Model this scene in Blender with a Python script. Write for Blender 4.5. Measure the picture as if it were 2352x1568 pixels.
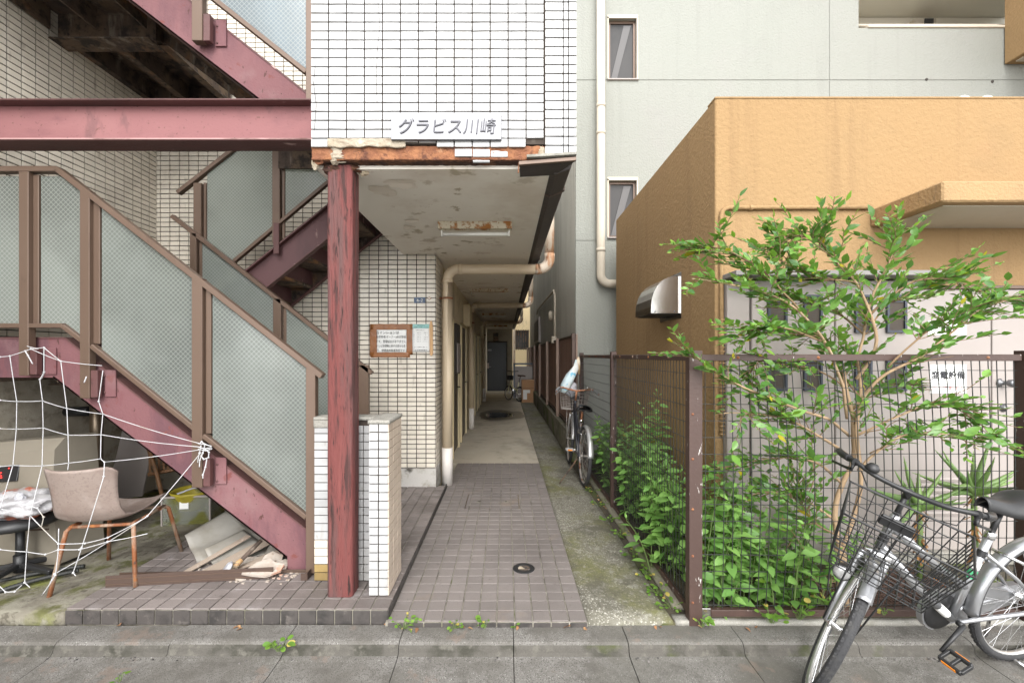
import bpy, math, random
from mathutils import Vector, Matrix, noise as mnoise
for _o in list(bpy.data.objects): bpy.data.objects.remove(_o)
R = math.radians; PI = math.pi
sc = bpy.context.scene
COL = sc.collection
rng = random.Random(7)

# ---------------------------------------------------------------- camera
F, CX, CY, H = 1015.0, 1162.0, 816.0, 1.478      # focal length and principal point on a 2352 px wide picture, eye height
cd = bpy.data.cameras.new('camera'); cam = bpy.data.objects.new('camera', cd); COL.objects.link(cam)
cd.sensor_width = 36.0; cd.lens = 36.0 * F / 2352.0
cd.shift_x = (1176.0 - CX) / 2352.0; cd.shift_y = (CY - 784.0) / 2352.0
cd.clip_start = 0.05; cd.clip_end = 800
cam.location = (0, 0, H); cam.rotation_euler = (R(90), 0, 0)
sc.camera = cam
# ---------------------------------------------------------------- sky and sun (overcast noon)
SUN_EL, SUN_AZ = R(40), R(178)
w = bpy.data.worlds.new('World'); sc.world = w; w.use_nodes = True
nt = w.node_tree; bg = nt.nodes['Background']
sky = nt.nodes.new('ShaderNodeTexSky'); sky.sky_type = 'NISHITA'; sky.sun_disc = False
sky.sun_elevation = SUN_EL; sky.sun_rotation = SUN_AZ
sky.air_density = 1.0; sky.dust_density = 0.6; sky.ozone_density = 1.0
hs = nt.nodes.new('ShaderNodeHueSaturation'); hs.inputs['Saturation'].default_value = 0.05
nt.links.new(sky.outputs[0], hs.inputs['Color']); nt.links.new(hs.outputs[0], bg.inputs['Color'])
bg.inputs['Strength'].default_value = 0.15
sl = bpy.data.lights.new('sun', 'SUN'); sl.energy = 0.9; sl.angle = R(45); sl.color = (1.0, 0.975, 0.94)
so = bpy.data.objects.new('sun', sl); COL.objects.link(so)
_d = Vector((math.cos(SUN_EL) * math.sin(SUN_AZ), math.cos(SUN_EL) * math.cos(SUN_AZ), math.sin(SUN_EL)))
so.rotation_euler = (-_d).to_track_quat('-Z', 'Y').to_euler(); so.location = (0, -6, 12)
vs = sc.view_settings
vs.view_transform = 'Standard'; vs.look = 'None'; vs.gamma = 1.0; vs.use_curve_mapping = False
vs.exposure = 1.92
sc.render.engine = 'CYCLES'
cy = sc.cycles
cy.use_denoising = True
try: cy.denoiser = 'OPENIMAGEDENOISE'
except Exception: pass
cy.max_bounces = 10; cy.diffuse_bounces = 8; cy.glossy_bounces = 3; cy.transmission_bounces = 5; cy.transparent_max_bounces = 8
cy.caustics_reflective = False; cy.caustics_refractive = False
cy.sample_clamp_indirect = 6.0

# ---------------------------------------------------------------- helpers
def at(x, y, Y):
    "the point at depth Y seen at (x, y) of the 2352 x 1568 picture"
    return Vector(((x - CX) * Y / F, Y, H - (y - CY) * Y / F))
def lerp(a, b, t): return a + (b - a) * t

class MB:
    def __init__(s): s.v = []; s.f = []; s.s = []
    def add(s, vs, fs, smooth=False):
        n = len(s.v); s.v += [tuple(p) for p in vs]
        s.f += [tuple(i + n for i in f) for f in fs]; s.s += [smooth] * len(fs)
        return s
    def box(s, x0, x1, y0, y1, z0, z1, b=0.0):
        c = Vector(((x0+x1)/2, (y0+y1)/2, (z0+z1)/2))
        return s.obox(c, Vector(((x1-x0)/2, 0, 0)), Vector((0, (y1-y0)/2, 0)), Vector((0, 0, (z1-z0)/2)), b)
    def obox(s, c, ax, ay, az, b=0.0):
        c, ax, ay, az = Vector(c), Vector(ax), Vector(ay), Vector(az)
        if b <= 0:
            vs = [c + ax*i + ay*j + az*k for k in (-1, 1) for j in (-1, 1) for i in (-1, 1)]
            return s.add(vs, [(0,2,3,1),(4,5,7,6),(0,1,5,4),(2,6,7,3),(0,4,6,2),(1,3,7,5)])
        lx, ly, lz = ax.length, ay.length, az.length
        b = min(b, lx*.9, ly*.9, lz*.9)
        kx, ky, kz = 1-b/lx, 1-b/ly, 1-b/lz
        vs = []; idx = {}
        for i in (-1, 1):
            for j in (-1, 1):
                for k in (-1, 1):
                    for a, (p, q, r) in enumerate(((1, ky, kz), (kx, 1, kz), (kx, ky, 1))):
                        idx[(i, j, k, a)] = len(vs); vs.append(c + ax*i*p + ay*j*q + az*k*r)
        fs = []
        def q(*t):
            fs.append(tuple(idx[x] for x in t))
        for i in (-1, 1):
            q((i,-1,-1,0),(i,1,-1,0),(i,1,1,0),(i,-1,1,0)) if i > 0 else q((i,-1,-1,0),(i,-1,1,0),(i,1,1,0),(i,1,-1,0))
            q((-1,i,-1,1),(-1,i,1,1),(1,i,1,1),(1,i,-1,1)) if i > 0 else q((-1,i,-1,1),(1,i,-1,1),(1,i,1,1),(-1,i,1,1))
            q((-1,-1,i,2),(1,-1,i,2),(1,1,i,2),(-1,1,i,2)) if i > 0 else q((-1,-1,i,2),(-1,1,i,2),(1,1,i,2),(1,-1,i,2))
        for i in (-1, 1):
            for j in (-1, 1):
                for (A, B, t) in ((0,1,'k'),(0,2,'j'),(1,2,'i')):
                    e = []
                    for (ax_, m) in ((A,-1),(A,1),(B,1),(B,-1)):
                        if t == 'k': e.append((i, j, m, ax_))
                        elif t == 'j': e.append((i, m, j, ax_))
                        else: e.append((m, i, j, ax_))
                    q(*e)
        for i in (-1, 1):
            for j in (-1, 1):
                for k in (-1, 1): q((i,j,k,0),(i,j,k,1),(i,j,k,2))
        # orient outward
        out = []
        for f in fs:
            P = [vs[i] for i in f]; n = (P[1]-P[0]).cross(P[2]-P[0]); m = sum(P, Vector())/len(P) - c
            out.append(f if n.dot(m) > 0 else tuple(reversed(f)))
        return s.add(vs, out)
    def bar(s, a, b, wd, ht, up=(0, 0, 1), bev=0.0):
        a, b = Vector(a), Vector(b); d = (b-a); L = d.length; d.normalize()
        up = Vector(up); side = d.cross(up)
        if side.length < 1e-4: side = d.cross(Vector((1, 0, 0)))
        side.normalize(); u = side.cross(d)
        return s.obox((a+b)/2, d*L/2, side*wd/2, u*ht/2, bev)
    def tube(s, pts, r, n=8, cap=True, smooth=True, closed=False):
        P = [Vector(p) for p in pts]; m = len(P)
        rr = r if isinstance(r, (list, tuple)) else [r]*m
        T = []
        for i in range(m):
            a = P[(i-1) % m] if (closed or i > 0) else P[i]; b = P[(i+1) % m] if (closed or i < m-1) else P[i]
            d = (b-a); T.append(d.normalized() if d.length > 1e-9 else Vector((0, 0, 1)))
        u = T[0].orthogonal().normalized(); vs = []
        for i in range(m):
            u = (u - T[i]*u.dot(T[i]))
            if u.length < 1e-6: u = T[i].orthogonal()
            u.normalize(); w_ = T[i].cross(u)
            for k in range(n):
                a = 2*PI*k/n; vs.append(P[i] + (u*math.cos(a) + w_*math.sin(a))*rr[i])
        fs = []
        for i in range(m if closed else m-1):
            j = (i+1) % m
            for k in range(n):
                l = (k+1) % n; fs.append((i*n+k, i*n+l, j*n+l, j*n+k))
        s.add(vs, fs, smooth)
        if cap and not closed:
            b0 = len(s.v) - m*n
            s.f.append(tuple(b0+k for k in reversed(range(n)))); s.s.append(False)
            s.f.append(tuple(b0+(m-1)*n+k for k in range(n))); s.s.append(False)
        return s
    def prism(s, poly, plane, d0, d1):
        "poly: 2D points; plane 'xz' extrudes along y, 'yz' along x, 'xy' along z"
        n = len(poly)
        def P(p, d): return {'xz': (p[0], d, p[1]), 'yz': (d, p[0], p[1]), 'xy': (p[0], p[1], d)}[plane]
        vs = [P(p, d0) for p in poly] + [P(p, d1) for p in poly]
        ar = sum(poly[i][0]*poly[(i+1)%n][1] - poly[(i+1)%n][0]*poly[i][1] for i in range(n))
        a, b = tuple(range(n)), tuple(n+i for i in range(n))
        flip = (ar > 0) ^ (d1 < d0) ^ (plane == 'xz')
        fs = [tuple(reversed(a)), b] if flip else [a, tuple(reversed(b))]
        for i in range(n):
            j = (i+1) % n; fs.append((i, j, n+j, n+i) if flip else (j, i, n+i, n+j))
        return s.add(vs, fs)
    def lathe(s, prof, M=None, n=16, smooth=True):
        "prof: (radius, height) pairs about z, moved by M"
        vs = []; m = len(prof)
        for (r, z) in prof:
            for k in range(n):
                a = 2*PI*k/n; vs.append(Vector((r*math.cos(a), r*math.sin(a), z)))
        if M is not None: vs = [M @ p for p in vs]
        fs = [(i*n+k, i*n+(k+1)%n, (i+1)*n+(k+1)%n, (i+1)*n+k) for i in range(m-1) for k in range(n)]
        return s.add(vs, fs, smooth)
    def grid(s, fn, nu, nv, smooth=True):
        vs = [fn(i/nu, j/nv) for j in range(nv+1) for i in range(nu+1)]
        fs = [(j*(nu+1)+i, j*(nu+1)+i+1, (j+1)*(nu+1)+i+1, (j+1)*(nu+1)+i) for j in range(nv) for i in range(nu)]
        return s.add(vs, fs, smooth)
    def slab(s, fn, nu, nv, th, smooth=True):
        "a sheet with thickness: fn(u,v) -> point; th is an offset vector or number along the normal"
        g = [[Vector(fn(i/nu, j/nv)) for i in range(nu+1)] for j in range(nv+1)]
        def nrm(i, j):
            a = g[j][min(i+1, nu)] - g[j][max(i-1, 0)]; b = g[min(j+1, nv)][i] - g[max(j-1, 0)][i]
            n = a.cross(b); return n.normalized() if n.length > 1e-12 else Vector((0, 0, 1))
        top = [g[j][i] + (nrm(i, j)*th/2) for j in range(nv+1) for i in range(nu+1)]
        bot = [g[j][i] - (nrm(i, j)*th/2) for j in range(nv+1) for i in range(nu+1)]
        N = len(top); W_ = nu+1; fs = []
        for j in range(nv):
            for i in range(nu):
                a = j*W_+i; fs.append((a, a+1, a+W_+1, a+W_)); fs.append((N+a, N+a+W_, N+a+W_+1, N+a+1))
        ring = [i for i in range(nu)] + [j*W_+nu for j in range(nv)] + [nv*W_+i for i in range(nu, 0, -1)] + [j*W_ for j in range(nv, 0, -1)]
        for k in range(len(ring)):
            a, b = ring[k], ring[(k+1) % len(ring)]; fs.append((b, a, N+a, N+b))
        return s.add(top+bot, fs, smooth)
    def xf(s, M):
        s.v = [tuple(M @ Vector(p)) for p in s.v]; return s
    def mesh(s, name):
        me = bpy.data.meshes.new(name); me.from_pydata(s.v, [], s.f)
        me.polygons.foreach_set('use_smooth', s.s); me.update(); return me

def obj(name, mb, mat=None, parent=None, local=False):
    me = mb.mesh(name) if isinstance(mb, MB) else mb
    if mat is not None and len(me.materials) == 0: me.materials.append(mat)
    o = bpy.data.objects.new(name, me); COL.objects.link(o)
    if parent is not None: put(o, parent, local)
    return o
def put(o, parent, local=False):
    o.parent = parent
    if not local and parent.type == 'EMPTY':
        o.matrix_parent_inverse = parent.matrix_basis.inverted()
def tag(o, label, cat, group=None, kind=None):
    if label: o['label'] = label
    if cat: o['category'] = cat
    if group: o['group'] = group
    if kind: o['kind'] = kind
    return o
def thing(name, label, cat, loc=(0, 0, 0), group=None, rot=None):
    o = bpy.data.objects.new(name, None); COL.objects.link(o)
    o.empty_display_size = 0.1; o.location = loc
    if rot: o.rotation_euler = rot
    # children built in world coordinates undo this through matrix_parent_inverse
    o.matrix_basis = Matrix.LocRotScale(Vector(loc), o.rotation_euler, None)
    return tag(o, label, cat, group)
def struct(name, mb, mat):
    o = obj(name, mb, mat); o['kind'] = 'structure'; return o
def stuff(o): o['kind'] = 'stuff'; return o

# ---------------------------------------------------------------- materials
def s2l(c): return c/12.92 if c <= .04045 else ((c+.055)/1.055)**2.4
def rgb(r, g, b): return (s2l(r/255), s2l(g/255), s2l(b/255), 1.0)

class NB:
    def __init__(s, name):
        s.m = bpy.data.materials.new(name); s.m.use_nodes = True; s.t = s.m.node_tree
        s.bsdf = s.t.nodes['Principled BSDF']; s.out = s.t.nodes['Material Output']
        s.geo = s.t.nodes.new('ShaderNodeNewGeometry'); s.pos = s.geo.outputs['Position']
    def n(s, ty, **kw):
        nd = s.t.nodes.new(ty)
        for k, v in kw.items():
            if hasattr(nd, k): setattr(nd, k, v)
            else: s.set(nd.inputs[k], v)
        return nd
    def set(s, inp, v):
        if isinstance(v, bpy.types.NodeSocket): s.t.links.new(v, inp)
        else: inp.default_value = v
    def math(s, op, a, b=None, c=None):
        nd = s.t.nodes.new('ShaderNodeMath'); nd.operation = op
        s.set(nd.inputs[0], a)
        if b is not None: s.set(nd.inputs[1], b)
        if c is not None: s.set(nd.inputs[2], c)
        return nd.outputs[0]
    def vscale(s, st):
        nd = s.t.nodes.new('ShaderNodeVectorMath'); nd.operation = 'MULTIPLY'
        s.set(nd.inputs[0], s.pos); nd.inputs[1].default_value = st; return nd.outputs[0]
    def noise(s, scale, detail=4, rough=.55, st=None, dist=0.0, off=0.0):
        nd = s.t.nodes.new('ShaderNodeTexNoise'); nd.noise_dimensions = '4D'
        nd.inputs['W'].default_value = off
        s.set(nd.inputs['Vector'], s.vscale(st) if st else s.pos)
        nd.inputs['Scale'].default_value = scale; nd.inputs['Detail'].default_value = detail
        nd.inputs['Roughness'].default_value = rough; nd.inputs['Distortion'].default_value = dist
        return nd.outputs['Fac']
    def vor(s, scale, st=None, feature='F1'):
        nd = s.t.nodes.new('ShaderNodeTexVoronoi'); nd.feature = feature
        s.set(nd.inputs['Vector'], s.vscale(st) if st else s.pos); nd.inputs['Scale'].default_value = scale
        return nd.outputs['Distance'], (nd.outputs['Color'] if feature == 'F1' else None)
    def ramp(s, f, lo, hi, smooth=True):
        nd = s.t.nodes.new('ShaderNodeMapRange'); nd.interpolation_type = 'SMOOTHSTEP' if smooth else 'LINEAR'
        s.set(nd.inputs['Value'], f); nd.inputs['From Min'].default_value = lo; nd.inputs['From Max'].default_value = hi
        return nd.outputs[0]
    def mix(s, f, a, b, blend='MIX'):
        nd = s.t.nodes.new('ShaderNodeMix'); nd.data_type = 'RGBA'; nd.blend_type = blend
        s.set(nd.inputs['Factor'], f); s.set(nd.inputs[6], a); s.set(nd.inputs[7], b); return nd.outputs[2]
    def sep(s):
        nd = s.t.nodes.new('ShaderNodeSeparateXYZ'); s.set(nd.inputs[0], s.pos); return nd.outputs

def mk(name, base, layers=(), rough=.7, bump=(), metal=0.0, spec=.5, rnd=0.0, isl=0.0, coat=0.0, rvar=0.0, fine=0.0):
    """layers: (scale, lo, hi, colour[, stretch, detail, amount]); bump: (scale, strength, detail[, stretch])"""
    b = NB(name); P = b.bsdf
    col = base
    if rnd or isl:
        v = None
        if rnd:
            oi = b.t.nodes.new('ShaderNodeObjectInfo'); v = b.math('MULTIPLY_ADD', oi.outputs['Random'], 2*rnd, 1-rnd)
        if isl:
            w_ = b.math('MULTIPLY_ADD', b.geo.outputs['Random Per Island'], 2*isl, 1-isl)
            v = w_ if v is None else b.math('MULTIPLY', v, w_)
        cmb = b.t.nodes.new('ShaderNodeCombineColor')
        for i in range(3): b.set(cmb.inputs[i], v)
        col = b.mix(1.0, base, cmb.outputs[0], 'MULTIPLY')
    rr = rough
    for i, L in enumerate(layers):
        scale, lo, hi, c = L[:4]; st = L[4] if len(L) > 4 else None; det = L[5] if len(L) > 5 else 5; am = L[6] if len(L) > 6 else 1.0
        f = b.ramp(b.noise(scale, det, .6, st, off=i*3.7), lo, hi)
        if am != 1.0: f = b.math('MULTIPLY', f, am)
        col = b.mix(f, col, c)
    if fine:
        f = b.noise(220, 2, .5); f = b.math('MULTIPLY_ADD', f, 2*fine, 1-fine)
        cmb = b.t.nodes.new('ShaderNodeCombineColor')
        for i in range(3): b.set(cmb.inputs[i], f)
        col = b.mix(1.0, col, cmb.outputs[0], 'MULTIPLY')
    b.set(P.inputs['Base Color'], col)
    if rvar: rr = b.math('MULTIPLY_ADD', b.noise(9, 4), rvar, rough - rvar*.5)
    b.set(P.inputs['Roughness'], rr); P.inputs['Metallic'].default_value = metal
    P.inputs['Specular IOR Level'].default_value = spec
    if coat: P.inputs['Coat Weight'].default_value = coat; P.inputs['Coat Roughness'].default_value = .1
    h = None
    for i, B in enumerate(bump):
        sc_, st_, det = B[:3]; stt = B[3] if len(B) > 3 else None
        bp = b.t.nodes.new('ShaderNodeBump'); bp.inputs['Strength'].default_value = st_; bp.inputs['Distance'].default_value = .6/sc_
        b.set(bp.inputs['Height'], b.noise(sc_, det, .55, stt, off=i*5.1+11))
        if h is not None: b.set(bp.inputs['Normal'], h)
        h = bp.outputs[0]
    if h is not None: b.set(P.inputs['Normal'], h)
    return b.m

def speckle(name, base, spots, rough=.85, big=(), bump=.35, scale=120.0):
    "aggregate concrete: fine light and dark grains over a base with large stains"
    b = NB(name); d, c = b.vor(scale); sp = b.t.nodes.new('ShaderNodeSeparateColor'); b.set(sp.inputs[0], c)
    col = base
    for i, (lo, hi, cc) in enumerate(spots):
        f = b.math('MULTIPLY', b.math('GREATER_THAN', sp.outputs[i % 3], lo), b.ramp(d, hi, hi*.6))
        col = b.mix(f, col, cc)
    for i, (s_, lo, hi, cc, am) in enumerate(big):
        f = b.math('MULTIPLY', b.ramp(b.noise(s_, 6, .62, off=i*2.3), lo, hi), am); col = b.mix(f, col, cc)
    b.set(b.bsdf.inputs['Base Color'], col); b.bsdf.inputs['Roughness'].default_value = rough
    bp = b.t.nodes.new('ShaderNodeBump'); bp.inputs['Strength'].default_value = bump; bp.inputs['Distance'].default_value = .004
    b.set(bp.inputs['Height'], b.noise(scale*1.2, 4, .6)); b.set(b.bsdf.inputs['Normal'], bp.outputs[0])
    return b.m

GR = rgb
m_white_tile = mk('white_glazed_tile', (.40, .40, .40, 1), [(3, .48, .7, (.365, .36, .35, 1)), (16, .56, .7, (.33, .30, .26, 1), (1, 1, .2), 5, .4), (40, .62, .72, (.24, .21, .17, 1), (1, 1, .4), 4, .5)], rough=.2, bump=[(9, .08, 2)], rnd=.12, isl=.11, spec=.5)
m_wall_tile = mk('cream_wall_tile', (.68, .625, .535, 1), [(2.2, .5, .75, (.5, .45, .38, 1)), (18, .58, .72, (.28, .235, .18, 1), (1, 1, .3), 5, .5)], rough=.3, bump=[(9, .05, 2)], rnd=.07, isl=.06)
m_side_tile = mk('beige_wall_tile', (.5, .41, .33, 1), [(5, .5, .8, (.42, .34, .27, 1))], rough=.4, rnd=.05, isl=.05)
m_stain_tile = mk('ochre_stained_tile', (.27, .19, .075, 1), [(14, .5, .7, (.25, .17, .07, 1), (1, 1, .5))], rough=.4, rnd=.2)
m_grout = mk('dark_grout', (.05, .038, .03, 1), [(30, .5, .75, (.028, .022, .018, 1)), (7, .55, .66, (.12, .1, .082, 1), None, 5, .7)], rough=.95, bump=[(120, .4, 3)])
m_grout_light = mk('walkway_grout', (.25, .23, .19, 1), [(5, .5, .66, (.10, .09, .07, 1)), (6, .56, .7, (.13, .135, .06, 1)), (14, .55, .68, (.36, .335, .29, 1))], rough=.95, bump=[(150, .5, 3)])
m_ftile = mk('mauve_paving_tile', (.185, .162, .151, 1), [(1.3, .42, .7, (.142, .124, .115, 1)), (6, .55, .75, (.212, .19, .179, 1)), (24, .6, .74, (.10, .085, .075, 1), None, 5, .7), (3, .6, .72, (.2, .165, .14, 1))], rough=.68, bump=[(140, .4, 3)], rnd=.09, isl=.08, fine=.3)
m_ptile = mk('brown_paving_tile', (.2, .173, .162, 1), [(1.8, .42, .68, (.13, .11, .101, 1)), (7, .56, .75, (.27, .245, .238, 1)), (20, .58, .74, (.08, .066, .056, 1), None, 5, .75)], rough=.62, bump=[(140, .4, 3)], rnd=.2, isl=.16, fine=.3)
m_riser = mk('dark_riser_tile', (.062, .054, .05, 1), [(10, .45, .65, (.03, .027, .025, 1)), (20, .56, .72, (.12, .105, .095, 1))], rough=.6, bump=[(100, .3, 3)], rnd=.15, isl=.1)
m_kerb = speckle('kerb_concrete', (.172, .163, .15, 1), [(.55, .5, (.24, .23, .21, 1)), (.5, .5, (.07, .064, .056, 1)), (.86, .4, (.36, .35, .33, 1))], big=[(3, .42, .66, (.10, .092, .078, 1), .75), (1.1, .5, .64, (.118, .112, .095, 1), .5), (14, .48, .66, (.09, .083, .072, 1), .6), (7, .58, .66, (.2, .15, .12, 1), .5)], scale=150, bump=.8)
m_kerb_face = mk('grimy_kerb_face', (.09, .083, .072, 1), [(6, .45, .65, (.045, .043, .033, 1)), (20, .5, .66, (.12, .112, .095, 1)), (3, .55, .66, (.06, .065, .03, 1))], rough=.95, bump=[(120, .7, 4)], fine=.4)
m_path = speckle('mossy_path_concrete', (.17, .16, .128, 1), [(.45, .55, (.36, .345, .29, 1)), (.5, .5, (.10, .093, .07, 1)), (.8, .45, (.45, .43, .38, 1))], big=[(1.5, .45, .64, (.125, .125, .035, 1), .8), (4.5, .48, .66, (.09, .083, .06, 1), .75), (16, .52, .68, (.3, .29, .25, 1), .55), (30, .52, .66, (.07, .065, .045, 1), .6)], scale=85, bump=.8)
m_corr = mk('corridor_concrete', (.46, .41, .33, 1), [(1.2, .46, .72, (.25, .225, .18, 1)), (5, .5, .72, (.3, .27, .21, 1)), (.7, .52, .62, (.5, .46, .38, 1)), (40, .62, .8, (.12, .11, .09, 1))], rough=.8, bump=[(60, .25, 4)], fine=.15)
m_yard = mk('mossy_yard_concrete', (.19, .172, .135, 1), [(1.4, .47, .6, (.17, .185, .035, 1)), (5.1, .5, .62, (.10, .1, .035, 1)), (1.1, .5, .6, (.075, .062, .048, 1)), (9, .5, .66, (.25, .235, .185, 1)), (22, .54, .66, (.06, .05, .035, 1), None, 5, .7)], rough=.92, bump=[(70, .5, 5), (12, .35, 4)], fine=.2)
m_patch = speckle('grey_mortar_patch', (.27, .26, .23, 1), [(.6, .45, (.4, .38, .35, 1)), (.6, .4, (.12, .11, .1, 1))], big=[(4, .5, .65, (.14, .13, .1, 1), .7), (7, .5, .7, (.45, .42, .36, 1), .5)], scale=180)
m_soil = mk('dark_soil', (.06, .05, .035, 1), [(6, .45, .7, (.1, .085, .05, 1)), (3, .5, .65, (.07, .09, .02, 1))], rough=1, bump=[(50, .8, 5)])
m_road = speckle('road_concrete', (.3, .295, .28, 1), [(.6, .45, (.42, .41, .4, 1))], scale=120)
m_pink = mk('weathered_pink_paint', (.172, .078, .083, 1), [(1.3, .45, .75, (.21, .105, .11, 1)), (3.5, .44, .62, (.12, .057, .066, 1), (1, 1, .35)), (16, .56, .7, (.16, .065, .07, 1), (1, 1, .3), 5, .7), (11, .6, .67, (.16, .055, .05, 1)), (34, .62, .69, (.08, .035, .03, 1), (1, 1, .4)), (2.2, .56, .7, (.22, .135, .135, 1), None, 5, .6), (60, .64, .7, (.05, .03, .025, 1))], rough=.7, spec=.25, bump=[(60, .2, 4)])
m_beam = mk('faded_pink_beam_paint', (.25, .112, .114, 1), [(1.1, .45, .75, (.31, .15, .148, 1)), (5, .5, .7, (.2, .09, .094, 1), (.4, 1, 1)), (12, .58, .72, (.14, .075, .075, 1), (.8, 1, .3), 5, .6), (30, .62, .7, (.16, .08, .07, 1)), (4, .57, .7, (.27, .17, .168, 1), (.25, 1, 1), 5, .7), (70, .62, .7, (.1, .05, .045, 1))], rough=.7, spec=.25, bump=[(60, .18, 4)])
m_flange = mk('dirty_maroon_steel', (.1, .042, .04, 1), [(3, .5, .75, (.055, .03, .027, 1), (.3, 1, 1)), (14, .64, .74, (.42, .28, .26, 1), (.35, 1, 1)), (25, .6, .75, (.035, .02, .018, 1))], rough=.6, bump=[(50, .2, 3)])
m_column = mk('worn_red_column_paint', (.155, .05, .046, 1), [(2.6, .42, .58, (.11, .058, .055, 1), (3.2, 3.2, .3)), (6, .53, .68, (.19, .062, .056, 1), (3, 3, .2)), (9, .52, .66, (.06, .03, .028, 1), (3, 3, .3)), (26, .56, .68, (.035, .02, .018, 1), (2.5, 2.5, .35)), (3, .56, .66, (.125, .08, .08, 1), (3, 3, .16), 5, .5)], rough=.75, spec=.22, bump=[(26, .7, 6, (3, 3, .35))])
m_dark_steel = mk('grimy_dark_steel', (.085, .06, .047, 1), [(4, .42, .62, (.14, .096, .062, 1), (1, 1, .4)), (9, .48, .62, (.035, .026, .022, 1)), (6, .57, .67, (.24, .2, .16, 1), (1.5, 1.5, .3), 5, .75), (3, .54, .66, (.22, .11, .05, 1)), (20, .55, .68, (.03, .022, .02, 1))], rough=.85, bump=[(30, .35, 5)])
m_pink_shade = mk('shade_darkened_pink_paint', (.105, .046, .048, 1), [(3, .48, .7, (.065, .03, .032, 1), (1, 1, .4)), (14, .66, .74, (.32, .2, .18, 1), (1, 1, .3)), (20, .64, .76, (.05, .03, .03, 1))], rough=.6, bump=[(40, .15, 3)])  # pink paint, dirtier, with the bay's shade put into its colour
m_rust = mk('flaking_rust', (.2, .08, .04, 1), [(9, .42, .62, (.3, .13, .06, 1)), (18, .5, .68, (.1, .04, .025, 1)), (7, .6, .72, (.33, .2, .12, 1)), (40, .6, .75, (.05, .025, .02, 1))], rough=.95, bump=[(45, .9, 6), (160, .5, 4)])
m_dark_rust = mk('dark_rust', (.05, .022, .014, 1), [(12, .45, .65, (.13, .055, .025, 1)), (30, .55, .7, (.02, .012, .01, 1))], rough=.95, bump=[(40, .8, 5)])
m_mortar = mk('exposed_mortar', (.36, .31, .24, 1), [(8, .45, .65, (.33, .27, .19, 1)), (20, .55, .7, (.17, .12, .08, 1), (.3, 1, 1)), (12, .6, .72, (.58, .54, .45, 1))], rough=.95, bump=[(40, .9, 6)])
m_brown = mk('bronze_aluminium', (.128, .084, .06, 1), [(1.6, .45, .75, (.155, .105, .078, 1), (1, 1, .5)), (16, .58, .72, (.095, .06, .045, 1), (1, 1, .3), 5, .6)], rough=.42, metal=.25, bump=[(200, .04, 2)])
m_brown_d = mk('dark_bronze_aluminium', (.085, .055, .043, 1), [(8, .5, .75, (.05, .033, .028, 1))], rough=.5, metal=.2)
m_ceil = mk('stained_soffit_paint', (.86, .81, .73, 1), [(.9, .52, .7, (.7, .62, .53, 1)), (2.6, .6, .66, (.6, .53, .44, 1)), (3.7, .635, .665, (.48, .41, .31, 1)), (1.9, .6, .64, (.42, .35, .24, 1), None, 6, .8), (13, .62, .7, (.62, .55, .45, 1), None, 5, .5)], rough=.85, bump=[(90, .06, 3)])
m_flake = mk('peeling_paint_flake', (.74, .67, .58, 1), [(12, .5, .7, (.62, .55, .46, 1))], rough=.9)
m_cream = mk('cream_corridor_wall', (.72, .63, .46, 1), [(2, .48, .72, (.4, .33, .22, 1)), (12, .6, .75, (.3, .25, .17, 1), (1, 1, .3))], rough=.85, bump=[(120, .35, 3)])
m_pipe = mk('cream_pvc_pipe', (.6, .49, .35, 1), [(3, .52, .75, (.52, .42, .3, 1), (1, 1, .3)), (14, .66, .76, (.3, .24, .18, 1), (1.5, 1.5, .4))], rough=.45)
m_pipe_w = mk('white_pipe_foot', (.66, .62, .58, 1), [(6, .55, .72, (.5, .47, .44, 1)), (18, .66, .72, (.2, .19, .2, 1), (1, 1, .4))], rough=.5)
m_pipe_rust = mk('rust_streaked_pipe', (.58, .49, .39, 1), [(5, .53, .62, (.4, .18, .07, 1), (2, 2, .5), 5, .8), (9, .6, .68, (.25, .1, .04, 1), (2, 2, .5))], rough=.6, bump=[(60, .2, 3)])
m_gutter = mk('dark_brown_gutter', (.045, .036, .032, 1), [(3, .5, .72, (.07, .055, .045, 1)), (14, .66, .73, (.28, .23, .15, 1))], rough=.55, bump=[(60, .15, 3)])
m_lamp_rust = mk('rusted_lamp_housing', (.6, .54, .42, 1), [(9, .49, .59, (.34, .14, .035, 1)), (45, .53, .6, (.28, .12, .03, 1), None, 5, .8)], rough=.85, bump=[(80, .4, 4)])
m_tube = mk('unlit_fluorescent_tube', (.75, .74, .7, 1), rough=.25)
def wall_paint(name, c, c2, c3, bsc=38, bst=.55, sk=1.0):
    return mk(name, c, [(.35, .4, .75, c2), (1.1, .55, .8, c3), (5, .52, .68, tuple(x*.66 for x in c3[:3])+(1,), (1.8, 1.8, .10), 5, .32*sk), (2.2, .56, .66, tuple(x*.88 for x in c2[:3])+(1,), None, 5, .5*sk), (30, .6, .74, tuple(x*.6 for x in c3[:3])+(1,), (1, 1, .3), 4, .3*sk)], rough=.9, spec=.2, bump=[(bsc, bst, 3), (bsc*3, .25, 2)])
m_green = wall_paint('pale_green_stucco', (.276, .284, .256, 1), (.281, .284, .26, 1), (.283, .28, .262, 1), sk=.4)
m_grey = mk('dirty_grey_stucco', (.5, .49, .44, 1), [(.8, .42, .7, (.6, .59, .54, 1), (1, 1, .4)), (6, .5, .7, (.38, .37, .33, 1), (2, 2, .1)), (14, .58, .72, (.64, .62, .58, 1), (2, 2, .1))], rough=.9, bump=[(38, .5, 3)])
m_orange = wall_paint('orange_stucco', (.302, .195, .096, 1), (.308, .205, .105, 1), (.302, .186, .098, 1), sk=.9)
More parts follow.
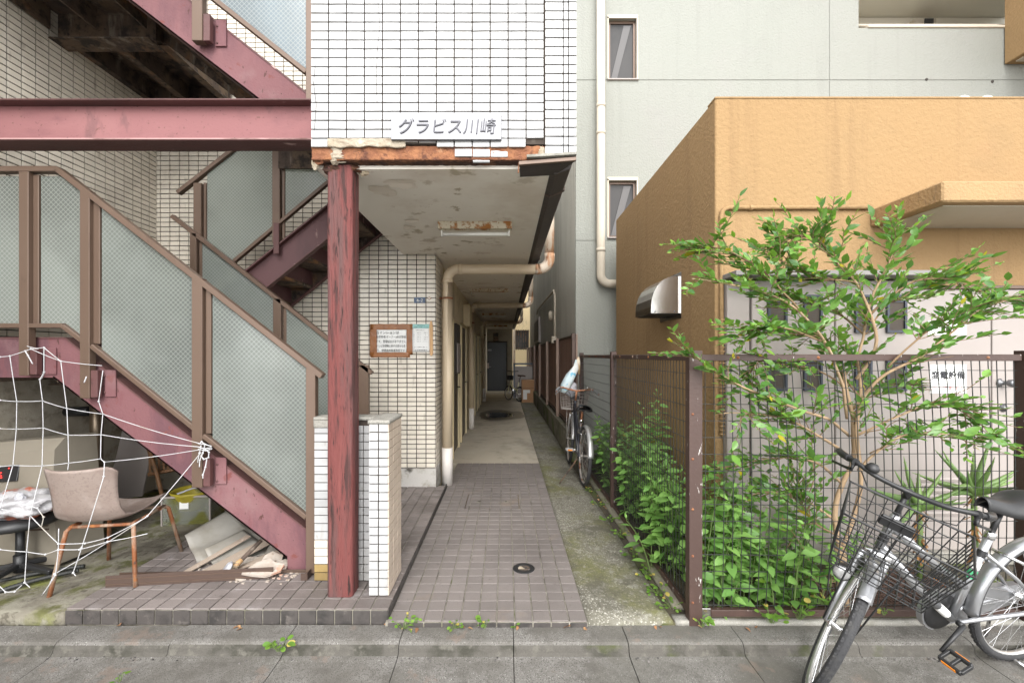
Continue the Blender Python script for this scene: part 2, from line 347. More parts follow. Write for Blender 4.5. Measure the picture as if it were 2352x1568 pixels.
m_orange_d = mk('weathered_orange_stucco', (.345, .22, .105, 1), [(3, .45, .7, (.3, .19, .092, 1)), (24, .56, .72, (.17, .115, .065, 1), (2, 2, .3), 5, .6)], rough=.85, bump=[(60, .8, 4)])
m_soffit = mk('pale_canopy_soffit', (.55, .49, .4, 1), [(2, .5, .75, (.46, .41, .33, 1))], rough=.85, bump=[(50, .3, 3)])
m_panel = mk('warm_grey_door_paint', (.31, .272, .252, 1), [(.8, .45, .75, (.33, .295, .275, 1)), (12, .58, .74, (.29, .255, .235, 1), (1, 1, .2), 5, .5)], rough=.5, bump=[(5, .03, 2)])
m_frame_n = mk('navy_vent_frame', (.035, .042, .06, 1), rough=.45)
m_void = mk('dark_interior', (.05, .042, .036, 1), rough=.9)
m_fence = mk('brown_fence_paint', (.06, .034, .027, 1), [(3, .5, .75, (.085, .048, .038, 1), (2, 2, .3)), (28, .64, .68, (.5, .47, .44, 1), (2, 2, .5)), (12, .64, .74, (.045, .028, .025, 1), (2, 2, .3))], rough=.5, bump=[(50, .12, 3)])
m_wire = mk('dark_coated_wire', (.025, .026, .024, 1), rough=.5)
m_slat = mk('brown_fence_slat', (.2, .115, .085, 1), [(4, .5, .75, (.1, .062, .048, 1), (2, 2, .3))], rough=.55, rnd=.15)
m_slatpost = mk('brown_slat_fence_post', (.27, .185, .145, 1), [(4, .5, .75, (.32, .23, .18, 1), (2, 2, .3))], rough=.5)
m_kwall = mk('algae_stained_concrete', (.2, .185, .14, 1), [(3, .45, .7, (.1, .1, .06, 1)), (8, .55, .72, (.3, .28, .23, 1)), (2, .5, .62, (.11, .13, .045, 1))], rough=.9, bump=[(50, .5, 4)])
m_steel = mk('brushed_stainless', (.115, .115, .122, 1), [(2.3, .42, .58, (.19, .19, .2, 1), (1, 1, .1))], rough=.42, metal=.75, bump=[(40, .03, 2, (.05, 1, 6))])
m_steel2 = mk('stainless_hood', (.6, .58, .56, 1), [(3, .5, .8, (.5, .48, .46, 1))], rough=.22, metal=1.0)
m_black = mk('black_plastic', (.02, .02, .021, 1), rough=.42)
m_rubber = mk('tyre_rubber', (.035, .035, .037, 1), [(20, .5, .75, (.06, .058, .055, 1))], rough=.75, bump=[(180, .3, 2)])
m_silver = mk('silver_bicycle_paint', (.4, .405, .42, 1), rough=.28, metal=.75, coat=.5)
m_chrome = mk('chrome', (.75, .75, .76, 1), rough=.12, metal=1.0)
m_rim = mk('grey_wheel_rim', (.6, .59, .57, 1), rough=.32, metal=.85)
m_orange_refl = mk('orange_reflector', (.9, .28, .02, 1), rough=.2)
m_lens = mk('clear_lamp_lens', (.6, .6, .6, 1), rough=.08, metal=.4)
m_paper = mk('white_paper', (.78, .78, .76, 1), rough=.8)
m_tape = mk('brown_packing_tape', (.26, .10, .03, 1), [(9, .5, .7, (.2, .075, .022, 1)), (30, .62, .74, (.42, .2, .08, 1), (.3, 1, 1))], rough=.4, bump=[(25, .3, 3)])
m_ink = mk('black_ink', (.025, .025, .03, 1), rough=.7)
m_red_ink = mk('red_ink', (.65, .03, .03, 1), rough=.7)
m_blue_plate = mk('blue_enamel', (.02, .055, .12, 1), rough=.35)
m_teal = mk('teal_print', (.3, .55, .52, 1), rough=.7)
m_wood = mk('light_wood', (.55, .34, .17, 1), [(14, .5, .7, (.48, .28, .13, 1), (3, 3, .3))], rough=.7)
m_card = mk('brown_cardboard', (.42, .235, .12, 1), [(3, .5, .75, (.37, .2, .1, 1))], rough=.85)
m_rope = mk('white_rope', (.52, .52, .53, 1), [(60, .5, .7, (.4, .4, .41, 1)), (8, .55, .7, (.42, .39, .34, 1))], rough=.85, bump=[(260, .6, 2)])
m_shell = mk('stained_pink_plastic', (.28, .222, .192, 1), [(2.6, .4, .6, (.235, .178, .152, 1)), (75, .5, .66, (.17, .125, .107, 1), None, 5, .5), (4, .52, .66, (.34, .28, .25, 1)), (9, .55, .68, (.22, .15, .125, 1), None, 5, .6)], rough=.6, bump=[(120, .12, 3)])
m_legrust = mk('rusty_tube_steel', (.3, .22, .16, 1), [(7, .42, .58, (.22, .075, .025, 1), (1.5, 1.5, .6)), (30, .55, .7, (.38, .15, .05, 1)), (12, .6, .7, (.06, .035, .03, 1))], rough=.7, bump=[(90, .4, 4)])

# ---------------------------------------------------------------- glass and leaf materials
def wired_glass(name, tint, pitch=.032, clear=.36, blue=0.0):
    b = NB(name); X, Y_, Z = b.sep()
    def lines(e, p=pitch, wd=.09):
        f = b.math('FRACT', b.math('DIVIDE', e, p)); return b.math('LESS_THAN', b.math('ABSOLUTE', b.math('SUBTRACT', f, .5)), wd)
    a = lines(b.math('ADD', X, Z)); c = lines(b.math('SUBTRACT', X, Z))
    wmask = b.math('MAXIMUM', a, c)
    f = b.ramp(b.noise(1.1, 4, off=2.2), .36, .62)
    col = b.mix(f, tint, tuple(t*.6 for t in tint[:3])+(1,))
    col = b.mix(b.math('MULTIPLY', wmask, .36), col, (.7, .73, .69, 1))
    P = b.bsdf; b.set(P.inputs['Base Color'], col); P.inputs['Roughness'].default_value = .22
    P.inputs['Specular IOR Level'].default_value = .8; P.inputs['Coat Weight'].default_value = .8; P.inputs['Coat Roughness'].default_value = .12
    bp = b.t.nodes.new('ShaderNodeBump'); bp.inputs['Strength'].default_value = .22; bp.inputs['Distance'].default_value = .004
    b.set(bp.inputs['Height'], b.noise(130, 2)); b.set(P.inputs['Normal'], bp.outputs[0])
    tr = b.t.nodes.new('ShaderNodeBsdfTranslucent'); b.set(tr.inputs['Color'], col)
    rf = b.t.nodes.new('ShaderNodeBsdfRefraction'); rf.inputs['IOR'].default_value = 1.02; rf.inputs['Roughness'].default_value = .24
    rf.inputs['Color'].default_value = (.84, .9, .85, 1)
    m1 = b.t.nodes.new('ShaderNodeMixShader'); m1.inputs[0].default_value = .4
    b.t.links.new(P.outputs[0], m1.inputs[1]); b.t.links.new(tr.outputs[0], m1.inputs[2])
    m2 = b.t.nodes.new('ShaderNodeMixShader'); b.set(m2.inputs[0], b.math('MULTIPLY', b.math('MULTIPLY_ADD', wmask, -.25, 1.0), clear))
    b.t.links.new(m1.outputs[0], m2.inputs[1]); b.t.links.new(rf.outputs[0], m2.inputs[2])
    b.t.links.new(m2.outputs[0], b.out.inputs['Surface']); return b.m
m_glass = wired_glass('wired_frosted_glass', (.40, .435, .40, 1))
m_glass_up = wired_glass('pale_wired_glass', (.27, .35, .41, 1), clear=.25)
m_window = mk('dark_window_glass', (.035, .037, .038, 1), [(1.4, .4, .6, (.07, .068, .068, 1), (1, 1, .4))], rough=.45, spec=.12)

# ================================================================ the ground
g = MB(); g.box(-150, 150, -150, 1.86, -.5, -.115)
struct('road', g, m_road)
# L-shaped kerb blocks, each a block of its own with a dark joint
kb = MB(); kb.box(-6, 7, 1.9, 2.44, -.4, -.12)
kerb = struct('kerb', kb, m_grout)
prof = [(2.472, -.03), (2.36, -.033), (2.342, -.037), (2.329, -.046), (2.322, -.058), (2.318, -.080), (2.306, -.091), (2.27, -.096), (1.86, -.110), (1.86, -.2), (2.472, -.2)]
for k in range(-8, 9):
    x0 = .041 + .605*k
    mb = MB()
    mb.prism(prof, 'yz', x0+.0015+rng.uniform(0, .0015), x0+.6035-rng.uniform(0, .0015))
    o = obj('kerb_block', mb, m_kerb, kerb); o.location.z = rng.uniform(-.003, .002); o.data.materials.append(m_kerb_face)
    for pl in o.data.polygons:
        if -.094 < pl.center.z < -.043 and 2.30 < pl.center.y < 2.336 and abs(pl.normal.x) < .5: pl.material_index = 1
# strip of dirt caught in the gutter
dz = MB()
for i in range(190):
    x = rng.uniform(-2.4, 3.2); y = 2.292 + rng.gauss(0, .010)+.006*mnoise.noise(Vector((x*4, 0, 0))); s_ = rng.uniform(.0012, .0045)
    dz.obox((x, y, -.0945 + s_*.3), (s_, 0, 0), (0, s_*rng.uniform(.6, 1.2), 0), (0, 0, s_*.5))
m_grit = mk('grey_grit', (.13, .12, .115, 1), isl=.8, rough=.9)
o = obj('grit', dz, m_grit); tag(o, 'fine grit gathered along the foot of the kerb', 'grit', kind='stuff')

def tiles(parent, mat, name, O, U, V, nu, nv, mu, mv, joint, th, ind=300, bevel=.0015, keep=None, score=None, jit=.0006, restname=None, size=None, matf=None):
    """one raised tile per cell of a grid O + U*u + V*v; the best 'ind' by score are objects, the rest one stuff part"""
    O, U, V = Vector(O), Vector(U), Vector(V); N = U.cross(V)
    cells = []
    for j in range(nv):
        for i in range(nu):
            ua, ub, va, vb = i*mu + joint/2, (i+1)*mu - joint/2, j*mv + joint/2, (j+1)*mv - joint/2
            if size:
                ub = min(ub, size[0]); vb = min(vb, size[1])
                if ub - ua < .012 or vb - va < .012: continue
            c = O + U*(ua+ub)/2 + V*(va+vb)/2
            if keep and not keep(c, i, j): continue
            vw = Vector((0, 0, H)) - c; d2 = vw.length_squared
            sc_ = abs(vw.dot(N))/d2**1.5 * (ub-ua)*(vb-va)
            if score: sc_ *= score(c)
            cells.append((sc_, c, ub-ua, vb-va, i, j))
    cells.sort(key=lambda t: -t[0]); cache = {}; rest = {}
    for q, (s_, c, a, b_, i, j) in enumerate(cells):
        mt = matf(c, i, j) if matf else mat
        off = N*(th/2 + rng.uniform(-jit, jit))
        if q < ind:
            key = (round(a, 4), round(b_, 4), mt.name)
            if key not in cache:
                m = MB(); m.obox((0, 0, 0), U*a/2, V*b_/2, N*th/2, bevel); me = m.mesh(name); me.materials.append(mt); cache[key] = me
            o = obj(name, cache[key], None, parent); o.location = c + off
            o.rotation_euler = tuple(rng.gauss(0, .006) for _ in range(3))
        else:
            rest.setdefault(mt.name, (mt, MB()))[1].obox(c + off, U*a/2, V*b_/2, N*th/2)
    for mt, m in rest.values():
        stuff(obj(restname or (name + '_field'), m, mt, parent))

def inview(c, pad=30):
    if c.y < .3: return 0
    x, y = CX + c.x*F/c.y, CY - (c.z-H)*F/c.y
    return 1.0 if -pad < x < 2352+pad and -pad < y < 1568+pad else 0.0

# walkway of eleven tiles across
g = MB(); g.box(-.672, .456, 2.462, 6.07, -.2, -.008)
walk = struct('tiled_walkway', g, m_grout_light)
TP = .1015
def drain_keep(c, i, j): return (c - Vector((.105, 3.01, 0))).length > .075
tiles(walk, m_ftile, 'floor_tile', (-.661, 2.462, -.008), (1, 0, 0), (0, 1, 0), 11, 36, TP, .1003, .0075, .008, bevel=.002, jit=.0008, restname='floor_tile_field')
# front edge tiles of the walkway
g = MB()
for i in range(11): g.box(-.661+i*TP+.004, -.661+(i+1)*TP-.004, 2.462, 2.468, -.034, -.010)
for i in range(11):
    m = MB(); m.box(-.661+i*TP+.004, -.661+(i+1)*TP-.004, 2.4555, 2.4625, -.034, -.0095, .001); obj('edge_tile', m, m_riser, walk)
# corridor floor behind
g = MB(); g.box(-.80, .456, 6.0715, 18.6, -.2, -.004)
struct('corridor_floor', g, m_corr)
# concrete path beside
def path_pt(u, v):
    y = 2.474 + v*(17.9-2.474); xr = .935 - .012*(y-2.47) if y < 6.2 else .895
    if y < 6.2: xr += .012*mnoise.noise(Vector((y*3, 1, 0)))
    return Vector((lerp(.4585, xr, u), y, -.002 - .006*u + .004*mnoise.noise(Vector((u*3, y*1.5, 5)))))
g = MB(); g.slab(path_pt, 6, 120, .12)
g.v = [(x, y, z-.06) for x, y, z in g.v]
struct('side_path', g, m_path)
# bare gutter strip between path and fence
g = MB(); g.slab(lambda u, v: Vector((lerp(.86, 1.075, u), 2.474+v*3.75, -.035+.012*mnoise.noise(Vector((u*4, v*20, 2))))), 6, 60, .03)
struct('weedy_strip', g, m_soil)
g = MB(); g.slab(lambda u, v: Vector((lerp(.985, 1.09, u), 2.60+v*3.6, -.012+.006*mnoise.noise(Vector((u*4, v*20, 7))))), 3, 40, .03)
struct('fence_footing', g, m_kwall)
# bed behind the fence
g = MB(); g.slab(lambda u, v: Vector((lerp(1.06, 4.6, u), lerp(2.50, 6.6, v), -.02+.03*mnoise.noise(Vector((u*9, v*9, 3))))), 40, 40, .06)
struct('planting_bed', g, m_soil)
g = MB(); g.slab(lambda u, v: Vector((lerp(.95, 4.6, u), 2.468+v*.07, -.022+.008*mnoise.noise(Vector((u*30, v*2, 3))))), 60, 3, .03)
struct('bed_edging', g, m_patch)
# yard left
def yard_pt(u, v):
    x, y = lerp(-6.5, -2.478, u), lerp(2.478, 4.9, v)
    return Vector((x, y, -.012+.014*mnoise.noise(Vector((x*2.2, y*2.2, 1)))+.006*mnoise.noise(Vector((x*9, y*9, 1)))))
g = MB(); g.slab(yard_pt, 60, 40, .08)
struct('yard_ground', g, m_yard)
g = MB()
def patch_pt(u, v):
    a = u*2*PI; r = v*(1+.12*mnoise.noise(Vector((math.cos(a)*2, math.sin(a)*2, 4))))
    return Vector((-2.95+.42*r*math.cos(a), 2.575+.095*r*math.sin(a), .014-.012*v))
g.grid(patch_pt, 40, 5); struct('mortar_patch', g, m_patch)
# raised platform of the stair
PZ = .052
g = MB(); g.box(-2.478, -.668, 2.492, 4.86, -.2, PZ-.008)
plat = struct('entrance_platform', g, m_grout_light)
def pk(c, i, j): return True
tiles(plat, m_ptile, 'floor_tile', (-2.483, 2.490, PZ-.008), (1, 0, 0), (0, 1, 0), 18, 23, .1012, .1012, .007, .008, bevel=.002, jit=.0009, restname='floor_tile_field', score=lambda c: inview(c)*(0.3 if c.x > -1.25 and c.y > 3.0 and c.x < -.8 else 1))
for i in range(18):
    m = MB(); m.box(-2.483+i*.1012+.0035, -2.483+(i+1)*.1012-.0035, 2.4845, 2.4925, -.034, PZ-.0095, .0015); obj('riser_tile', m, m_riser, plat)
for j in range(25):
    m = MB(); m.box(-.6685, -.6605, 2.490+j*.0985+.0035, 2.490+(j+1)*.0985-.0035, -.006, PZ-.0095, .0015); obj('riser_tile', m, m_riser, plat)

# ================================================================ apartment building
apt = thing('apartment_building', 'old white tiled apartment block with rusted lintel over an open ground floor passage', 'building', (-.4, 4.8, 0))
FY = 2.55; TM, TV = .1037, .05155
# front wall over the entrance
g = MB(); g.box(-1.122, .398, FY+.012, 18.9, 2.70, 5.8)
fw = obj('front_wall', g, m_grout, apt)
g = MB(); g.box(.3985, .4035, FY+.03, 18.9, 2.64, 5.8); g.box(-1.128, -1.1225, FY+.03, 18.9, 2.70, 5.8); obj('side_bounce_panel', g, mk('white_bounce_panel', (.74, .73, .71, 1), rough=.5), apt)  # unseen pale panels added to bounce light into the alley and stair bay
zb = 2.678                                             # bottom of the twelve middle columns
def fkeep(c, i, j):
    z = c.z
    if i == 0: return z > zb-.01
    if i in (1, 2, 3, 4): return z > zb+TV*.6
    if i in (5, 6): return z > zb+TV*.2+.02
    if i == 12: return z > zb+.03
    return True
tiles(fw, m_white_tile, 'tile', (-1.128, FY+.012, zb), (1, 0, 0), (0, 0, 1), 13, 58, TM, TV, .0066, .012, keep=fkeep, score=inview, jit=.0005, bevel=.0012)
# right column strip stands a little proud: one wide and two narrow columns
for (xa, xb, tag_) in ((.2235, .3265, 0), (.3290, .3560, 0), (.3585, .4045, 1)):
    nrow = 58
    tiles(fw, m_white_tile, 'tile', (xa, FY+.006, zb-.044), (1, 0, 0), (0, 0, 1), 1, nrow, xb-xa+.0045, TV, .007, .013, ind=26, keep=None, score=inview, bevel=.0012)
for (pts) in ([(868, 0), (872, 60), (866, 120), (864, 180), (866, 240)], [(1294, 0), (1298, 70), (1296, 130), (1290, 190), (1284, 222)], [(724, 150), (720, 190), (726, 240), (722, 300)], [(1290, 225), (1294, 262), (1298, 300)]):
    g = MB(); g.tube([at(x, y, FY-.0035) for x, y in pts], .0011, 4, cap=False); obj('hairline_crack', g, m_grout, fw)
# cut and hanging tiles at the broken edge
for i, (i0, z0, h_, tilt) in enumerate(((5, zb+.030, .022, 0), (6, zb+.028, .022, 0), (8, zb-TV, .048, -.22), (9, zb-TV, .048, -.16), (10, zb-TV, .046, -.2), (9, zb-TV-.028, .026, -.35))):
    m = MB(); xa = -1.128+i0*TM+.003
    m.obox((0, 0, 0), (TM/2-.003, 0, 0), (0, .006, 0), (0, 0, h_/2), .001)
    o = obj('tile', m, m_white_tile, fw); o.location = (xa+TM/2-.003, FY+.004+.004*i, z0+h_/2); o.rotation_euler = (tilt, 0, rng.uniform(-.01, .01))
# band of bare mortar where tiles fell off
def mort(u, v):
    x = lerp(-1.03, -.58, u); ro = .004*mnoise.noise(Vector((x*26, v*5, 1)))
    zl = zb+.002+.012*mnoise.noise(Vector((x*12, 3, 0))); return Vector((x, FY+.004+ro, lerp(zl, zb+TV-.002, v)))
g = MB(); g.slab(mort, 50, 6, .012); obj('bare_mortar', g, m_mortar, apt)
# rusted steel lintel and its dark lower flange
def lint(u, v):
    x = lerp(-1.128, .225, u); ro = .006*mnoise.noise(Vector((x*30, v*9, 1)))+.004*mnoise.noise(Vector((x*90, v*30, 2)))
    return Vector((x, 2.572-ro, lerp(2.612+.004*mnoise.noise(Vector((x*14, 0, 6))), 2.692, v)))
g = MB(); g.slab(lint, 130, 10, .012); obj('rusted_lintel', g, m_rust, apt)
def lint2(u, v):
    x = lerp(-1.128, .225, u); return Vector((x, lerp(2.576, 2.70, v), 2.612+.006*mnoise.noise(Vector((x*30, v*6, 3)))))
g = MB(); g.slab(lint2, 90, 6, .008); obj('rusted_lintel_flange', g, m_dark_rust, apt)
# lumps of corroded mortar around the column head
def lump(c, r, seed, mat, name='broken_mortar', sq=(1, 1, 1)):
    g = MB(); n1, n2 = 14, 9; vs = []
    for j in range(n2+1):
        th = PI*j/n2
        for i in range(n1):
            ph = 2*PI*i/n1; d = Vector((math.sin(th)*math.cos(ph), math.sin(th)*math.sin(ph), math.cos(th)))
            k = r*(1+.45*mnoise.noise(d*1.7+Vector((seed, 0, 0)))+.25*mnoise.noise(d*5+Vector((0, seed, 0))))
            vs.append(Vector(c)+Vector((d.x*sq[0], d.y*sq[1], d.z*sq[2]))*k)
    fs = [(j*n1+i, (j+1)*n1+i, (j+1)*n1+(i+1)%n1, j*n1+(i+1)%n1) for j in range(n2) for i in range(n1)]
    g.add(vs, fs, False); return obj(name, g, mat, apt)
lump((-.985, 2.585, 2.655), .055, 3, m_mortar, sq=(1.1, .5, 1)); lump((-1.085, 2.59, 2.635), .04, 5, m_rust, sq=(1.1, .5, .9))
lump((-1.12, 2.6, 2.61), .03, 8, m_mortar, sq=(.8, .5, 1.3)); lump((-.93, 2.64, 2.60), .05, 9, m_dark_rust, sq=(1.2, .6, .7)); lump((-1.02, 2.63, 2.585), .05, 11, m_dark_rust, sq=(1.3, .5, .8))
lump((.21, 2.57, 2.655), .032, 15, m_mortar, sq=(.8, .5, 1.2)); lump((-.86, 2.67, 2.585), .03, 13, m_mortar, sq=(1, .5, .8))
# battered flashing strip under the right strip
g = MB(); g.bar((.12, 2.56, 2.622), (.405, 2.545, 2.632), .05, .016, bev=.002); obj('flashing', g, m_patch, apt)
g = MB(); g.bar((.075, 2.57, 2.592), (.404, 2.545, 2.607), .02, .022, bev=.002); obj('bent_gutter_end', g, m_brown, apt)
g = MB(); g.add([(.08, 2.575, 2.590), (.404, 2.55, 2.604), (.30, 2.68, 2.574), (.085, 2.68, 2.562)], [(0, 1, 2, 3)]); g.add([(.08, 2.575, 2.586), (.404, 2.55, 2.600), (.30, 2.68, 2.570), (.085, 2.68, 2.558)], [(3, 2, 1, 0)]); obj('gutter_end_plate', g, m_gutter, apt)
g = MB(); g.bar((.075, 2.575, 2.60), (.072, 2.575, 2.54), .006, .006); obj('loose_strap', g, m_rust, apt)
# soffit over the passage
CZ = 2.587
g = MB(); g.box(-1.13, .267, 2.634, 18.6, CZ, CZ+.09)
soff = obj('soffit', g, m_ceil, apt)
for (px, py, sx, sy, ry) in ((880, 437, .085, .045, .2), (925, 420, .11, .035, -.25), (945, 505, .07, .02, .1), (940, 520, .05, .03, -.3), (1145, 562, .07, .02, .2), (1110, 580, .09, .02, -.1)):
    Yc = F*(CZ-H)/(CY-py); c = at(px, py, Yc); sd = rng.uniform(0, 99)
    def fl(u, v, c=c, sx=sx, sy=sy, sd=sd, ry=ry):
        a = u*2*PI; k = v*(1+.6*mnoise.noise(Vector((math.cos(a)*1.8+sd, math.sin(a)*1.8, 0))))
        x, y = sx*k*math.cos(a), sy*k*math.sin(a)*1.6
        return Vector((c.x+x, c.y+y, CZ-.004-.010*max(0, k*math.sin(a+ry))))
    g = MB(); g.grid(fl, 22, 4); obj('paint_flake', g, m_flake, soff)
# edge gutter along the alley
g = MB(); pr = [(.268, CZ-.004), (.300, CZ-.020), (.385, CZ+.012), (.402, CZ+.05), (.402, CZ+.12), (.268, CZ+.12)]
g.prism(pr, 'xz', 2.66, 18.6); obj('eave_gutter', g, m_gutter, apt)
g = MB()
for y in (2.95, 4.4, 5.9, 7.4, 8.9, 10.4, 12, 13.5, 15): pass
for y in (3.02, 5.2, 7.6, 10.2):
    m = MB(); m.prism([(a*1.0, b-.003) for a, b in pr[:4]] + [(.402, CZ+.02), (.268, CZ+.0)], 'xz', y, y+.03); obj('gutter_strap', m, m_brown_d, apt)
# square steel post
def rsq(x0, x1, y0, y1, r, n=5):
    pts = []
    for (cx, cy_, a0) in ((x1-r, y1-r, 0), (x0+r, y1-r, 90), (x0+r, y0+r, 180), (x1-r, y0+r, 270)):
        for k in range(n): a = R(a0+90*k/(n-1)); pts.append((cx+r*math.cos(a), cy_+r*math.sin(a)))
    return pts
g = MB(); P2 = rsq(-1.059, -.907, 2.607, 2.742, .022); n = len(P2); zs = [PZ+.001+i*(2.60-PZ)/30 for i in range(31)]
vs = [(x+.0012*mnoise.noise(Vector((x*20, z*2, y*20))), y+.0018*mnoise.noise(Vector((x*20, z*3, 5))), z) for z in zs for (x, y) in P2]
g.add(vs, [(i*n+k, i*n+(k+1)%n, (i+1)*n+(k+1)%n, (i+1)*n+k) for i in range(30) for k in range(n)], True)
obj('steel_post', g, m_column, apt)
# low tiled wall and pier beside the post
g = MB(); g.box(-1.206, -.712, 2.798, 2.93, PZ, 1.075)
lw = obj('low_wall', g, m_grout, apt)
def low_mat(c, i, j):
    if c.x < -1.1 and j < 2: return m_stain_tile
    if c.x < -1.1 and j < 5: return m_wall_tile
    return m_white_tile
tiles(lw, m_white_tile, 'tile', (-1.211, 2.798, PZ+.006), (1, 0, 0), (0, 0, 1), 4, 19, .1037, .0515, .0055, .011, keep=lambda c, i, j: not (i in (1,) ) and c.x < -.80, bevel=.0012, matf=low_mat)
tiles(lw, m_white_tile, 'tile', (-.896, 2.798, PZ+.006), (1, 0, 0), (0, 0, 1), 2, 19, .047, .0515, .0055, .0125, bevel=.0012)
g = MB(); g.box(-.808, -.702, 2.626, 2.795, PZ, 1.075)
pr_ = obj('pier', g, m_grout, apt)
tiles(pr_, m_white_tile, 'tile', (-.8135, 2.626, PZ+.004), (1, 0, 0), (0, 0, 1), 2, 20, .0587, .0509, .006, .011, bevel=.0012)
tiles(pr_, m_side_tile, 'tile', (-.702, 2.617, PZ+.004), (0, 1, 0), (0, 0, 1), 3, 20, .104, .0509, .004, .009, bevel=.001)
g = MB()
def cap(u, v):
    return Vector((lerp(-.817, -.690, u), lerp(2.612, 2.945, v), 1.083+.004*mnoise.noise(Vector((u*9, v*9, 2)))))
g.slab(cap, 8, 14, .022); obj('pier_cap', g, m_patch, apt)
def cap2(u, v): return Vector((lerp(-1.214, -.818, u), lerp(2.786, 2.935, v), 1.078+.004*mnoise.noise(Vector((u*19, v*9, 4)))))
g = MB(); g.slab(cap2, 20, 8, .02); obj('wall_cap', g, m_patch, apt)
g = MB()
for (x0, x1) in ((-1.2115, -1.06),):
    g.slab(lambda u, v: Vector((lerp(x0, x1, u), 2.786+.004*mnoise.noise(Vector((u*7, v*7, 9))), lerp(1.022, 1.068, v))), 10, 6, .006)
obj('broken_cap_face', g, m_patch, apt)
# back wall of the stair bay with the notices, and left wall
BY = 4.83
g = MB(); g.box(-4.2, -.782, BY+.010, 5.35, PZ+.18, 5.8)
bw = obj('bay_back_wall', g, m_grout, apt)
tiles(bw, m_wall_tile, 'tile', (-.770-31*TM, BY+.010, PZ+.2), (1, 0, 0), (0, 0, 1), 31, 104, TM, TV, .009, .010, bevel=.001,
      score=lambda c: inview(c)*(1 if (-1.72 < c.x and c.z < 2.5 and c.z > .25) else .05), restname='tile_field')
tiles(bw, m_wall_tile, 'tile', (-.770-.0001, BY+.002, PZ+.2), (0, 1, 0), (0, 0, 1), 5, 45, TM, TV, .0075, .006, ind=230, bevel=.001, restname='tile_field')
g = MB(); g.box(-3.9, -.760, BY-.03, BY+.35, 0, PZ+.195)
obj('plinth', g, mk('damp_plinth_plaster', (.5, .48, .45, 1), [(3, .48, .66, (.2, .18, .15, 1)), (9, .5, .7, (.3, .27, .22, 1)), (2, .55, .62, (.08, .07, .06, 1))], rough=.9, bump=[(60, .3, 4)]), apt)
g = MB(); g.box(-4.2, -3.825, -.5, 5.35, -.1, 5.8)
sw = obj('bay_side_wall', g, m_grout, apt)
tiles(sw, m_wall_tile, 'tile', (-3.825, BY-30*TM, -.05+1.62), (0, 1, 0), (0, 0, 1), 30, 78, TM, TV, .009, .010, ind=300, bevel=.001, restname='tile_field',
      score=lambda c: inview(c)*(1 if (c.z > 2.0) else .05))
g = MB(); g.box(-3.826, -3.815, 2.9, 4.80, 0, 1.56); obj('bay_side_plaster', g, mk('dusty_bay_plaster', (.42, .38, .31, 1), [(2, .45, .65, (.3, .265, .21, 1)), (9, .5, .7, (.2, .17, .13, 1))], rough=.95, bump=[(60, .3, 4)]), apt)
g = MB(); g.box(-3.81, -2.5, BY-.034, BY-.004, 0, 1.42); obj('bay_back_plaster', g, bpy.data.materials['dusty_bay_plaster'], apt)
# passage wall, ground floor mass, end wall
g = MB(); g.box(-3.0, -.785, 5.35, 18.9, -.1, CZ+.1); pw = obj('passage_wall', g, m_cream, apt)
g = MB(); g.box(-.93, .27, 18.5, 18.9, -.1, CZ+.1); g.box(-4.2, -1.13, 5.36, 18.9, CZ+.1, 5.8); obj('end_wall', g, mk('grey_end_wall', (.3, .275, .225, 1), [(2, .5, .7, (.22, .2, .165, 1))], rough=.85, bump=[(90, .3, 3)]), apt)
m_door = mk('olive_steel_door', (.075, .06, .045, 1), [(3, .5, .75, (.1, .08, .06, 1))], rough=.45)
m_door_f = mk('cream_door_frame', (.6, .5, .31, 1), [(4, .5, .75, (.5, .41, .26, 1), (1, 1, .3))], rough=.55)
for (y0, y1, zt) in ((6.36, 7.12, 1.95), (7.56, 8.42, 1.98), (10.9, 11.7, 1.98), (12.5, 13.3, 1.98), (15.2, 16.0, 1.98)):
    d = MB(); d.box(-.80, -.775, y0, y1, .02, zt, .004); do = obj('door', d, m_door, apt)
    f = MB(); f.box(-.79, -.745, y0-.055, y0-.002, .0, zt+.05, .003); f.box(-.79, -.745, y1+.002, y1+.055, .0, zt+.05, .003); f.box(-.79, -.746, y0-.055, y1+.055, zt+.002, zt+.055, .003)
    stuff(obj('frame', f, m_door_f, do)); del do.children[-1]['kind']
    h_ = MB(); h_.tube([(-.775, y1-.09, .98), (-.73, y1-.09, .98), (-.722, y1-.15, .98), (-.722, y1-.2, .98)], .010, 8); obj('handle', h_, m_chrome, do)
    h2 = MB(); h2.box(-.776, -.765, y0+.02, y0+.05, 1.5, 1.6); obj('hinge', h2, m_black, do)
m = MB(); m.box(-.79, -.72, 6.45, 6.95, 1.2, 1.95, .006); mt_ = obj('meter_box', m, m_void, apt)
m = MB(); m.box(-.725, -.705, 6.5, 6.9, 1.22, 1.66, .006); obj('meter_cover', m, m_panel, mt_)
m = MB(); m.box(-.79, -.66, 8.15, 8.6, 2.02, 2.42, .006); obj('cream_junction_box', m, m_door_f, apt)
m = MB(); m.box(-.79, -.70, 13.6, 14.0, 2.0, 2.4, .006); obj('cream_junction_box', m, m_door_f, apt)
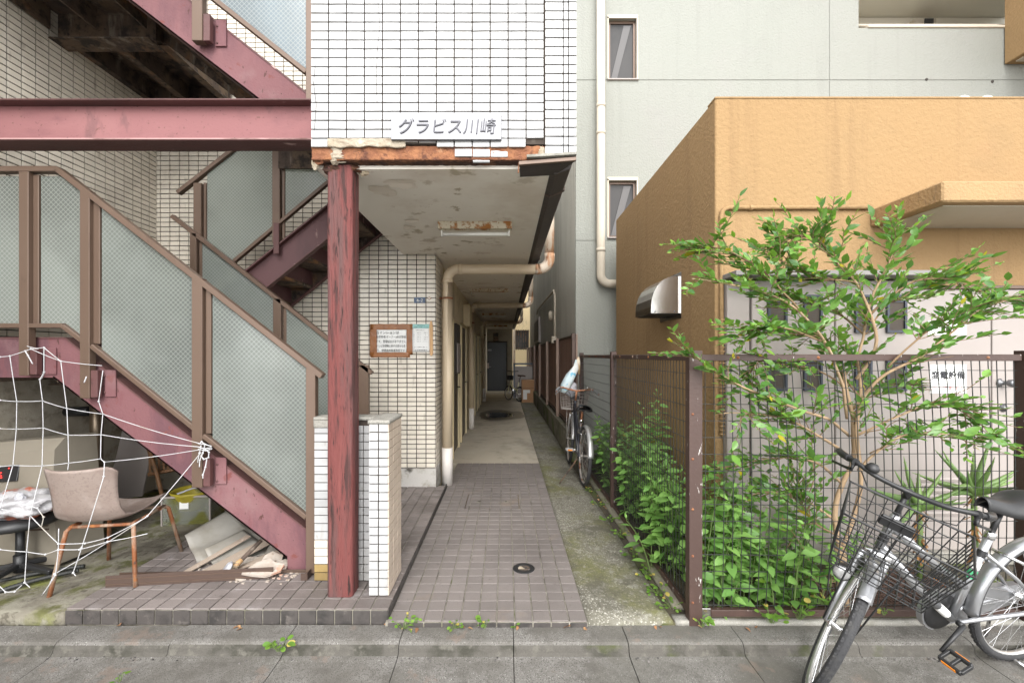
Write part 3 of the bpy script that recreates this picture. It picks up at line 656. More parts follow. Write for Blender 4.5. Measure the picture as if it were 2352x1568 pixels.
# dark door in the end wall
d = MB(); d.box(-.866, .016, 18.47, 18.52, .0, 2.01, .004); do = obj('end_door', d, mk('black_blue_door', (.008, .012, .015, 1), rough=.35), apt)
f = MB(); f.box(.018, .06, 18.46, 18.51, 0, 2.06); f.box(-.91, .06, 18.461, 18.511, 2.012, 2.07); obj('frame', f, m_void, do)
m = MB(); m.box(-.78, -.71, 18.44, 18.47, .93, 1.16, .004); obj('lock_plate', m, mk('pink_lock_plate', (.5, .38, .36, 1), rough=.4), do)
m = MB(); m.tube([(-.74, 18.44, 1.0), (-.74, 18.40, 1.0), (-.62, 18.40, 1.0)], .012, 8); obj('handle', m, m_chrome, do)
m = MB(); m.box(-.82, -.60, 18.455, 18.47, 1.66, 1.74); obj('name_plate', m, m_steel, do)
m = MB(); m.box(-.53, -.31, 18.38, 18.5, 2.08, 2.42, .01); mo = obj('electric_meter', m, m_dark_steel, apt)
m = MB(); m.box(-.50, -.34, 18.365, 18.385, 2.26, 2.38, .004); obj('meter_dial', m, m_window, mo)

# ================================================================ ceiling lights
def ceiling_light(label, Y, x0, x1, tube=True, drop=.055):
    t = thing('ceiling_light', label, 'ceiling light', ((x0+x1)/2, Y, CZ), 'rusted strip lights under the soffit')
    g = MB(); g.prism([(Y-.05, CZ-.001), (Y-.035, CZ-drop), (Y+.035, CZ-drop), (Y+.05, CZ-.001)], 'yz', x0, x1); obj('housing', g, m_lamp_rust, t)
    for x in (x0+.02, x1-.03):
        m = MB(); m.box(x, x+.012, Y+.015, Y+.055, CZ-drop-.05, CZ-drop-.001); obj('lamp_holder', m, m_tube, t)
    if tube:
        m = MB(); m.tube([(x0+.033, Y+.035, CZ-drop-.030), (x1-.032, Y+.035, CZ-drop-.030)], .0155, 10); obj('lamp_tube', m, m_tube, t)
ceiling_light('rusted strip light with its tube, nearest under the stained soffit', 3.70, -.565, .05)
ceiling_light('rusty strip light without a tube, between the first and second pipes', 7.35, -.60, .04, tube=False)
ceiling_light('dim strip light between the second and third pipes', 11.6, -.62, .0)
ceiling_light('farthest strip light, close to the dark end door', 16.2, -.6, .05)

# ================================================================ downpipes crossing the passage
def arc(c, r, a0, a1, axis='xz', n=7):
    out = []
    for k in range(n):
        a = R(lerp(a0, a1, k/(n-1)))
        if axis == 'xz': out.append(Vector((c[0]+r*math.cos(a), c[1], c[2]+r*math.sin(a))))
    return out
def passage_pipe(label, Y, xl, r, zt, foot=True):
    t = thing('drain_pipe', label, 'pipe', (xl, Y, 0), 'drain pipes crossing the passage')
    xr = .50; q = r*2.2
    g = MB(); g.tube([(xl, Y, .42 if foot else 0), (xl, Y, zt-q)] + arc((xl+q, Y, zt-q), q, 180, 90) + [(xr-.16, Y, zt)], r, 16); obj('pipe', g, m_pipe, t)
    g = MB(); g.tube([(xr-.165, Y, zt), (xr-q, Y, zt)] + arc((xr-q, Y, zt+q), q, 270, 360) + [(xr, Y, zt+q+.05)], r*1.06, 16); obj('elbow', g, m_pipe_rust, t)
    g = MB(); g.tube([(xr, Y, zt+q+.05), (xr, Y, zt+.8)], r*.96, 16); obj('riser_pipe', g, m_pipe_rust, t)
    g = MB(); g.tube([(xl, Y, 0), (xl, Y, .425)], r*1.07, 16); obj('pipe_foot', g, m_pipe_w, t)
    g = MB(); g.tube([(xl, Y, zt-q-.03), (xl, Y, zt-q+.01)], r*1.08, 16); g.tube([(xl+q, Y, zt), (xl+q+.05, Y, zt)], r*1.08, 16); obj('pipe_sleeve', g, m_pipe, t)
    for z in (2.12, ):
        g = MB(); g.tube([(xl, Y, z), (xl, Y, z+.022)], r*1.1, 16, smooth=False); g.box(-.80, xl-r*.8, Y-.006, Y+.006, z+.002, z+.02); obj('pipe_clamp', g, m_rust, t)
passage_pipe('cream drain pipe nearest the notices, bending across the passage ceiling', 5.07, -.672, .058, 2.465)
passage_pipe('second cream drain pipe from the street, beside the middle doors', 8.86, -.690, .052, 2.48)
passage_pipe('farthest cream drain pipe, close to the dark end door', 14.2, -.70, .05, 2.54)

# ================================================================ steel staircase
st = thing('steel_staircase', 'pink painted steel staircase with bronze railings and wired glass, rising beside the red post', 'staircase', (-2.1, 3.5, 0))
def P3(x, y, Y, dz=0.0): p = at(x, y, Y); return Vector((p.x, p.y, p.z+dz))
def plate(pts, Y0, th, mat, name, dz=0.0, Yr=None, parent=None):
    "flat piece drawn at depth Yr, extruded th"
    q = [P3(x, y, Yr or Y0, dz) for x, y in pts]; g = MB(); g.prism([(p.x, p.z) for p in q], 'xz', Y0, Y0+th); return obj(name, g, mat, parent or st)
def rail(a, b, Y, dz, wd=.055, ht=.036, name='handrail', mat=None, bev=.003):
    g = MB(); g.bar(P3(a[0], a[1], Y, dz), P3(b[0], b[1], Y, dz), wd, ht, bev=bev); return obj(name, g, mat or m_brown, st)
def post(x0, x1, yt, yb, Y, dz, d=.05, name='rail_post', mat=None):
    a, b = P3(x0, yt, Y, dz), P3(x1, yb, Y, dz); g = MB(); g.box(a.x, b.x, Y-d/2, Y+d/2, b.z, a.z, .003); return obj(name, g, mat or m_brown, st)
FLOOR = 2.89
def ytop(x): return 398 if x < 137 else 398+.782*(x-137)
def ybot(x):
    if x < 148: return 742
    return 742+.79*(x-148) if x < 219 else 793.6+.79*(x-219)
for dz in (0.0, FLOOR):
    up = dz > 0
    YS = 2.93
    plate([(-300, 774), (150, 774), (709, 1217), (718, 1224), (718, 1312), (660, 1312), (660, 1281), (122, 866.6), (-300, 866.6)], YS, .012, m_pink, 'stringer', dz)
    # rolled lips of the stringer
    for (a, b) in (((-300, 774), (150, 774)), ((150, 774), (709, 1217))):
        pa, pb = P3(*a, YS, dz), P3(*b, YS, dz); g = MB(); g.bar(pa+Vector((0, .04, -.006)), pb+Vector((0, .04, -.006)), .09, .010); obj('stringer_lip', g, m_flange, st)
    pa, pb = P3(122, 866.6, YS, dz), P3(660, 1281, YS, dz); g = MB(); g.bar(pa+Vector((0, .045, .006)), pb+Vector((0, .045, .006)), .09, .010); obj('stringer_lip', g, m_flange, st)
    g = MB(); q = [P3(x, y, YS, dz) for x, y in [(-300, 774), (150, 774), (709, 1217), (718, 1312), (660, 1312), (660, 1281), (122, 866.6), (-300, 866.6)]]
    g.prism([(p.x, p.z) for p in q], 'xz', 3.86, 3.872); obj('stringer', g, m_pink_shade if not up else m_dark_steel, st)
    for i in range(8):
        z = PZ + dz + .181*(i+1); x1 = -1.30-.2175*i; x0 = x1-.235
        g = MB(); g.box(x0, x1, 2.945, 3.858, z-.03, z, .003); obj('tread', g, m_yard if not up else m_dark_steel, st)
        g = MB(); g.box(x0+.008, x0+.014, 2.946, 3.857, z+.001, z+.150); 
        if i < 7: obj('riser_plate', g, m_dark_steel, st)
    # half landing with cross beams
    zl = 1.50+dz
    g = MB(); g.box(-3.812, -2.985, 2.945, 4.815, zl-.02, zl); obj('landing_deck', g, m_dark_steel, st)
    g = MB(); g.box(-3.812, -2.98, 3.76, 3.775, zl-.26, zl-.021); g.box(-3.812, -2.98, 3.68, 3.85, zl-.27, zl-.2605); obj('landing_beam', g, m_dark_steel, st)
    g = MB(); g.box(-3.812, -2.98, 4.77, 4.79, zl-.22, zl-.021); g.box(-3.812, -2.98, 4.70, 4.80, zl-.23, zl-.2205); obj('landing_beam', g, m_dark_steel, st)
    for x in (-3.80, -3.42, -3.0):
        g = MB(); g.box(x, x+.012, 3.786, 4.765, zl-.20, zl-.021); g.box(x-.03, x+.045, 3.852, 4.698, zl-.21, zl-.2005); obj('landing_joist', g, m_dark_steel, st)
        g = MB(); g.box(x+.002, x+.014, 2.95, 3.675, zl-.20, zl-.021); obj('landing_joist', g, m_dark_steel, st)
    # street side railing
    YR = 2.885
    rail((-300, 391), (139, 391), YR, dz); rail((137, 391), (742, 864), YR, dz)
    rail((-300, 748), (150, 748), YR, dz, .045, .03, 'bottom_rail'); rail((149, 749), (193, 782), YR, dz, .045, .03, 'bottom_rail')
    rail((214, 794), (449, 982), YR, dz, .045, .03, 'bottom_rail'); rail((470, 999), (706, 1186), YR, dz, .045, .03, 'bottom_rail')
    for (x0, x1, yt, yb, i0, i1, ib) in ((52, 74, 397, 862, 79, 92, 743), (191, 213, 440, 914, 216, 232, 790), (446, 470, 640, 1117, 474, 487, 995), (706, 728, 845, 1312, None, None, None)):
        post(x0, x1, yt, yb, YR-.002, dz)
        if i0:
            post(i0, i1, ytop(i0)+4, ib, YR+.012, dz, .02, 'mullion')
            post(x1+.5, i0-.5, ytop(x1)+6, yb-70, YR+.016, dz, .012, 'mullion_gap_shade', m_brown_d)  # dark strip standing in for the shade between post and mullion
            # bracket bolted to the stringer
            g = MB(); a = P3(x1+.5, yb-64, YR, dz); b = P3(x1+16, yb-2, YR, dz); g.box(a.x, b.x, YR-.018, YR+.020, b.z, a.z, .003); obj('bracket', g, m_flange, st)
            g = MB(); a = P3(x1+17, yb-64, YR, dz); b = P3(x1+42, yb-2, YR, dz); g.box(a.x, b.x, YS-.012, YS-.001, b.z, a.z, .002); br = obj('bracket_plate', g, m_pink, st)
            for yy in (yb-52, yb-14):
                c = P3(x1+32, yy, YS, dz); g = MB(); g.lathe([(0, .006), (.006, .006), (.007, 0)], Matrix.Translation((c.x, YS-.012, c.z)) @ Matrix.Rotation(R(90), 4, 'X'), 8); obj('bolt', g, m_flange, br)
    if not up:
        g = MB(); a = P3(716, 1240, YR, 0); g.box(a.x-.035, a.x-.012, YS-.016, YS-.001, PZ, a.z+.04, .002); obj('foot_plate', g, m_flange, st)
    def pane(xs, Y=YR+.006, tp=ytop, bt=ybot, mat=None):
        xs_ = sorted(set([xs[0], xs[1]] + [x for x in (137, 148) if xs[0] < x < xs[1]]))
        poly = [(x, tp(x)+6) for x in xs_] + [(x, bt(x)) for x in reversed(xs_)]
        plate(poly, Y, .006, mat or (m_glass_up if up else m_glass), 'glass_pane', dz, Yr=YR)
    pane((-260, 52)); pane((92, 191)); pane((232, 446)); pane((487, 706))
    # inner railing of the front flight
    YB = 3.98; mt = m_brown
    if up: continue
    rail((397, 497), (855, 857), YB, dz, .05, .036)
    for (x0, x1) in ((440, 455), (630, 648), (823, 848)):
        post(x0, x1, 497+.786*(x0-397)+6, 497+.786*(x0-397)+(300 if x0 < 800 else 180), YB, dz)
        if x0 < 800: post(x1+4, x1+11, 505+.786*(x1-397)+6, 790+.786*(x0-397), YB+.012, dz, .02, 'mullion')
    for (x0, x1) in ((462, 630), (655, 823)):
        plate([(x0, 503+.786*(x0-397)), (x1, 503+.786*(x1-397)), (x1, 770+.786*(x1-397) if x1 < 800 else 1030), (x0, 770+.786*(x0-397))], YB+.006, .006, m_glass, 'glass_pane', dz, Yr=YB)
    rail((440, 805), (823, 1106), YB, dz, .045, .03, 'bottom_rail')
# back flight, rising to the right
YA, YZ = 4.06, 4.74
s2 = .80
def zline(x, z0=1.74): return z0+s2*(x+3.0)
for (Y0, mat) in ((YA, m_pink_shade), (YZ, m_dark_steel)):
    x0, x1 = -3.0, -1.135
    g = MB(); g.prism([(x0, zline(x0)-.30), (x1, zline(x1)-.30), (x1, zline(x1)), (x0, zline(x0))], 'xz', Y0, Y0+.012); obj('stringer', g, mat, st)
    g = MB(); g.bar((x0, Y0-.02, zline(x0)), (x1, Y0-.02, zline(x1)), .06, .012); g.bar((x0, Y0-.02, zline(x0)-.3), (x1, Y0-.02, zline(x1)-.3), .06, .012); obj('stringer_lip', g, m_flange, st)
for i in range(8):
    z = 1.55+.181*(i+.7); x0 = -2.99+.2262*i
    g = MB(); g.box(x0, x0+.25, YA+.02, YZ-.002, z-.03, z, .003); obj('tread', g, m_dark_steel, st)
    g = MB(); g.box(x0+.005, x0+.012, YA+.02, YZ-.002, z-.175, z-.031); obj('riser_plate', g, m_pink_shade, st)
YR2 = 4.04
rail((410, 444), (865, 89), YR2, 0, .05, .036)
rail((539, 600), (870, 322), YR2, 0, .045, .03, 'bottom_rail'); rail((440, 690), (541, 601), YR2, 0, .045, .03, 'bottom_rail')
for (x0, x1, yb) in ((448, 466, 680), (628, 646, 560)):
    yt = 448-.78*(x0-415)
    post(x0, x1, yt, yb, YR2, 0); post(x1+3, x1+9, yt-2, yb-10, YR2+.012, 0, .02, 'mullion')
for (x0, x1) in ((475, 628), (655, 860)):
    plate([(x0, 446-.78*(x0-415)), (x1, 446-.78*(x1-415)), (x1, 598-.84*(x1-539)), (x0, 598-.84*(x0-539))], YR2+.006, .006, m_glass, 'glass_pane', 0, Yr=YR2)
g = MB(); a = P3(633, 520, YR2, 0); g.box(a.x, a.x+.05, YR2-.04, YR2-.026, a.z-.26, a.z+.02, .002); obj('bracket', g, m_flange, st)
# floor beam behind, at the head of the back flight
g = MB(); g.box(-2.06, -1.14, 4.0, 4.02, 3.17, 3.34); obj('landing_beam', g, m_dark_steel, st)
# big pink beam across the bay
bm = MB(); bm.box(-7, -1.13, 2.818, 2.832, 2.828, 3.065)
be = obj('cross_beam', bm, m_beam, st)
g = MB(); g.box(-7, -1.13, 2.75, 2.90, 2.816, 2.8275, .003); obj('lower_flange', g, m_flange, be)
def peel(u, v):
    x = lerp(-3.6, -1.14, u); h_ = .018+.014*mnoise.noise(Vector((x*3, 0, 1)))+.008*mnoise.noise(Vector((x*14, 0, 2)))
    return Vector((x, 2.8165-.0008*v, 2.829+max(.003, h_)*v))
g = MB(); g.slab(peel, 160, 2, .001); obj('peeling_paint_edge', g, mk('chalky_peeled_paint', (.42, .32, .31, 1), [(9, .45, .62, (.3, .21, .2, 1), (.4, 1, 1)), (30, .55, .66, (.2, .14, .13, 1))], rough=.9), be)
g = MB(); g.box(-7, -1.13, 2.7485, 2.7497, 2.822, 2.829); obj('bare_flange_lip', g, mk('chalky_lip', (.45, .27, .26, 1), [(7, .5, .64, (.12, .06, .05, 1), (.3, 1, 1))], rough=.8), be)
g = MB(); g.box(-7, -1.13, 2.75, 2.90, 3.0655, 3.077, .003); obj('upper_flange', g, m_flange, be)

# ================================================================ neighbour: pale green building
gb = thing('pale_green_building', 'pale green stuccoed building standing behind the orange one, with two narrow windows', 'building', (4, 8, 0))
GY = 6.6
def holed(x0, x1, z0, z1, holes, y0, y1, gx=(), gz=(), gw=.007):
    xs = sorted({x0, x1, *[h[0] for h in holes], *[h[1] for h in holes], *[a for g_ in gx for a in (g_-gw, g_+gw)]})
    zs = sorted({z0, z1, *[h[2] for h in holes], *[h[3] for h in holes], *[a for g_ in gz for a in (g_-gw, g_+gw)]})
    m = MB()
    for i in range(len(xs)-1):
        for j in range(len(zs)-1):
            cx, cz = (xs[i]+xs[i+1])/2, (zs[j]+zs[j+1])/2
            if any(h[0] < cx < h[1] and h[2] < cz < h[3] for h in holes): continue
            if any(abs(cx-g_) < gw*.99 for g_ in gx) or any(abs(cz-g_) < gw*.99 for g_ in gz): 
                m.box(xs[i], xs[i+1], y0+.008, y1, zs[j], zs[j+1]); continue
            m.box(xs[i], xs[i+1], y0, y1, zs[j], zs[j+1])
    return m
win = [(1.534, 1.951, 5.60, 6.50), (1.534, 1.951, 3.24, 4.085)]
bal = (5.267, 9.0, 6.36, 7.76)
obj('front_wall', holed(1.042, 10.5, -.1, 7.9, win+[bal], GY, GY+.22, gx=(4.83,), gz=(5.585, 3.19)), m_green, gb)
g = MB(); g.prism([(1.038, GY+.002), (.962, 17.7), (3, 17.7), (3, GY+.225), (1.04, GY+.225)], 'xy', -.1, 7.9); obj('side_wall', g, m_grey, gb)
g = MB(); g.box(3.0, 10.5, GY+2.2, 17.7, -.1, 7.9); obj('core', g, m_green, gb)
g = MB(); g.box(1.3, 2.2, GY+.60, GY+.62, 2.9, 7); obj('stairwell_void', g, m_void, gb)
for (x0, x1, z0, z1) in win:
    f = MB(); t_ = .035
    for (a, b_, c, d) in ((x0, x0+t_, z0, z1), (x1-t_, x1, z0, z1), (x0+t_, x1-t_, z0, z0+t_), (x0+t_, x1-t_, z1-t_, z1)): f.box(a, b_, GY+.05, GY+.10, c, d)
    wo = obj('window', f, m_brown, gb)
    g = MB(); g.box(x0-.02, x1+.03, GY-.03, GY+.10, z0-.022, z0-.002, .004); obj('sill', g, m_panel, wo)
    g = MB(); g.box(x0-.022, x0-.001, GY-.014, GY+.05, z0, z1+.02); g.box(x0-.022, x1+.02, GY-.014, GY+.05, z1+.001, z1+.05); g.box(x1+.001, x1+.02, GY-.014, GY+.05, z0, z1); obj('surround', g, m_soffit, wo)
    b = NB('wired_stair_window') if False else None
    g = MB(); g.box(x0+t_, x1-t_, GY+.072, GY+.078, z0+t_, z1-t_); obj('pane', g, m_window, wo)
    for k in (0, 1):
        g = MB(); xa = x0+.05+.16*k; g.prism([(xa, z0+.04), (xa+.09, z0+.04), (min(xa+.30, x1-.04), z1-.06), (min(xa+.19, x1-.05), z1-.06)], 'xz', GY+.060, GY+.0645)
        if k == 0: obj('stair_reflection_strip', g, mk('grey_stair_reflection', (.12, .116, .116, 1), rough=.7), wo)  # reflection of a stair, put on the pane as a grey strip
# recessed walkway at the top right
m_walk = mk('pale_walkway_paint', (.78, .74, .64, 1), rough=.8)
g = MB(); g.box(5.0, 9.3, 8.2, 8.3, 6.0, 7.74); obj('walkway_back_wall', g, m_walk, gb)
g = MB(); g.box(5.0, 9.3, 6.83, 8.3, 7.75, 7.85); obj('walkway_ceiling', g, m_walk, gb)
g = MB(); g.box(5.0, 9.3, 6.83, 8.19, 5.9, 6.0); obj('walkway_floor', g, m_patch, gb)
g = MB(); g.box(5.40, 9.0, GY-.02, GY+.24, 6.362, 6.40, .006); obj('parapet_cap', g, m_soffit, gb)
g = MB(); g.tube([(5.30, GY+.10, 6.47), (9.0, GY+.10, 6.47)], .022, 8); ra = obj('handrail', g, m_soffit, gb)
for x in (5.5, 6.6, 7.7, 8.8):
    g = MB(); g.tube([(x, GY+.10, 6.40), (x, GY+.10, 6.47)], .012, 6); obj('baluster', g, m_soffit, ra)
g = MB(); g.box(7.45, 7.85, 8.05, 8.195, 7.38, 7.62, .01); eb = obj('wall_box', g, m_soffit, gb)
g = MB(); g.box(7.62, 7.78, 8.03, 8.052, 7.45, 7.60, .004); obj('meter_dial', g, m_window, eb)
for x in (6.78, 7.12):
    Mt = Matrix.Translation((x, GY-.002, 5.22)) @ Matrix.Rotation(R(90), 4, 'X')
    g = MB(); g.lathe([(.11, 0), (.11, .03), (.10, .07), (.07, .105), (0, .12)], Mt, 16); vo = obj('vent_cap', g, m_paper, gb)
    g = MB(); g.box(x-.07, x+.07, GY-.10, GY-.02, 5.095, 5.12); obj('vent_mouth', g, m_void, vo)
for (x, y) in ((2128, 183), (2279, 188)):
    c = at(x, y, GY); g = MB(); g.lathe([(0, .012), (.02, .012), (.022, 0)], Matrix.Translation((c.x, GY+.004, c.z)) @ Matrix.Rotation(R(90), 4, 'X'), 8); obj('anchor_hole', g, m_void, gb)
# pipework and window on the grey alley side
def gx_(Y): return 1.086-.007*Y-.003
g = MB(); g.tube([(gx_(8.95)-.03, 8.95, 1.75), (gx_(8.95)-.03, 8.95, 2.70), (gx_(9.1)-.03, 9.15, 2.82), (gx_(13)-.03, 13.3, 2.86), (gx_(13)-.06, 13.35, 2.7)], .022, 8); obj('conduit', g, m_soffit, gb)
g = MB(); g.box(gx_(9)-.10, gx_(9)-.003, 8.86, 9.06, 1.72, 1.86, .008); obj('conduit_box', g, m_soffit, gb)
g = MB(); g.lathe([(.11, 0), (.11, .05), (.09, .08), (0, .08)], Matrix.Translation((gx_(9.7), 9.7, 2.34)) @ Matrix.Rotation(R(-90), 4, 'Y'), 16); obj('round_vent', g, m_soffit, gb)
g = MB(); g.box(gx_(13.6)-.05, gx_(13.6)+.01, 12.65, 14.7, 1.86, 2.58); wo = obj('alley_window', g, m_panel, gb)
g = MB(); g.box(gx_(13.6)-.056, gx_(13.6)-.051, 12.75, 14.6, 1.92, 2.52); obj('pane', g, m_window, wo)
# its downpipe
dp = thing('wall_downpipe', 'cream rain pipe running down the pale green wall and turning behind the orange building', 'pipe', (1.396, 6.5, 2.4))
X0 = 1.396; r = .062
g = MB(); g.tube([(X0, 6.5, 9.4), (X0, 6.5, 2.66)] + [(X0+.13-.13*math.cos(R(a)), 6.5, 2.66-.13*math.sin(R(a))) for a in (15, 35, 55, 75, 90)] + [(X0+.5, 6.5, 2.53)], r, 16); obj('pipe', g, m_soffit, dp)
for z in (4.72, 5.12, 3.0):
    g = MB(); g.tube([(X0, 6.5, z), (X0, 6.5, z+.05)], r*1.07, 16); obj('pipe_clamp', g, m_soffit, dp)
    g = MB(); g.box(X0-.012, X0+.012, 6.5+r*.8, 6.6, z+.01, z+.04); obj('clamp_arm', g, m_soffit, dp)

# ================================================================ orange building
ob = thing('orange_building', 'single storey orange stucco building with canopy and pale metal doors', 'building', (3, 4.5, 0))
OY = 3.2; OX = 1.516; OZ = 3.338
g = MB(); g.box(OX, 7.0, OY, 6.08, -.1, OZ, .008); obj('wall', g, m_orange, ob)
g = MB(); g.box(OX-.004, 7.0, OY-.005, OY+.12, OZ-.006, OZ+.012, .005); obj('parapet_edge', g, m_orange, ob)
g = MB(); g.box(2.636, 4.8, 2.667, 3.198, 2.405, 2.531, .01); cn = obj('canopy', g, m_orange_d, ob)
g = MB(); g.box(2.70, 4.75, 2.73, 3.197, 2.398, 2.404); obj('canopy_soffit', g, m_soffit, cn)
g = MB(); g.lathe([(.02, .012), (.028, .012), (.03, 0)], Matrix.Translation((2.66, 2.70, 2.48)) @ Matrix.Rotation(R(90), 4, 'X'), 10)
# upper storey block seen at the top right corner
g = MB(); g.box(7.43, 10, 3.4, 6.59, 5.81, 9.4, .01); obj('upper_block', g, m_orange, ob)
g = MB(); g.box(7.5, 9.9, 3.5, 6.5, 5.795, 5.809); obj('upper_block_soffit', g, m_soffit, ob)
# pale metal equipment doors
DY = 3.14
def dx(x, Y=DY): return (x-CX)*Y/F
def dzz(y, Y=DY): return H-(y-CY)*Y/F
g = MB(); g.box(dx(1670), dx(1722), DY, OY-.001, .07, dzz(645), .004); obj('door_jamb', g, m_panel, ob)
vents_u = [(1759, 1803), (1841, 1883), (1958, 1996), (2030, 2075)]
for (xa, xb) in ((1725, 1914), (1917, 2110)):
    g = MB(); g.box(dx(xa), dx(xb), DY-.012, OY-.001, .09, dzz(645), .004); do = obj('equipment_door', g, m_panel, ob)
    for (va, vb) in vents_u:
        if xa < va < xb:
            for (ya, yb) in ((678, 764), (826, 897)):
                f = MB(); X0_, X1_, Z0_, Z1_ = dx(va), dx(vb), dzz(yb), dzz(ya); t_ = .016
                for (a, b_, c, d) in ((X0_, X0_+t_, Z0_, Z1_), (X1_-t_, X1_, Z0_, Z1_), (X0_+t_, X1_-t_, Z0_, Z0_+t_), (X0_+t_, X1_-t_, Z1_-t_, Z1_)): f.box(a, b_, DY-.032, DY-.013, c, d)
                vo = obj('vent', f, m_frame_n, do)
                g = MB(); g.box(X0_+t_, X1_-t_, DY-.020, DY-.014, Z0_+t_, Z1_-t_); obj('vent_screen', g, mk('dark_vent_screen', (.06, .048, .038, 1), rough=.8), vo)
                for k in range(1, 2):
                    zz = lerp(Z0_, Z1_, .82); g = MB(); g.box(X0_+t_, X1_-t_, DY-.026, DY-.021, zz-.004, zz+.004); obj('vent_bar', g, m_frame_n, vo)
g = MB(); g.box(dx(1664), dx(2120), DY-.16, OY-.001, dzz(641), dzz(630), .003); obj('door_hood', g, mk('grey_hood_paint', (.22, .205, .195, 1), rough=.45), ob)
g = MB(); g.box(dx(1660), dx(2600), DY-.03, OY-.001, .0, .088, .01); obj('door_plinth', g, m_patch, ob)
for (xa, xb) in ((2114, 2283), (2286, 2560)):
    g = MB(); g.box(dx(xa), dx(xb), DY+.018, OY-.001, .09, dzz(664), .004); obj('service_door', g, m_panel, ob)
g = MB(); g.box(dx(2112), dx(2562), DY+.002, OY-.001, dzz(663), dzz(655), .003); obj('door_head', g, m_brown, ob)
for k in range(7):
    zz = dzz(1102+k*13); g = MB(); g.obox((dx(2170), DY+.012, zz), (dx(2225)-dx(2170), 0, 0), (0, .006, .006), (0, -.002, .008)); obj('louvre', g, m_panel, ob)
# knob and deadbolt
kx, kz = dx(2302), dzz(879)
g = MB(); g.lathe([(.030, 0), (.030, .008), (.016, .012), (.014, .035), (.024, .045), (.026, .065), (.02, .075), (0, .076)], Matrix.Translation((kx, DY+.018, kz)) @ Matrix.Rotation(R(90), 4, 'X') @ Matrix.Rotation(R(25), 4, 'Y'), 18); obj('door_knob', g, m_steel, ob)
g = MB(); g.lathe([(.028, 0), (.028, .008), (.015, .014), (.015, .02), (0, .02)], Matrix.Translation((dx(2310), DY+.018, dzz(937))) @ Matrix.Rotation(R(90), 4, 'X'), 18); obj('deadbolt', g, m_steel, ob)
# orange conduit on the front
cY = OY-.018
pts = [at(2000, 476, cY), at(1690, 477, cY)] + [at(1675-18*math.sin(R(a)), 477+18-18*math.cos(R(a)), cY) for a in (0, 30, 60, 90)] + [at(1657, 620, cY), at(1658, 1000, cY)]
g = MB(); g.tube(pts, .0155, 10); co = obj('conduit', g, m_orange, ob)
for (x, y, hor) in ((1725, 477, 1), (1905, 476, 1), (1657, 512, 0), (1657, 552, 0), (1657, 770, 0)):
    c = at(x, y, cY); g = MB(); d_ = Vector((.012, 0, 0)) if hor else Vector((0, 0, .012)); g.tube([c-d_, c+d_], .019, 10); obj('conduit_clip', g, m_orange_d, co)
g = MB()
for k in range(30):
    c = at(1659, 735+k*9, cY)
    g.tube([c-Vector((0, 0, .004)), c+Vector((0, 0, .004))], .021, 10)
stuff(obj('flexible_sleeve', g, m_orange_d, co))
# stainless hood on the side wall
vh = thing('vent_hood', 'stainless steel quarter-round vent hood on the side of the orange building', 'vent hood', (OX, 4.07, 1.84))
pr2 = [(OX-.001, 1.845), (OX-.255, 1.845), (OX-.255, 1.90)] + [(OX-.255+.20*(1-math.cos(R(a))), 1.90+.265*math.sin(R(a))) for a in (15, 30, 45, 60, 75, 90)] + [(OX-.001, 2.165)]
g = MB(); g.prism(pr2, 'xz', 3.84, 4.30); obj('hood_shell', g, m_steel2, vh)
g = MB(); g.box(OX-.24, OX-.012, 3.855, 4.285, 1.838, 1.8445); obj('hood_mouth', g, m_void, vh)
g = MB(); g.box(OX-.006, OX-.001, 3.81, 4.33, 1.80, 2.20); obj('wall_flange', g, m_steel2, vh)
for (x, z) in ((OX-.22, 1.86), (OX-.05, 1.86)):
    g = MB(); g.lathe([(0, .005), (.006, .005), (.007, 0)], Matrix.Translation((x, 3.84, z)) @ Matrix.Rotation(R(90), 4, 'X'), 8); obj('screw', g, m_steel, vh)

# ================================================================ far yellow house at the end of the alley
fh = thing('far_beige_house', 'beige plastered house closing the far end of the alley, with a barred window', 'building', (1.5, 22, 0))
m_far = mk('beige_far_plaster', (.62, .5, .3, 1), [(1, .45, .7, (.52, .42, .27, 1)), (5, .55, .7, (.4, .33, .22, 1), (1, 1, .4))], rough=.9)
obj('wall', holed(-1, 6, -.1, 8, [(.455, 1.15, 1.78, 2.735)], 22, 22.3), m_far, fh)
g = MB(); g.box(.46, 1.145, 22.14, 22.2, 1.78, 2.735); wo = obj('window', g, m_window, fh)
for k in range(6):
    x = .50+.12*k; g = MB(); g.box(x, x+.02, 21.97, 21.99, 1.74, 2.77); obj('window_bar', g, m_dark_steel, wo)
for z in (1.84, 2.68):
    g = MB(); g.box(.44, 1.16, 21.99, 22.0, z, z+.025); obj('window_bar', g, m_dark_steel, wo)
g = MB(); g.box(.4, 1.5, 21.9, 21.999, -.1, .95); obj('dark_dado', g, m_grey, fh)
g = MB(); g.tube([(.40, 21.5, 0), (.40, 21.5, 7)], .06, 10); obj('rain_pipe', g, m_pipe_rust, fh)

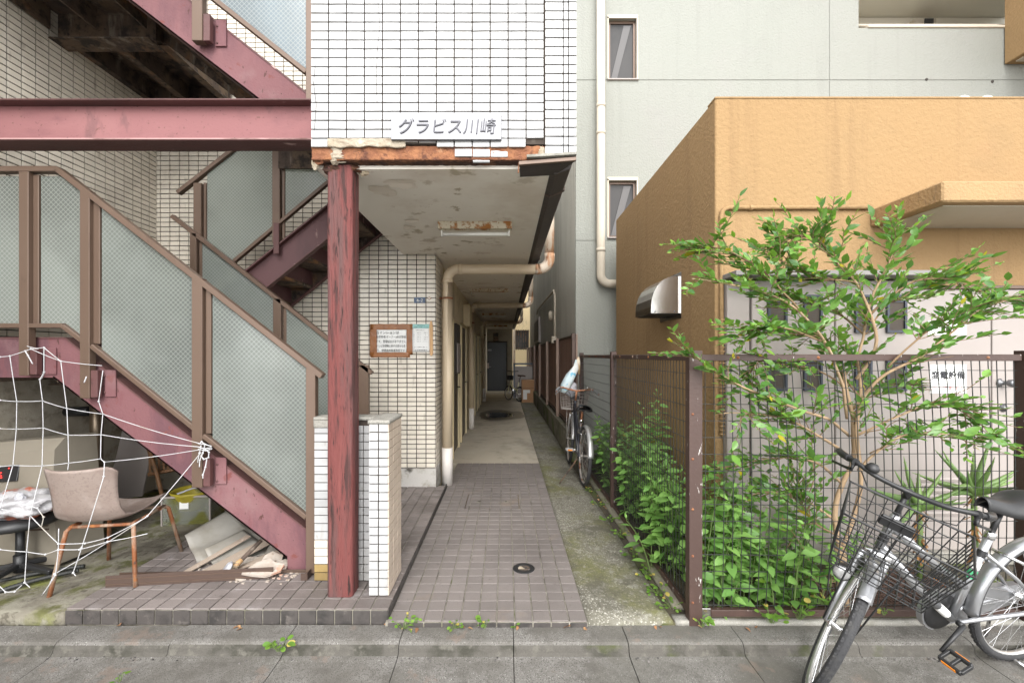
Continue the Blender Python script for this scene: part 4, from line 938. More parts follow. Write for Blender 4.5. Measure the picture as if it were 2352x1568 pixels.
# ================================================================ fences
def mesh_wires(a, b, z0, z1, seed, pu=.0485, pv=.0945, bulge=.012, lean=0.0):
    "welded mesh between ground points a and b"
    a, b = Vector(a), Vector(b); L = (b-a).length; d = (b-a)/L; nrm = Vector((-d.y, d.x, 0))
    def w_(u, z):
        k = (z-z0)/(z1-z0); e = math.sin(PI*min(1, max(0, u/L)))
        du = lean*(1-k)*k*4*e*.05 + .006*mnoise.noise(Vector((u*2.1, z*2.5, seed)))*e
        dn = bulge*mnoise.noise(Vector((u*1.6, z*1.6, seed+9)))
        dv = .010*mnoise.noise(Vector((u*1.1, z*1.3, seed+4)))*e
        return Vector((a.x, a.y, 0)) + d*(u+du) + nrm*dn + Vector((0, 0, z+dv))
    g = MB(); n = int(L/pu); off = (L-n*pu)/2; nz = 14
    for i in range(n+1):
        u = off+i*pu; g.tube([w_(u, lerp(z0, z1, k/nz)) for k in range(nz+1)], .0025, 4, cap=False)
    m = int((z1-z0)/pv); nu = 18
    for j in range(m+1):
        z = z0+.02+j*pv; g.tube([w_(lerp(0, L, k/nu), z) + nrm*.004 for k in range(nu+1)], .0025, 4, cap=False)
    return g
# street run
f1 = thing('mesh_fence', 'brown steel fence with wavy wire mesh along the kerb, in front of the small tree', 'fence', (2, 2.49, 0))
def upost(x0, x1, y0, y1, z1, t=.006, z0=-.03):
    return MB().prism([(x0, y1), (x0, y0), (x1, y0), (x1, y1), (x1-t, y1), (x1-t, y0+t), (x0+t, y0+t), (x0+t, y1)], 'xy', z0, z1)
FX = 1.060
obj('corner_post', upost(FX-.036, FX+.036, 2.465, 2.52, 1.505), m_fence, f1)
g = MB(); g.box(FX-.030, FX+.030, 2.4715, 2.52, 1.49, 1.496); obj('post_cap', g, m_fence, f1)
for z in (.10, .36, .62, .9, 1.15):
    g = MB(); g.lathe([(0, .0045), (.006, .004), (.008, 0)], Matrix.Translation((FX-.018, 2.465, z)) @ Matrix.Rotation(R(90), 4, 'X'), 8); obj('bolt', g, m_rust, f1)
obj('end_post', upost(2.895, 2.965, 2.465, 2.52, 1.505), m_fence, f1)
g = MB(); g.box(FX+.038, 2.893, 2.475, 2.513, 1.447, 1.484, .003); tr_ = obj('top_rail', g, m_fence, f1)
for x in (1.3, 1.75, 2.3, 2.7):
    g = MB(); g.lathe([(0, .006), (.007, .005), (.009, 0)], Matrix.Translation((x, 2.475, 1.466)) @ Matrix.Rotation(R(90), 4, 'X'), 8); obj('bolt', g, m_legrust, tr_)
g = MB(); g.box(FX+.09, 2.893, 2.475, 2.513, .015, .052, .003); br_ = obj('bottom_rail', g, m_fence, f1)
g = MB(); g.box(FX+.038, FX+.088, 2.474, 2.482, .0, .062, .002); obj('joint_plate', g, m_steel2, br_)
stuff(obj('wire_mesh', mesh_wires((FX+.04, 2.494, 0), (2.893, 2.494, 0), .05, 1.45, 3, lean=.9, bulge=.006), m_wire, f1))
# run going back along the path
f2 = thing('mesh_fence', 'brown steel fence with wire mesh running back along the path beside the leaning bicycle', 'fence', (1.05, 4.3, 0))
ys = [2.52, 4.33, 6.15]
for k in range(2):
    y0, y1 = ys[k]+(.0 if k == 0 else .03), ys[k+1]-.03; xa = 1.056-.006*k
    g = MB(); g.box(xa-.018, xa+.018, y0, y1, 1.447, 1.484, .003); tr_ = obj('top_rail', g, m_fence, f2)
    g = MB(); g.box(xa-.018, xa+.018, y0, y1, .0, .036, .003); obj('bottom_rail', g, m_fence, f2)
    for y in (y0+.3, y0+.7, y0+1.1, y0+1.5):
        g = MB(); g.lathe([(0, .006), (.007, .005), (.009, 0)], Matrix.Translation((xa-.018, y, 1.466)) @ Matrix.Rotation(R(-90), 4, 'Y'), 8); obj('bolt', g, m_legrust, tr_)
    stuff(obj('wire_mesh', mesh_wires((xa, y0, 0), (xa, y1, 0), .03, 1.45, 11+k, bulge=.008, lean=.3), m_wire, f2))
for y in ys[1:]:
    g = MB(); g.box(1.025, 1.08, y-.028, y+.028, -.04, 1.515, .004); obj('fence_post', g, m_fence, f2)
# brown slat fence on its concrete footing wall
f3 = thing('slat_fence', 'dark brown slat fence on a concrete footing along the grey building', 'fence', (.95, 12, .36))
def fx(Y): return .985-.007*(Y-6.25)
g = MB(); g.prism([(.91, 6.30), (.93-.007*11.7-.02, 18.2), (1.02, 18.2), (1.035, 6.30)], 'xy', -.05, .36); kw = struct('footing_wall', g, m_kwall)
py = [6.27, 8.1, 10.0, 12.0, 14.0, 16.0, 18.0]
for y in py:
    g = MB(); g.box(fx(y)-.055, fx(y)+.0, y-.035, y+.035, .362, 1.79, .004); obj('fence_post', g, m_slatpost if y > 6.5 else m_brown_d, f3)
for k in range(6):
    y0, y1 = py[k]+.04, py[k+1]-.04; n = 15; p = (y1-y0)/n; cache = None
    for i in range(n):
        if cache is None:
            m = MB(); m.box(-.008, .008, -p*.42, p*.42, .44, 1.745, .002); cache = m.mesh('slat'); cache.materials.append(m_slat)
        y = y0+(i+.5)*p; o = obj('slat', cache, None, f3); o.location = (fx(y)+.015, y, 0)
    for (z0, z1) in ((1.75, 1.775), (.395, .43)):
        g = MB(); g.prism([(fx(y0)-.012, y0), (fx(y1)-.012, y1), (fx(y1)+.03, y1), (fx(y0)+.03, y0)], 'xy', z0, z1); obj('fence_rail', g, m_brown_d, f3)
g = MB(); g.box(1.0, 1.02, 6.29, 6.33, .36, 1.78); obj('fence_edge', g, m_slatpost, f3)

# ================================================================ lettering
def letters(s, w_=None, h_=None, ext=.0006, shear=0.0, bev=0.0, bold=0.0):
    cu = bpy.data.curves.new('letters', 'FONT'); cu.body = s; cu.size = 1.0; cu.align_x = 'CENTER'; cu.align_y = 'CENTER'; cu.shear = shear; cu.resolution_u = 3; cu.offset = bold
    o = bpy.data.objects.new('letters', cu); COL.objects.link(o); dg = bpy.context.evaluated_depsgraph_get()
    me = bpy.data.meshes.new_from_object(o.evaluated_get(dg)); bpy.data.objects.remove(o)
    if not me.vertices: return me
    xs = [v.co.x for v in me.vertices]; ys = [v.co.y for v in me.vertices]
    cx, cy_ = (min(xs)+max(xs))/2, (min(ys)+max(ys))/2; bw_, bh = max(xs)-min(xs), max(ys)-min(ys)
    sx = (w_/bw_) if w_ else (h_/bh); sy = (h_/bh) if h_ else sx
    # raise the flat glyphs into solid ones, facing -y
    import bmesh
    bm = bmesh.new(); bm.from_mesh(me)
    for v in bm.verts: v.co = Vector(((v.co.x-cx)*sx, 0, (v.co.y-cy_)*sy))
    if ext > .002:
        r = bmesh.ops.extrude_face_region(bm, geom=bm.faces[:])
        bmesh.ops.translate(bm, vec=(0, -ext, 0), verts=[e for e in r['geom'] if isinstance(e, bmesh.types.BMVert)])
        bmesh.ops.recalc_face_normals(bm, faces=bm.faces[:])
    bm.to_mesh(me); bm.free(); me.materials.clear(); return me
def write(s, c, mat, parent, w_=None, h_=None, ext=0.0, name='lettering', **k):
    me = letters(s, w_, h_, ext, **k); me.materials.append(mat); o = bpy.data.objects.new(name, me); COL.objects.link(o); o.location = c; put(o, parent); return o

# name plate of the building
sg = thing('name_sign', 'brushed steel name plate with raised characters above the entrance', 'sign', (-.34, 2.54, 2.78))
g = MB(); g.box(-.658, -.025, 2.528, 2.549, 2.712, 2.866, .002); obj('plate', g, m_steel, sg)
write('グラビス川崎', (-.335, 2.5275, 2.786), mk('raised_steel', (.085, .085, .095, 1), rough=.5, metal=.5), sg, w_=.555, h_=.088, ext=.006, shear=.12)
# handwritten notice framed with packing tape
def wp(x, y, d=.004): return at(x, y, BY-d)
nn = thing('handwritten_notice', 'handwritten white notice framed with brown tape on the tiled wall', 'notice', wp(898, 782))
a, b = wp(862, 755), wp(938, 811)
g = MB(); g.slab(lambda u, v: Vector((lerp(a.x, b.x, u), BY-.005-.004*math.sin(PI*u)*math.sin(PI*v), lerp(b.z, a.z, v))), 8, 6, .001); obj('paper', g, m_paper, nn)
def tape(x0, y0, x1, y1, d, seed):
    p, q = wp(x0, y0), wp(x1, y1)
    def f(u, v):
        return Vector((lerp(p.x, q.x, u)+.004*mnoise.noise(Vector((u*3, v*7, seed))), BY-d-.0015*mnoise.noise(Vector((u*6, v*6, seed))), lerp(q.z, p.z, v)+.004*mnoise.noise(Vector((u*7, v*3, seed+5)))))
    g = MB(); g.slab(f, 10, 10, .0008); obj('tape_strip', g, m_tape, nn)
tape(850, 745, 866, 818, .0115, 1); tape(934, 744, 948, 813, .0118, 2); tape(851, 744, 946, 757, .0125, 3); tape(852, 809, 942, 820, .0128, 4)
yy = 763.5
for (s, wd, hh) in (('当マンションは', 52, 7.5), ('各所有者(オーナー)自主管理', 68, 7.2), ('です。管理組合がありません', 68, 7), ('テレビ修理等に掛ける部分も各', 66, 7), ('々、修理各所有者負担です', 64, 6.5)):
    c = wp(898 if wd > 60 else 890, yy, .0142); k = BY/F
    write(s, c, m_ink, nn, w_=wd*k, h_=hh*k, shear=.1); yy += 10.2
pp = thing('printed_schedule', 'printed collection schedule with a teal heading, right of the handwritten notice', 'notice', wp(967, 776))
a, b = wp(947.5, 744), wp(987, 808)
g = MB(); g.slab(lambda u, v: Vector((lerp(a.x, b.x, u), BY-.0085-.005*math.sin(PI*v*1.0), lerp(b.z, a.z, v))), 6, 8, .001); obj('paper', g, m_paper, pp)
g = MB(); a2, b2 = wp(948, 744.5), wp(986, 754); g.box(a2.x, b2.x, BY-.0115, BY-.0105, b2.z, a2.z); obj('heading_band', g, m_teal, pp)
k = BY/F
write('9月2日から', wp(967, 747, .0125), m_ink, pp, w_=17*k, h_=2.6*k); write('収集曜日が変更になります。', wp(967, 751.5, .0125), m_ink, pp, w_=34*k, h_=2.8*k)
for i, (x, y, s, wd) in enumerate(((962, 764, '普通ごみ', 9), (978, 764, '資源ごみ', 9), (962, 769, 'プラスチック', 11), (978, 769, '×', 2.4), (962, 774, '普通ごみ', 9), (978, 774, '小物金属', 9), (962, 779, '粗大ごみ', 9), (978, 779, '普通ごみ', 9), (962, 784, '普通ごみ', 9), (978, 784, 'ミックスペーパー', 12), (965, 758, '収集日のお知らせ', 20), (967, 797, '住所ごとの収集曜日をご確認ください', 32), (967, 803.5, '生活環境事業所', 28), (951, 769, '月', 2), (951, 774, '水', 2), (951, 779, '金', 2), (951, 784, '土', 2))):
    write(s, wp(x, y, .0145), m_ink, pp, w_=wd*k, h_=2.1*k)
p, q = wp(986.5, 737), wp(995.5, 817)
g = MB(); g.prism([(p.x+.006, q.z+.02), (p.x+.014, q.z), (q.x-.012, q.z), (q.x-.002, q.z+.03), (q.x-.004, p.z-.05), (q.x-.014, p.z), (p.x+.012, p.z), (p.x, p.z-.06)], 'xz', BY-.022, BY-.014)
tag(obj('wooden_strip', g, m_wood), 'thin strip of light wood holding down the printed schedule', 'wood strip')
hn = thing('house_number_plate', 'small blue house number plate reading 6-2 on the tiled wall', 'plate', wp(964, 689))
a, b = wp(950.8, 682.6), wp(976.9, 696); g = MB(); g.box(a.x, b.x, BY-.006, BY-.001, b.z, a.z, .001); obj('plate', g, m_blue_plate, hn)
write('6-2', wp(964.3, 689.3, .0075), m_paper, hn, w_=14*k, h_=6.8*k)
dm = thing('diamond_sticker', 'tiny red diamond shaped sticker beside the blue house number', 'sticker', wp(986, 685))
g = MB(); c = wp(986, 685, .002); g.prism([(c.x-.027, c.z), (c.x, c.z-.018), (c.x+.027, c.z), (c.x, c.z+.018)], 'xz', BY-.003, BY-.001); obj('sticker', g, m_tape, dm)
g = MB(); g.prism([(c.x-.018, c.z), (c.x, c.z-.011), (c.x+.018, c.z), (c.x, c.z+.011)], 'xz', BY-.0042, BY-.0032); obj('sticker_centre', g, m_wall_tile, dm)
# door signs on the service door
SY = DY+.018
def dp_(x, y, d=.003): return at(x, y, SY-d)
ds = thing('warning_sign', 'white door sign with large black characters and a red line below', 'sign', dp_(2178, 870))
a, b = dp_(2136, 837), dp_(2220, 903); g = MB(); g.box(a.x, b.x, SY-.004, SY-.0005, b.z, a.z); obj('plate', g, m_paper, ds)
k2 = SY/F
write('変電設備', dp_(2178, 861, .005), m_ink, ds, w_=78*k2, h_=19*k2, bold=.03); write('さわらないようお願いいたします', dp_(2178, 891, .005), m_red_ink, ds, w_=76*k2, h_=8*k2)
ds2 = thing('contact_sign', 'small white contact label higher on the service door', 'sign', dp_(2176, 752))
a, b = dp_(2132, 736), dp_(2220, 769); g = MB(); g.box(a.x, b.x, SY-.004, SY-.0005, b.z, a.z); obj('plate', g, m_paper, ds2)
write('連絡先', dp_(2144, 747, .005), m_ink, ds2, w_=16*k2, h_=6*k2); write('東京　　　　　株式会社', dp_(2190, 744, .005), m_ink, ds2, w_=58*k2, h_=5.5*k2)
write('○ ―――――――', dp_(2178, 760, .005), m_ink, ds2, w_=70*k2, h_=6*k2)

# ================================================================ drain, hatch, puddle
dr = thing('floor_drain', 'round black drain ring with a dead leaf in it, set in the tiled walkway', 'drain', (.124, 3.07, 0))
g = MB(); g.lathe([(.045, .0015), (.050, .0045), (.072, .0045), (.077, .0005)], Matrix.Translation((.124, 3.07, 0)), 28); obj('ring', g, m_black, dr)
g = MB(); g.lathe([(.0, .0012), (.046, .0012)], Matrix.Translation((.124, 3.07, 0)), 28); obj('bowl', g, m_void, dr)
g = MB(); g.lathe([(.022, .002), (.024, .004), (.030, .004), (.032, .002)], Matrix.Translation((.130, 3.075, 0)), 20); obj('inner_ring', g, m_dark_steel, dr)
g = MB(); g.slab(lambda u, v: Vector((.085+.045*u, 3.05+.035*v*(1-.5*abs(u-.5)), .006+.006*math.sin(5*u)*v)), 5, 4, .001); tag(obj('dead_leaf', g, m_mortar), 'pale dead leaf lying in the floor drain', 'leaf')
ht = thing('inspection_hatch', 'tiled inspection hatch with a thin metal edge in the walkway', 'hatch', (-.13, 4.48, 0))
g = MB()
for (x0, x1, y0, y1) in ((-.40, .132, 4.255, 4.262), (-.40, .132, 4.695, 4.702), (-.40, -.393, 4.2625, 4.6945), (.125, .132, 4.2625, 4.6945)): g.box(x0, x1, y0, y1, -.002, .0026)
obj('hatch_frame', g, m_steel2, ht)
for x in (-.27, .0):
    g = MB(); g.box(x-.018, x+.018, 4.44, 4.50, .0005, .0022); ho = obj('hatch_grip', g, m_grout_light, ht)
    g = MB(); g.lathe([(0, .0035), (.012, .0035), (.013, .002)], Matrix.Translation((x, 4.47, 0)), 12); obj('grip_hole', g, m_void, ho)
b = NB('puddle_water'); b.bsdf.inputs['Base Color'].default_value = (.012, .012, .012, 1); b.bsdf.inputs['Roughness'].default_value = .03
m_water = b.m
def pud(u, v):
    a = u*2*PI; k_ = v*(1+.34*mnoise.noise(Vector((math.cos(a)*1.4, math.sin(a)*1.4, 8)))+.12*mnoise.noise(Vector((math.cos(a)*5, math.sin(a)*5, 8))))
    return Vector((-.16+.50*k_*math.cos(a), 11.0+.62*k_*math.sin(a), .0005-.004*v))
g = MB(); g.grid(pud, 48, 4); struct('puddle', g, m_water)
g = MB(); g.grid(lambda u, v: (lambda p: Vector((-.12+(p.x+.16)*1.25, 11.05+(p.y-11.0)*1.5, -.0022-.0006*v)))(pud(u, v)), 48, 4); struct('wet_patch', g, mk('wet_concrete', (.06, .052, .042, 1), [(3, .4, .6, (.09, .08, .065, 1))], rough=.35))
g = MB(); g.box(-.35, .1, 6.35, 6.356, -.003, -.001); 

# ================================================================ under the stair: stored things
def Z1(x, y): return (x/4.655, 784+y/4.655)
def Z2(x, y): return (x/3.84, 1041.2+y/3.84)
def Z3(x, y): return ((560+x/2.613)/1.6327, (1650+y/2.613)/1.6327)
m_beige = mk('aged_beige_plastic', (.235, .208, .165, 1), [(2, .45, .7, (.19, .166, .13, 1)), (20, .62, .75, (.25, .2, .15, 1))], rough=.55)
mc = thing('heater_unit', 'aged beige appliance with a dark red-lit display, stored under the stair landing', 'appliance', (-3.38, 3.3, 0))
Mm = Matrix.Translation((-3.40, 3.22, .0)) @ Matrix.Rotation(R(-7), 4, 'Z') @ Matrix.Rotation(R(-5), 4, 'Y')
def mloc(mb): return mb.xf(Mm)
pf = [(-.16, .02), (.15, .02), (.15, .87), (-.06, .87), (-.13, .80), (-.165, .50)]
g = MB(); g.prism(pf, 'yz', -.37, .37); obj('casing', mloc(g), m_beige, mc)
g = MB(); g.obox((-.02, -.150, .66), (.115, 0, 0), (0, .004, -.001), (0, .013, .055), .003); dsp = obj('display', mloc(g), m_black, mc)
b = NB('red_led'); b.bsdf.inputs['Base Color'].default_value = (.8, .02, .02, 1); b.bsdf.inputs['Emission Color'].default_value = (1, .04, .03, 1); b.bsdf.inputs['Emission Strength'].default_value = 1.0
for (x, z) in ((-.05, .655), (-.035, .648), (-.04, .668), (-.03, .635), (.02, .695)):
    g = MB(); g.obox((x, -.158+.2*(z-.66), z), (.0032, 0, 0), (0, .002, 0), (0, 0, .0032)); obj('led', mloc(g), b.m, dsp)
g = MB(); g.box(-.372, .372, -.172, -.14, .472, .482); obj('seam', mloc(g), m_brown_d, mc)
for kx in range(7):
    z = .26+.025*kx; g = MB(); g.box(-.30, .32, -.168, -.155, z, z+.010); obj('grille_slat', mloc(g), m_brown_d, mc)
# office chair base with caster feet
oc = thing('office_stool', 'black office stool base with casters standing on the mossy yard', 'stool', (-3.22, 2.93, 0))
g = MB(); g.tube([(-3.22, 2.93, .075), (-3.22, 2.93, .36)], .024, 12); g.tube([(-3.22, 2.93, .05), (-3.22, 2.93, .16)], .034, 12); obj('post', g, m_black, oc)
g = MB(); g.lathe([(0, .36), (.19, .36), (.20, .375), (.2, .40), (.17, .425), (0, .43)], Matrix.Translation((-3.22, 2.93, 0)), 20); obj('seat', g, m_black, oc)
for kx in range(5):
    a = R(-12+72*kx); d = Vector((math.cos(a), math.sin(a), 0)); c = Vector((-3.22, 2.93, 0))
    g = MB(); g.bar(c+d*.02+Vector((0, 0, .095)), c+d*.27+Vector((0, 0, .07)), .035, .032, bev=.006); lg = obj('leg', g, m_black, oc)
    g = MB(); g.lathe([(0, -.018), (.022, -.018), (.026, -.010), (.026, .010), (.022, .018), (0, .018)], Matrix.Translation(c+d*.25+Vector((0, 0, .028))) @ Matrix.Rotation(a+.6, 4, 'Z') @ Matrix.Rotation(R(90), 4, 'X'), 14); obj('caster', g, m_black, lg)
def blob(c, rx, ry, rz, seed, amp=.3, fr=1.6, n1=26, n2=16):
    g = MB(); vs = []
    for j in range(n2+1):
        th = PI*j/n2
        for i in range(n1):
            ph = 2*PI*i/n1; d = Vector((math.sin(th)*math.cos(ph), math.sin(th)*math.sin(ph), math.cos(th)))
            k_ = 1+amp*mnoise.noise(d*fr+Vector((seed, 0, 0)))+amp*.5*mnoise.noise(d*fr*2.7+Vector((0, seed, 0)))-amp*.45*abs(mnoise.noise(d*fr*4.2+Vector((0, 0, seed))))
            vs.append(Vector(c)+Vector((d.x*rx, d.y*ry, d.z*rz))*k_)
    g.add(vs, [(j*n1+i, (j+1)*n1+i, (j+1)*n1+(i+1)%n1, j*n1+(i+1)%n1) for j in range(n2) for i in range(n1)], True); return g
m_bag = mk('crumpled_white_plastic', (.48, .48, .51, 1), [(6, .5, .68, (.4, .4, .45, 1))], rough=.3, bump=[(22, .6, 4)])
m_bag_r = mk('plastic_bag_red_print', (.42, .41, .42, 1), [(5, .5, .56, (.4, .13, .08, 1)), (9, .5, .6, (.46, .455, .46, 1))], rough=.3, bump=[(22, .6, 4)])
pb = thing('plastic_bag', 'white plastic bag with red print lying on the office stool', 'bag', (-3.18, 2.9, .43))
obj('bag', blob((-3.20, 2.90, .50), .23, .17, .085, 4, .35, n1=48, n2=28), m_bag_r, pb)
obj('bag_knot', blob((-3.10, 2.82, .575), .03, .02, .03, 9, .5), m_bag, pb)
# rods on the ground
def rod(name, label, a, b, r_, bend=.01):
    a, b = Vector(a), Vector(b); pts = [a.lerp(b, t/10)+Vector((0, 0, bend*math.sin(PI*t/10))) for t in range(11)]
    g = MB(); g.tube(pts, r_, 8); n_ = int((b-a).length/.016)
    for i in range(n_):
        p_ = a.lerp(b, (i+.5)/n_)+Vector((0, 0, bend*math.sin(PI*(i+.5)/n_))); d = (b-a).normalized()*.003; g.tube([p_-d, p_+d], r_*1.12, 8, cap=False)
    return tag(obj(name, g, m_wire), label, 'rod', 'black ribbed rods on the yard')
rod('ribbed_rod', 'black ribbed rod on the yard, the one farther from the kerb', (-3.3, 2.83, .02), (-2.86, 3.0, .05), .013)
rod('ribbed_rod', 'black ribbed rod on the yard, the one nearer the kerb', (-3.2, 2.58, .015), (-2.83, 2.93, .055), .013, .02)
# pipes and panels at the back
vp = thing('yard_pipe', 'dented dark metal pipe standing under the landing', 'pipe', (-3.5, 3.8, 0))
g = MB(); g.tube([(-3.52, 3.8, 0), (-3.52, 3.8, .35), (-3.515, 3.8, .55), (-3.52, 3.8, .8), (-3.52, 3.8, 1.21)], [.046, .046, .040, .046, .046], 14); obj('pipe', g, mk('dull_brown_metal', (.14, .105, .07, 1), [(5, .5, .7, (.2, .16, .11, 1), (2, 2, .4))], rough=.35, metal=.6), vp)
g = MB(); g.tube([(-3.80, 3.83, .99), (-3.57, 3.8, 1.0)], .042, 12); obj('branch_pipe', g, m_black, vp)
g = MB(); g.obox((-3.56, 4.25, .58), (.15, .02, .012), (0, .012, 0), (.02, .10, .44), .003)
tag(obj('white_panel', g, m_panel), 'off-white metal panel leaning under the stair behind the plastic chair', 'panel')
# cane chair back
cc = thing('cane_chair', 'brown cane chair stored in the dark behind the fish tank', 'chair', (-3.05, 4.1, 0))
m_cane = mk('brown_cane', (.2, .1, .045, 1), [(20, .5, .7, (.12, .06, .03, 1))], rough=.6)
for (a, b_) in (((-3.28, 4.0, .78), (-3.02, 3.95, .02)), ((-2.98, 4.25, .72), (-2.92, 4.3, .02)), ((-3.24, 4.0, .40), (-2.88, 4.2, .43)), ((-3.22, 3.99, .62), (-2.95, 4.24, .62)), ((-3.15, 3.98, .2), (-2.9, 4.25, .2))):
    g = MB(); g.tube([a, Vector(a).lerp(Vector(b_), .5)+Vector((.01, 0, .01)), b_], .017, 8); obj('frame_rod', g, m_cane, cc)
g = MB()
for i in range(12):
    t = i/11; g.bar(Vector((-3.22, 4.0, .40)).lerp(Vector((-2.95, 4.24, .42)), t), Vector((-3.25, 4.02, .72)).lerp(Vector((-2.97, 4.25, .70)), t), .016, .004)
for j in range(10):
    t = j/9; g.bar(Vector((-3.22, 4.0, .41)).lerp(Vector((-3.25, 4.02, .71)), t), Vector((-2.95, 4.24, .42)).lerp(Vector((-2.97, 4.25, .70)), t), .014, .004)
stuff(obj('cane_weave', g, m_cane, cc))
# fish tank
b = NB('dirty_tank_glass'); tr = b.t.nodes.new('ShaderNodeBsdfTransparent'); ms = b.t.nodes.new('ShaderNodeMixShader'); ms.inputs[0].default_value = .45
b.set(b.bsdf.inputs['Base Color'], b.mix(b.ramp(b.noise(8, 4), .45, .6), (.28, .29, .25, 1), (.2, .2, .05, 1))); b.bsdf.inputs['Roughness'].default_value = .15
b.t.links.new(tr.outputs[0], ms.inputs[1]); b.t.links.new(b.bsdf.outputs[0], ms.inputs[2]); b.t.links.new(ms.outputs[0], b.out.inputs['Surface']); m_tank = b.m
ft = thing('fish_tank', 'small dirty glass fish tank with grey edges on the mossy ground', 'fish tank', (-2.76, 3.9, 0))
Mt = Matrix.Translation((-2.76, 3.92, .005)) @ Matrix.Rotation(R(8), 4, 'Z')
for (x0, x1, y0, y1, z0, z1) in ((-.19, .19, -.135, -.130, .01, .26), (-.19, .19, .130, .135, .01, .26), (-.19, -.185, -.128, .128, .01, .26), (.185, .19, -.128, .128, .01, .26)):
    g = MB(); g.box(x0, x1, y0, y1, z0, z1); obj('glass_pane', g.xf(Mt), m_tank, ft)
g = MB()
for z in (.0, .255):
    for (x0, x1, y0, y1) in ((-.198, .198, -.142, -.128), (-.198, .198, .128, .142), (-.198, -.184, -.1275, .1275), (.184, .198, -.1275, .1275)): g.box(x0, x1, y0, y1, z, z+.016)
for x in (-.195, .183):
    for y in (-.14, .128): g.box(x, x+.012, y, y+.012, .0165, .2545)
obj('frame', g.xf(Mt), m_panel, ft)
g = MB(); g.box(-.18, .18, -.125, .125, .012, .05); obj('sludge', g.xf(Mt), m_soil, ft)
g = MB(); g.box(-.05, .02, -.138, -.136, .16, .24); obj('label', g.xf(Mt), m_paper, ft)
ys_ = thing('yellow_basin', 'mustard yellow plastic basin resting in the fish tank', 'basin', (-2.78, 3.9, .27))
g = MB(); g.lathe([(.10, .12), (.15, .262), (.165, .285), (.175, .28), (.16, .255), (.11, .125)], Matrix.Translation((-2.77, 3.92, .01)), 24); obj('basin', g, mk('mustard_plastic', (.36, .3, .03, 1), [(7, .5, .7, (.25, .2, .03, 1))], rough=.5), ys_)
g = MB(); g.bar((-2.80, 3.76, .30), (-2.66, 3.88, .345), .018, .012, bev=.003); tag(obj('plastic_scoop', g, m_bag), 'white plastic scoop lying across the yellow basin', 'scoop')
pn = thing('frying_pan', 'black frying pan propped behind the fish tank', 'pan', (-2.70, 4.2, .3))
g = MB(); g.lathe([(0, .01), (.075, .012), (.095, .045), (.10, .045), (.08, .0), (0, 0)], Matrix.Translation((-2.72, 4.10, .38)) @ Matrix.Rotation(R(75), 4, 'X'), 24); obj('pan', g, m_black, pn)
g = MB(); g.bar((-2.72, 4.09, .30), (-2.72, 4.09, .02), .03, .02); obj('handle', g, m_black, pn)
g = MB(); g.obox((-2.82, 4.28, .28), (.12, .03, .02), (0, .006, 0), (-.02, .05, .27), .002); tag(obj('cream_board', g, m_beige), 'cream board standing behind the frying pan', 'board')
# translucent plastic sheets and rubble on the platform
b = NB('dusty_plastic_sheet'); col = b.mix(b.ramp(b.noise(4, 5), .4, .65), (.46, .44, .4, 1), (.34, .31, .26, 1)); b.set(b.bsdf.inputs['Base Color'], col); b.bsdf.inputs['Roughness'].default_value = .4
tl = b.t.nodes.new('ShaderNodeBsdfTranslucent'); b.set(tl.inputs['Color'], col); ms = b.t.nodes.new('ShaderNodeMixShader'); ms.inputs[0].default_value = .35
b.t.links.new(b.bsdf.outputs[0], ms.inputs[1]); b.t.links.new(tl.outputs[0], ms.inputs[2]); b.t.links.new(ms.outputs[0], b.out.inputs['Surface']); m_sheet = b.m
def sheet(label, q, seed, nw=3, amp=.012, mat=None, th=.003, name='plastic_sheet', cat='sheet'):
    a, b_, c, d = [at(x, y, Y) for (x, y, Y) in q]
    def f(u, v):
        p_ = a.lerp(b_, u).lerp(d.lerp(c, u), v); return p_ + Vector((0, -.2, 1)).normalized()*amp*math.sin(v*nw*PI+seed)
    g = MB(); g.slab(f, 10, 18, th); return tag(obj(name, g, mat or m_sheet), label, cat)
sheet('large dusty translucent plastic sheet leaning under the stair stringer', ((424, 1230, 3.22), (524, 1172, 3.55), (618, 1243, 3.30), (452, 1290, 3.04)), .4, 3, .012)
sheet('smaller dusty plastic sheet below the large one', ((470, 1262, 3.06), (560, 1218, 3.34), (640, 1268, 3.16), (492, 1302, 2.98)), 1.2, 2, .010)
sheet('buckled pale plastic strip at the foot of the stringer', ((596, 1296, 3.0), (622, 1245, 3.2), (650, 1262, 3.12), (640, 1300, 2.99)), .2, 2, .012)
m_ash = mk('weathered_grey_wood', (.36, .29, .23, 1), [(6, .45, .7, (.26, .2, .16, 1), (.4, .4, 2)), (20, .6, .75, (.46, .4, .34, 1))], rough=.85, bump=[(60, .4, 4)])
g = MB(); g.bar(at(412, 1322, 2.87), at(572, 1230, 3.22), .045, .012, bev=.002); tag(obj('wood_lath', g, m_ash), 'long pale wooden lath lying diagonally on the platform', 'wood')
g = MB(); g.bar(at(470, 1318, 2.89), at(612, 1243, 3.18), .11, .014, bev=.002); tag(obj('wood_board', g, m_ash), 'weathered board under the lath', 'wood')
g = MB(); g.bar(at(500, 1316, 2.91), at(664, 1262, 3.1), .10, .012, bev=.002); tag(obj('wood_board', g, m_ash), 'weathered board nearest the stringer foot', 'wood')
bs = thing('floor_brush', 'old scrubbing brush with a dark handle lying on the rubble', 'brush', at(540, 1310, 2.9))
g = MB(); g.tube([at(600, 1240, 3.05), at(553, 1287, 2.93)], .014, 10); obj('handle', g, m_dark_steel, bs)
g = MB(); g.tube([at(555, 1285, 2.935), at(533, 1306, 2.88)], [.016, .02], 10); obj('ferrule', g, m_wood, bs)
hd = at(520, 1308, 2.86)
Mh = Matrix.Translation(hd) @ Matrix.Rotation(R(35), 4, 'Z') @ Matrix.Rotation(R(-55), 4, 'Y')
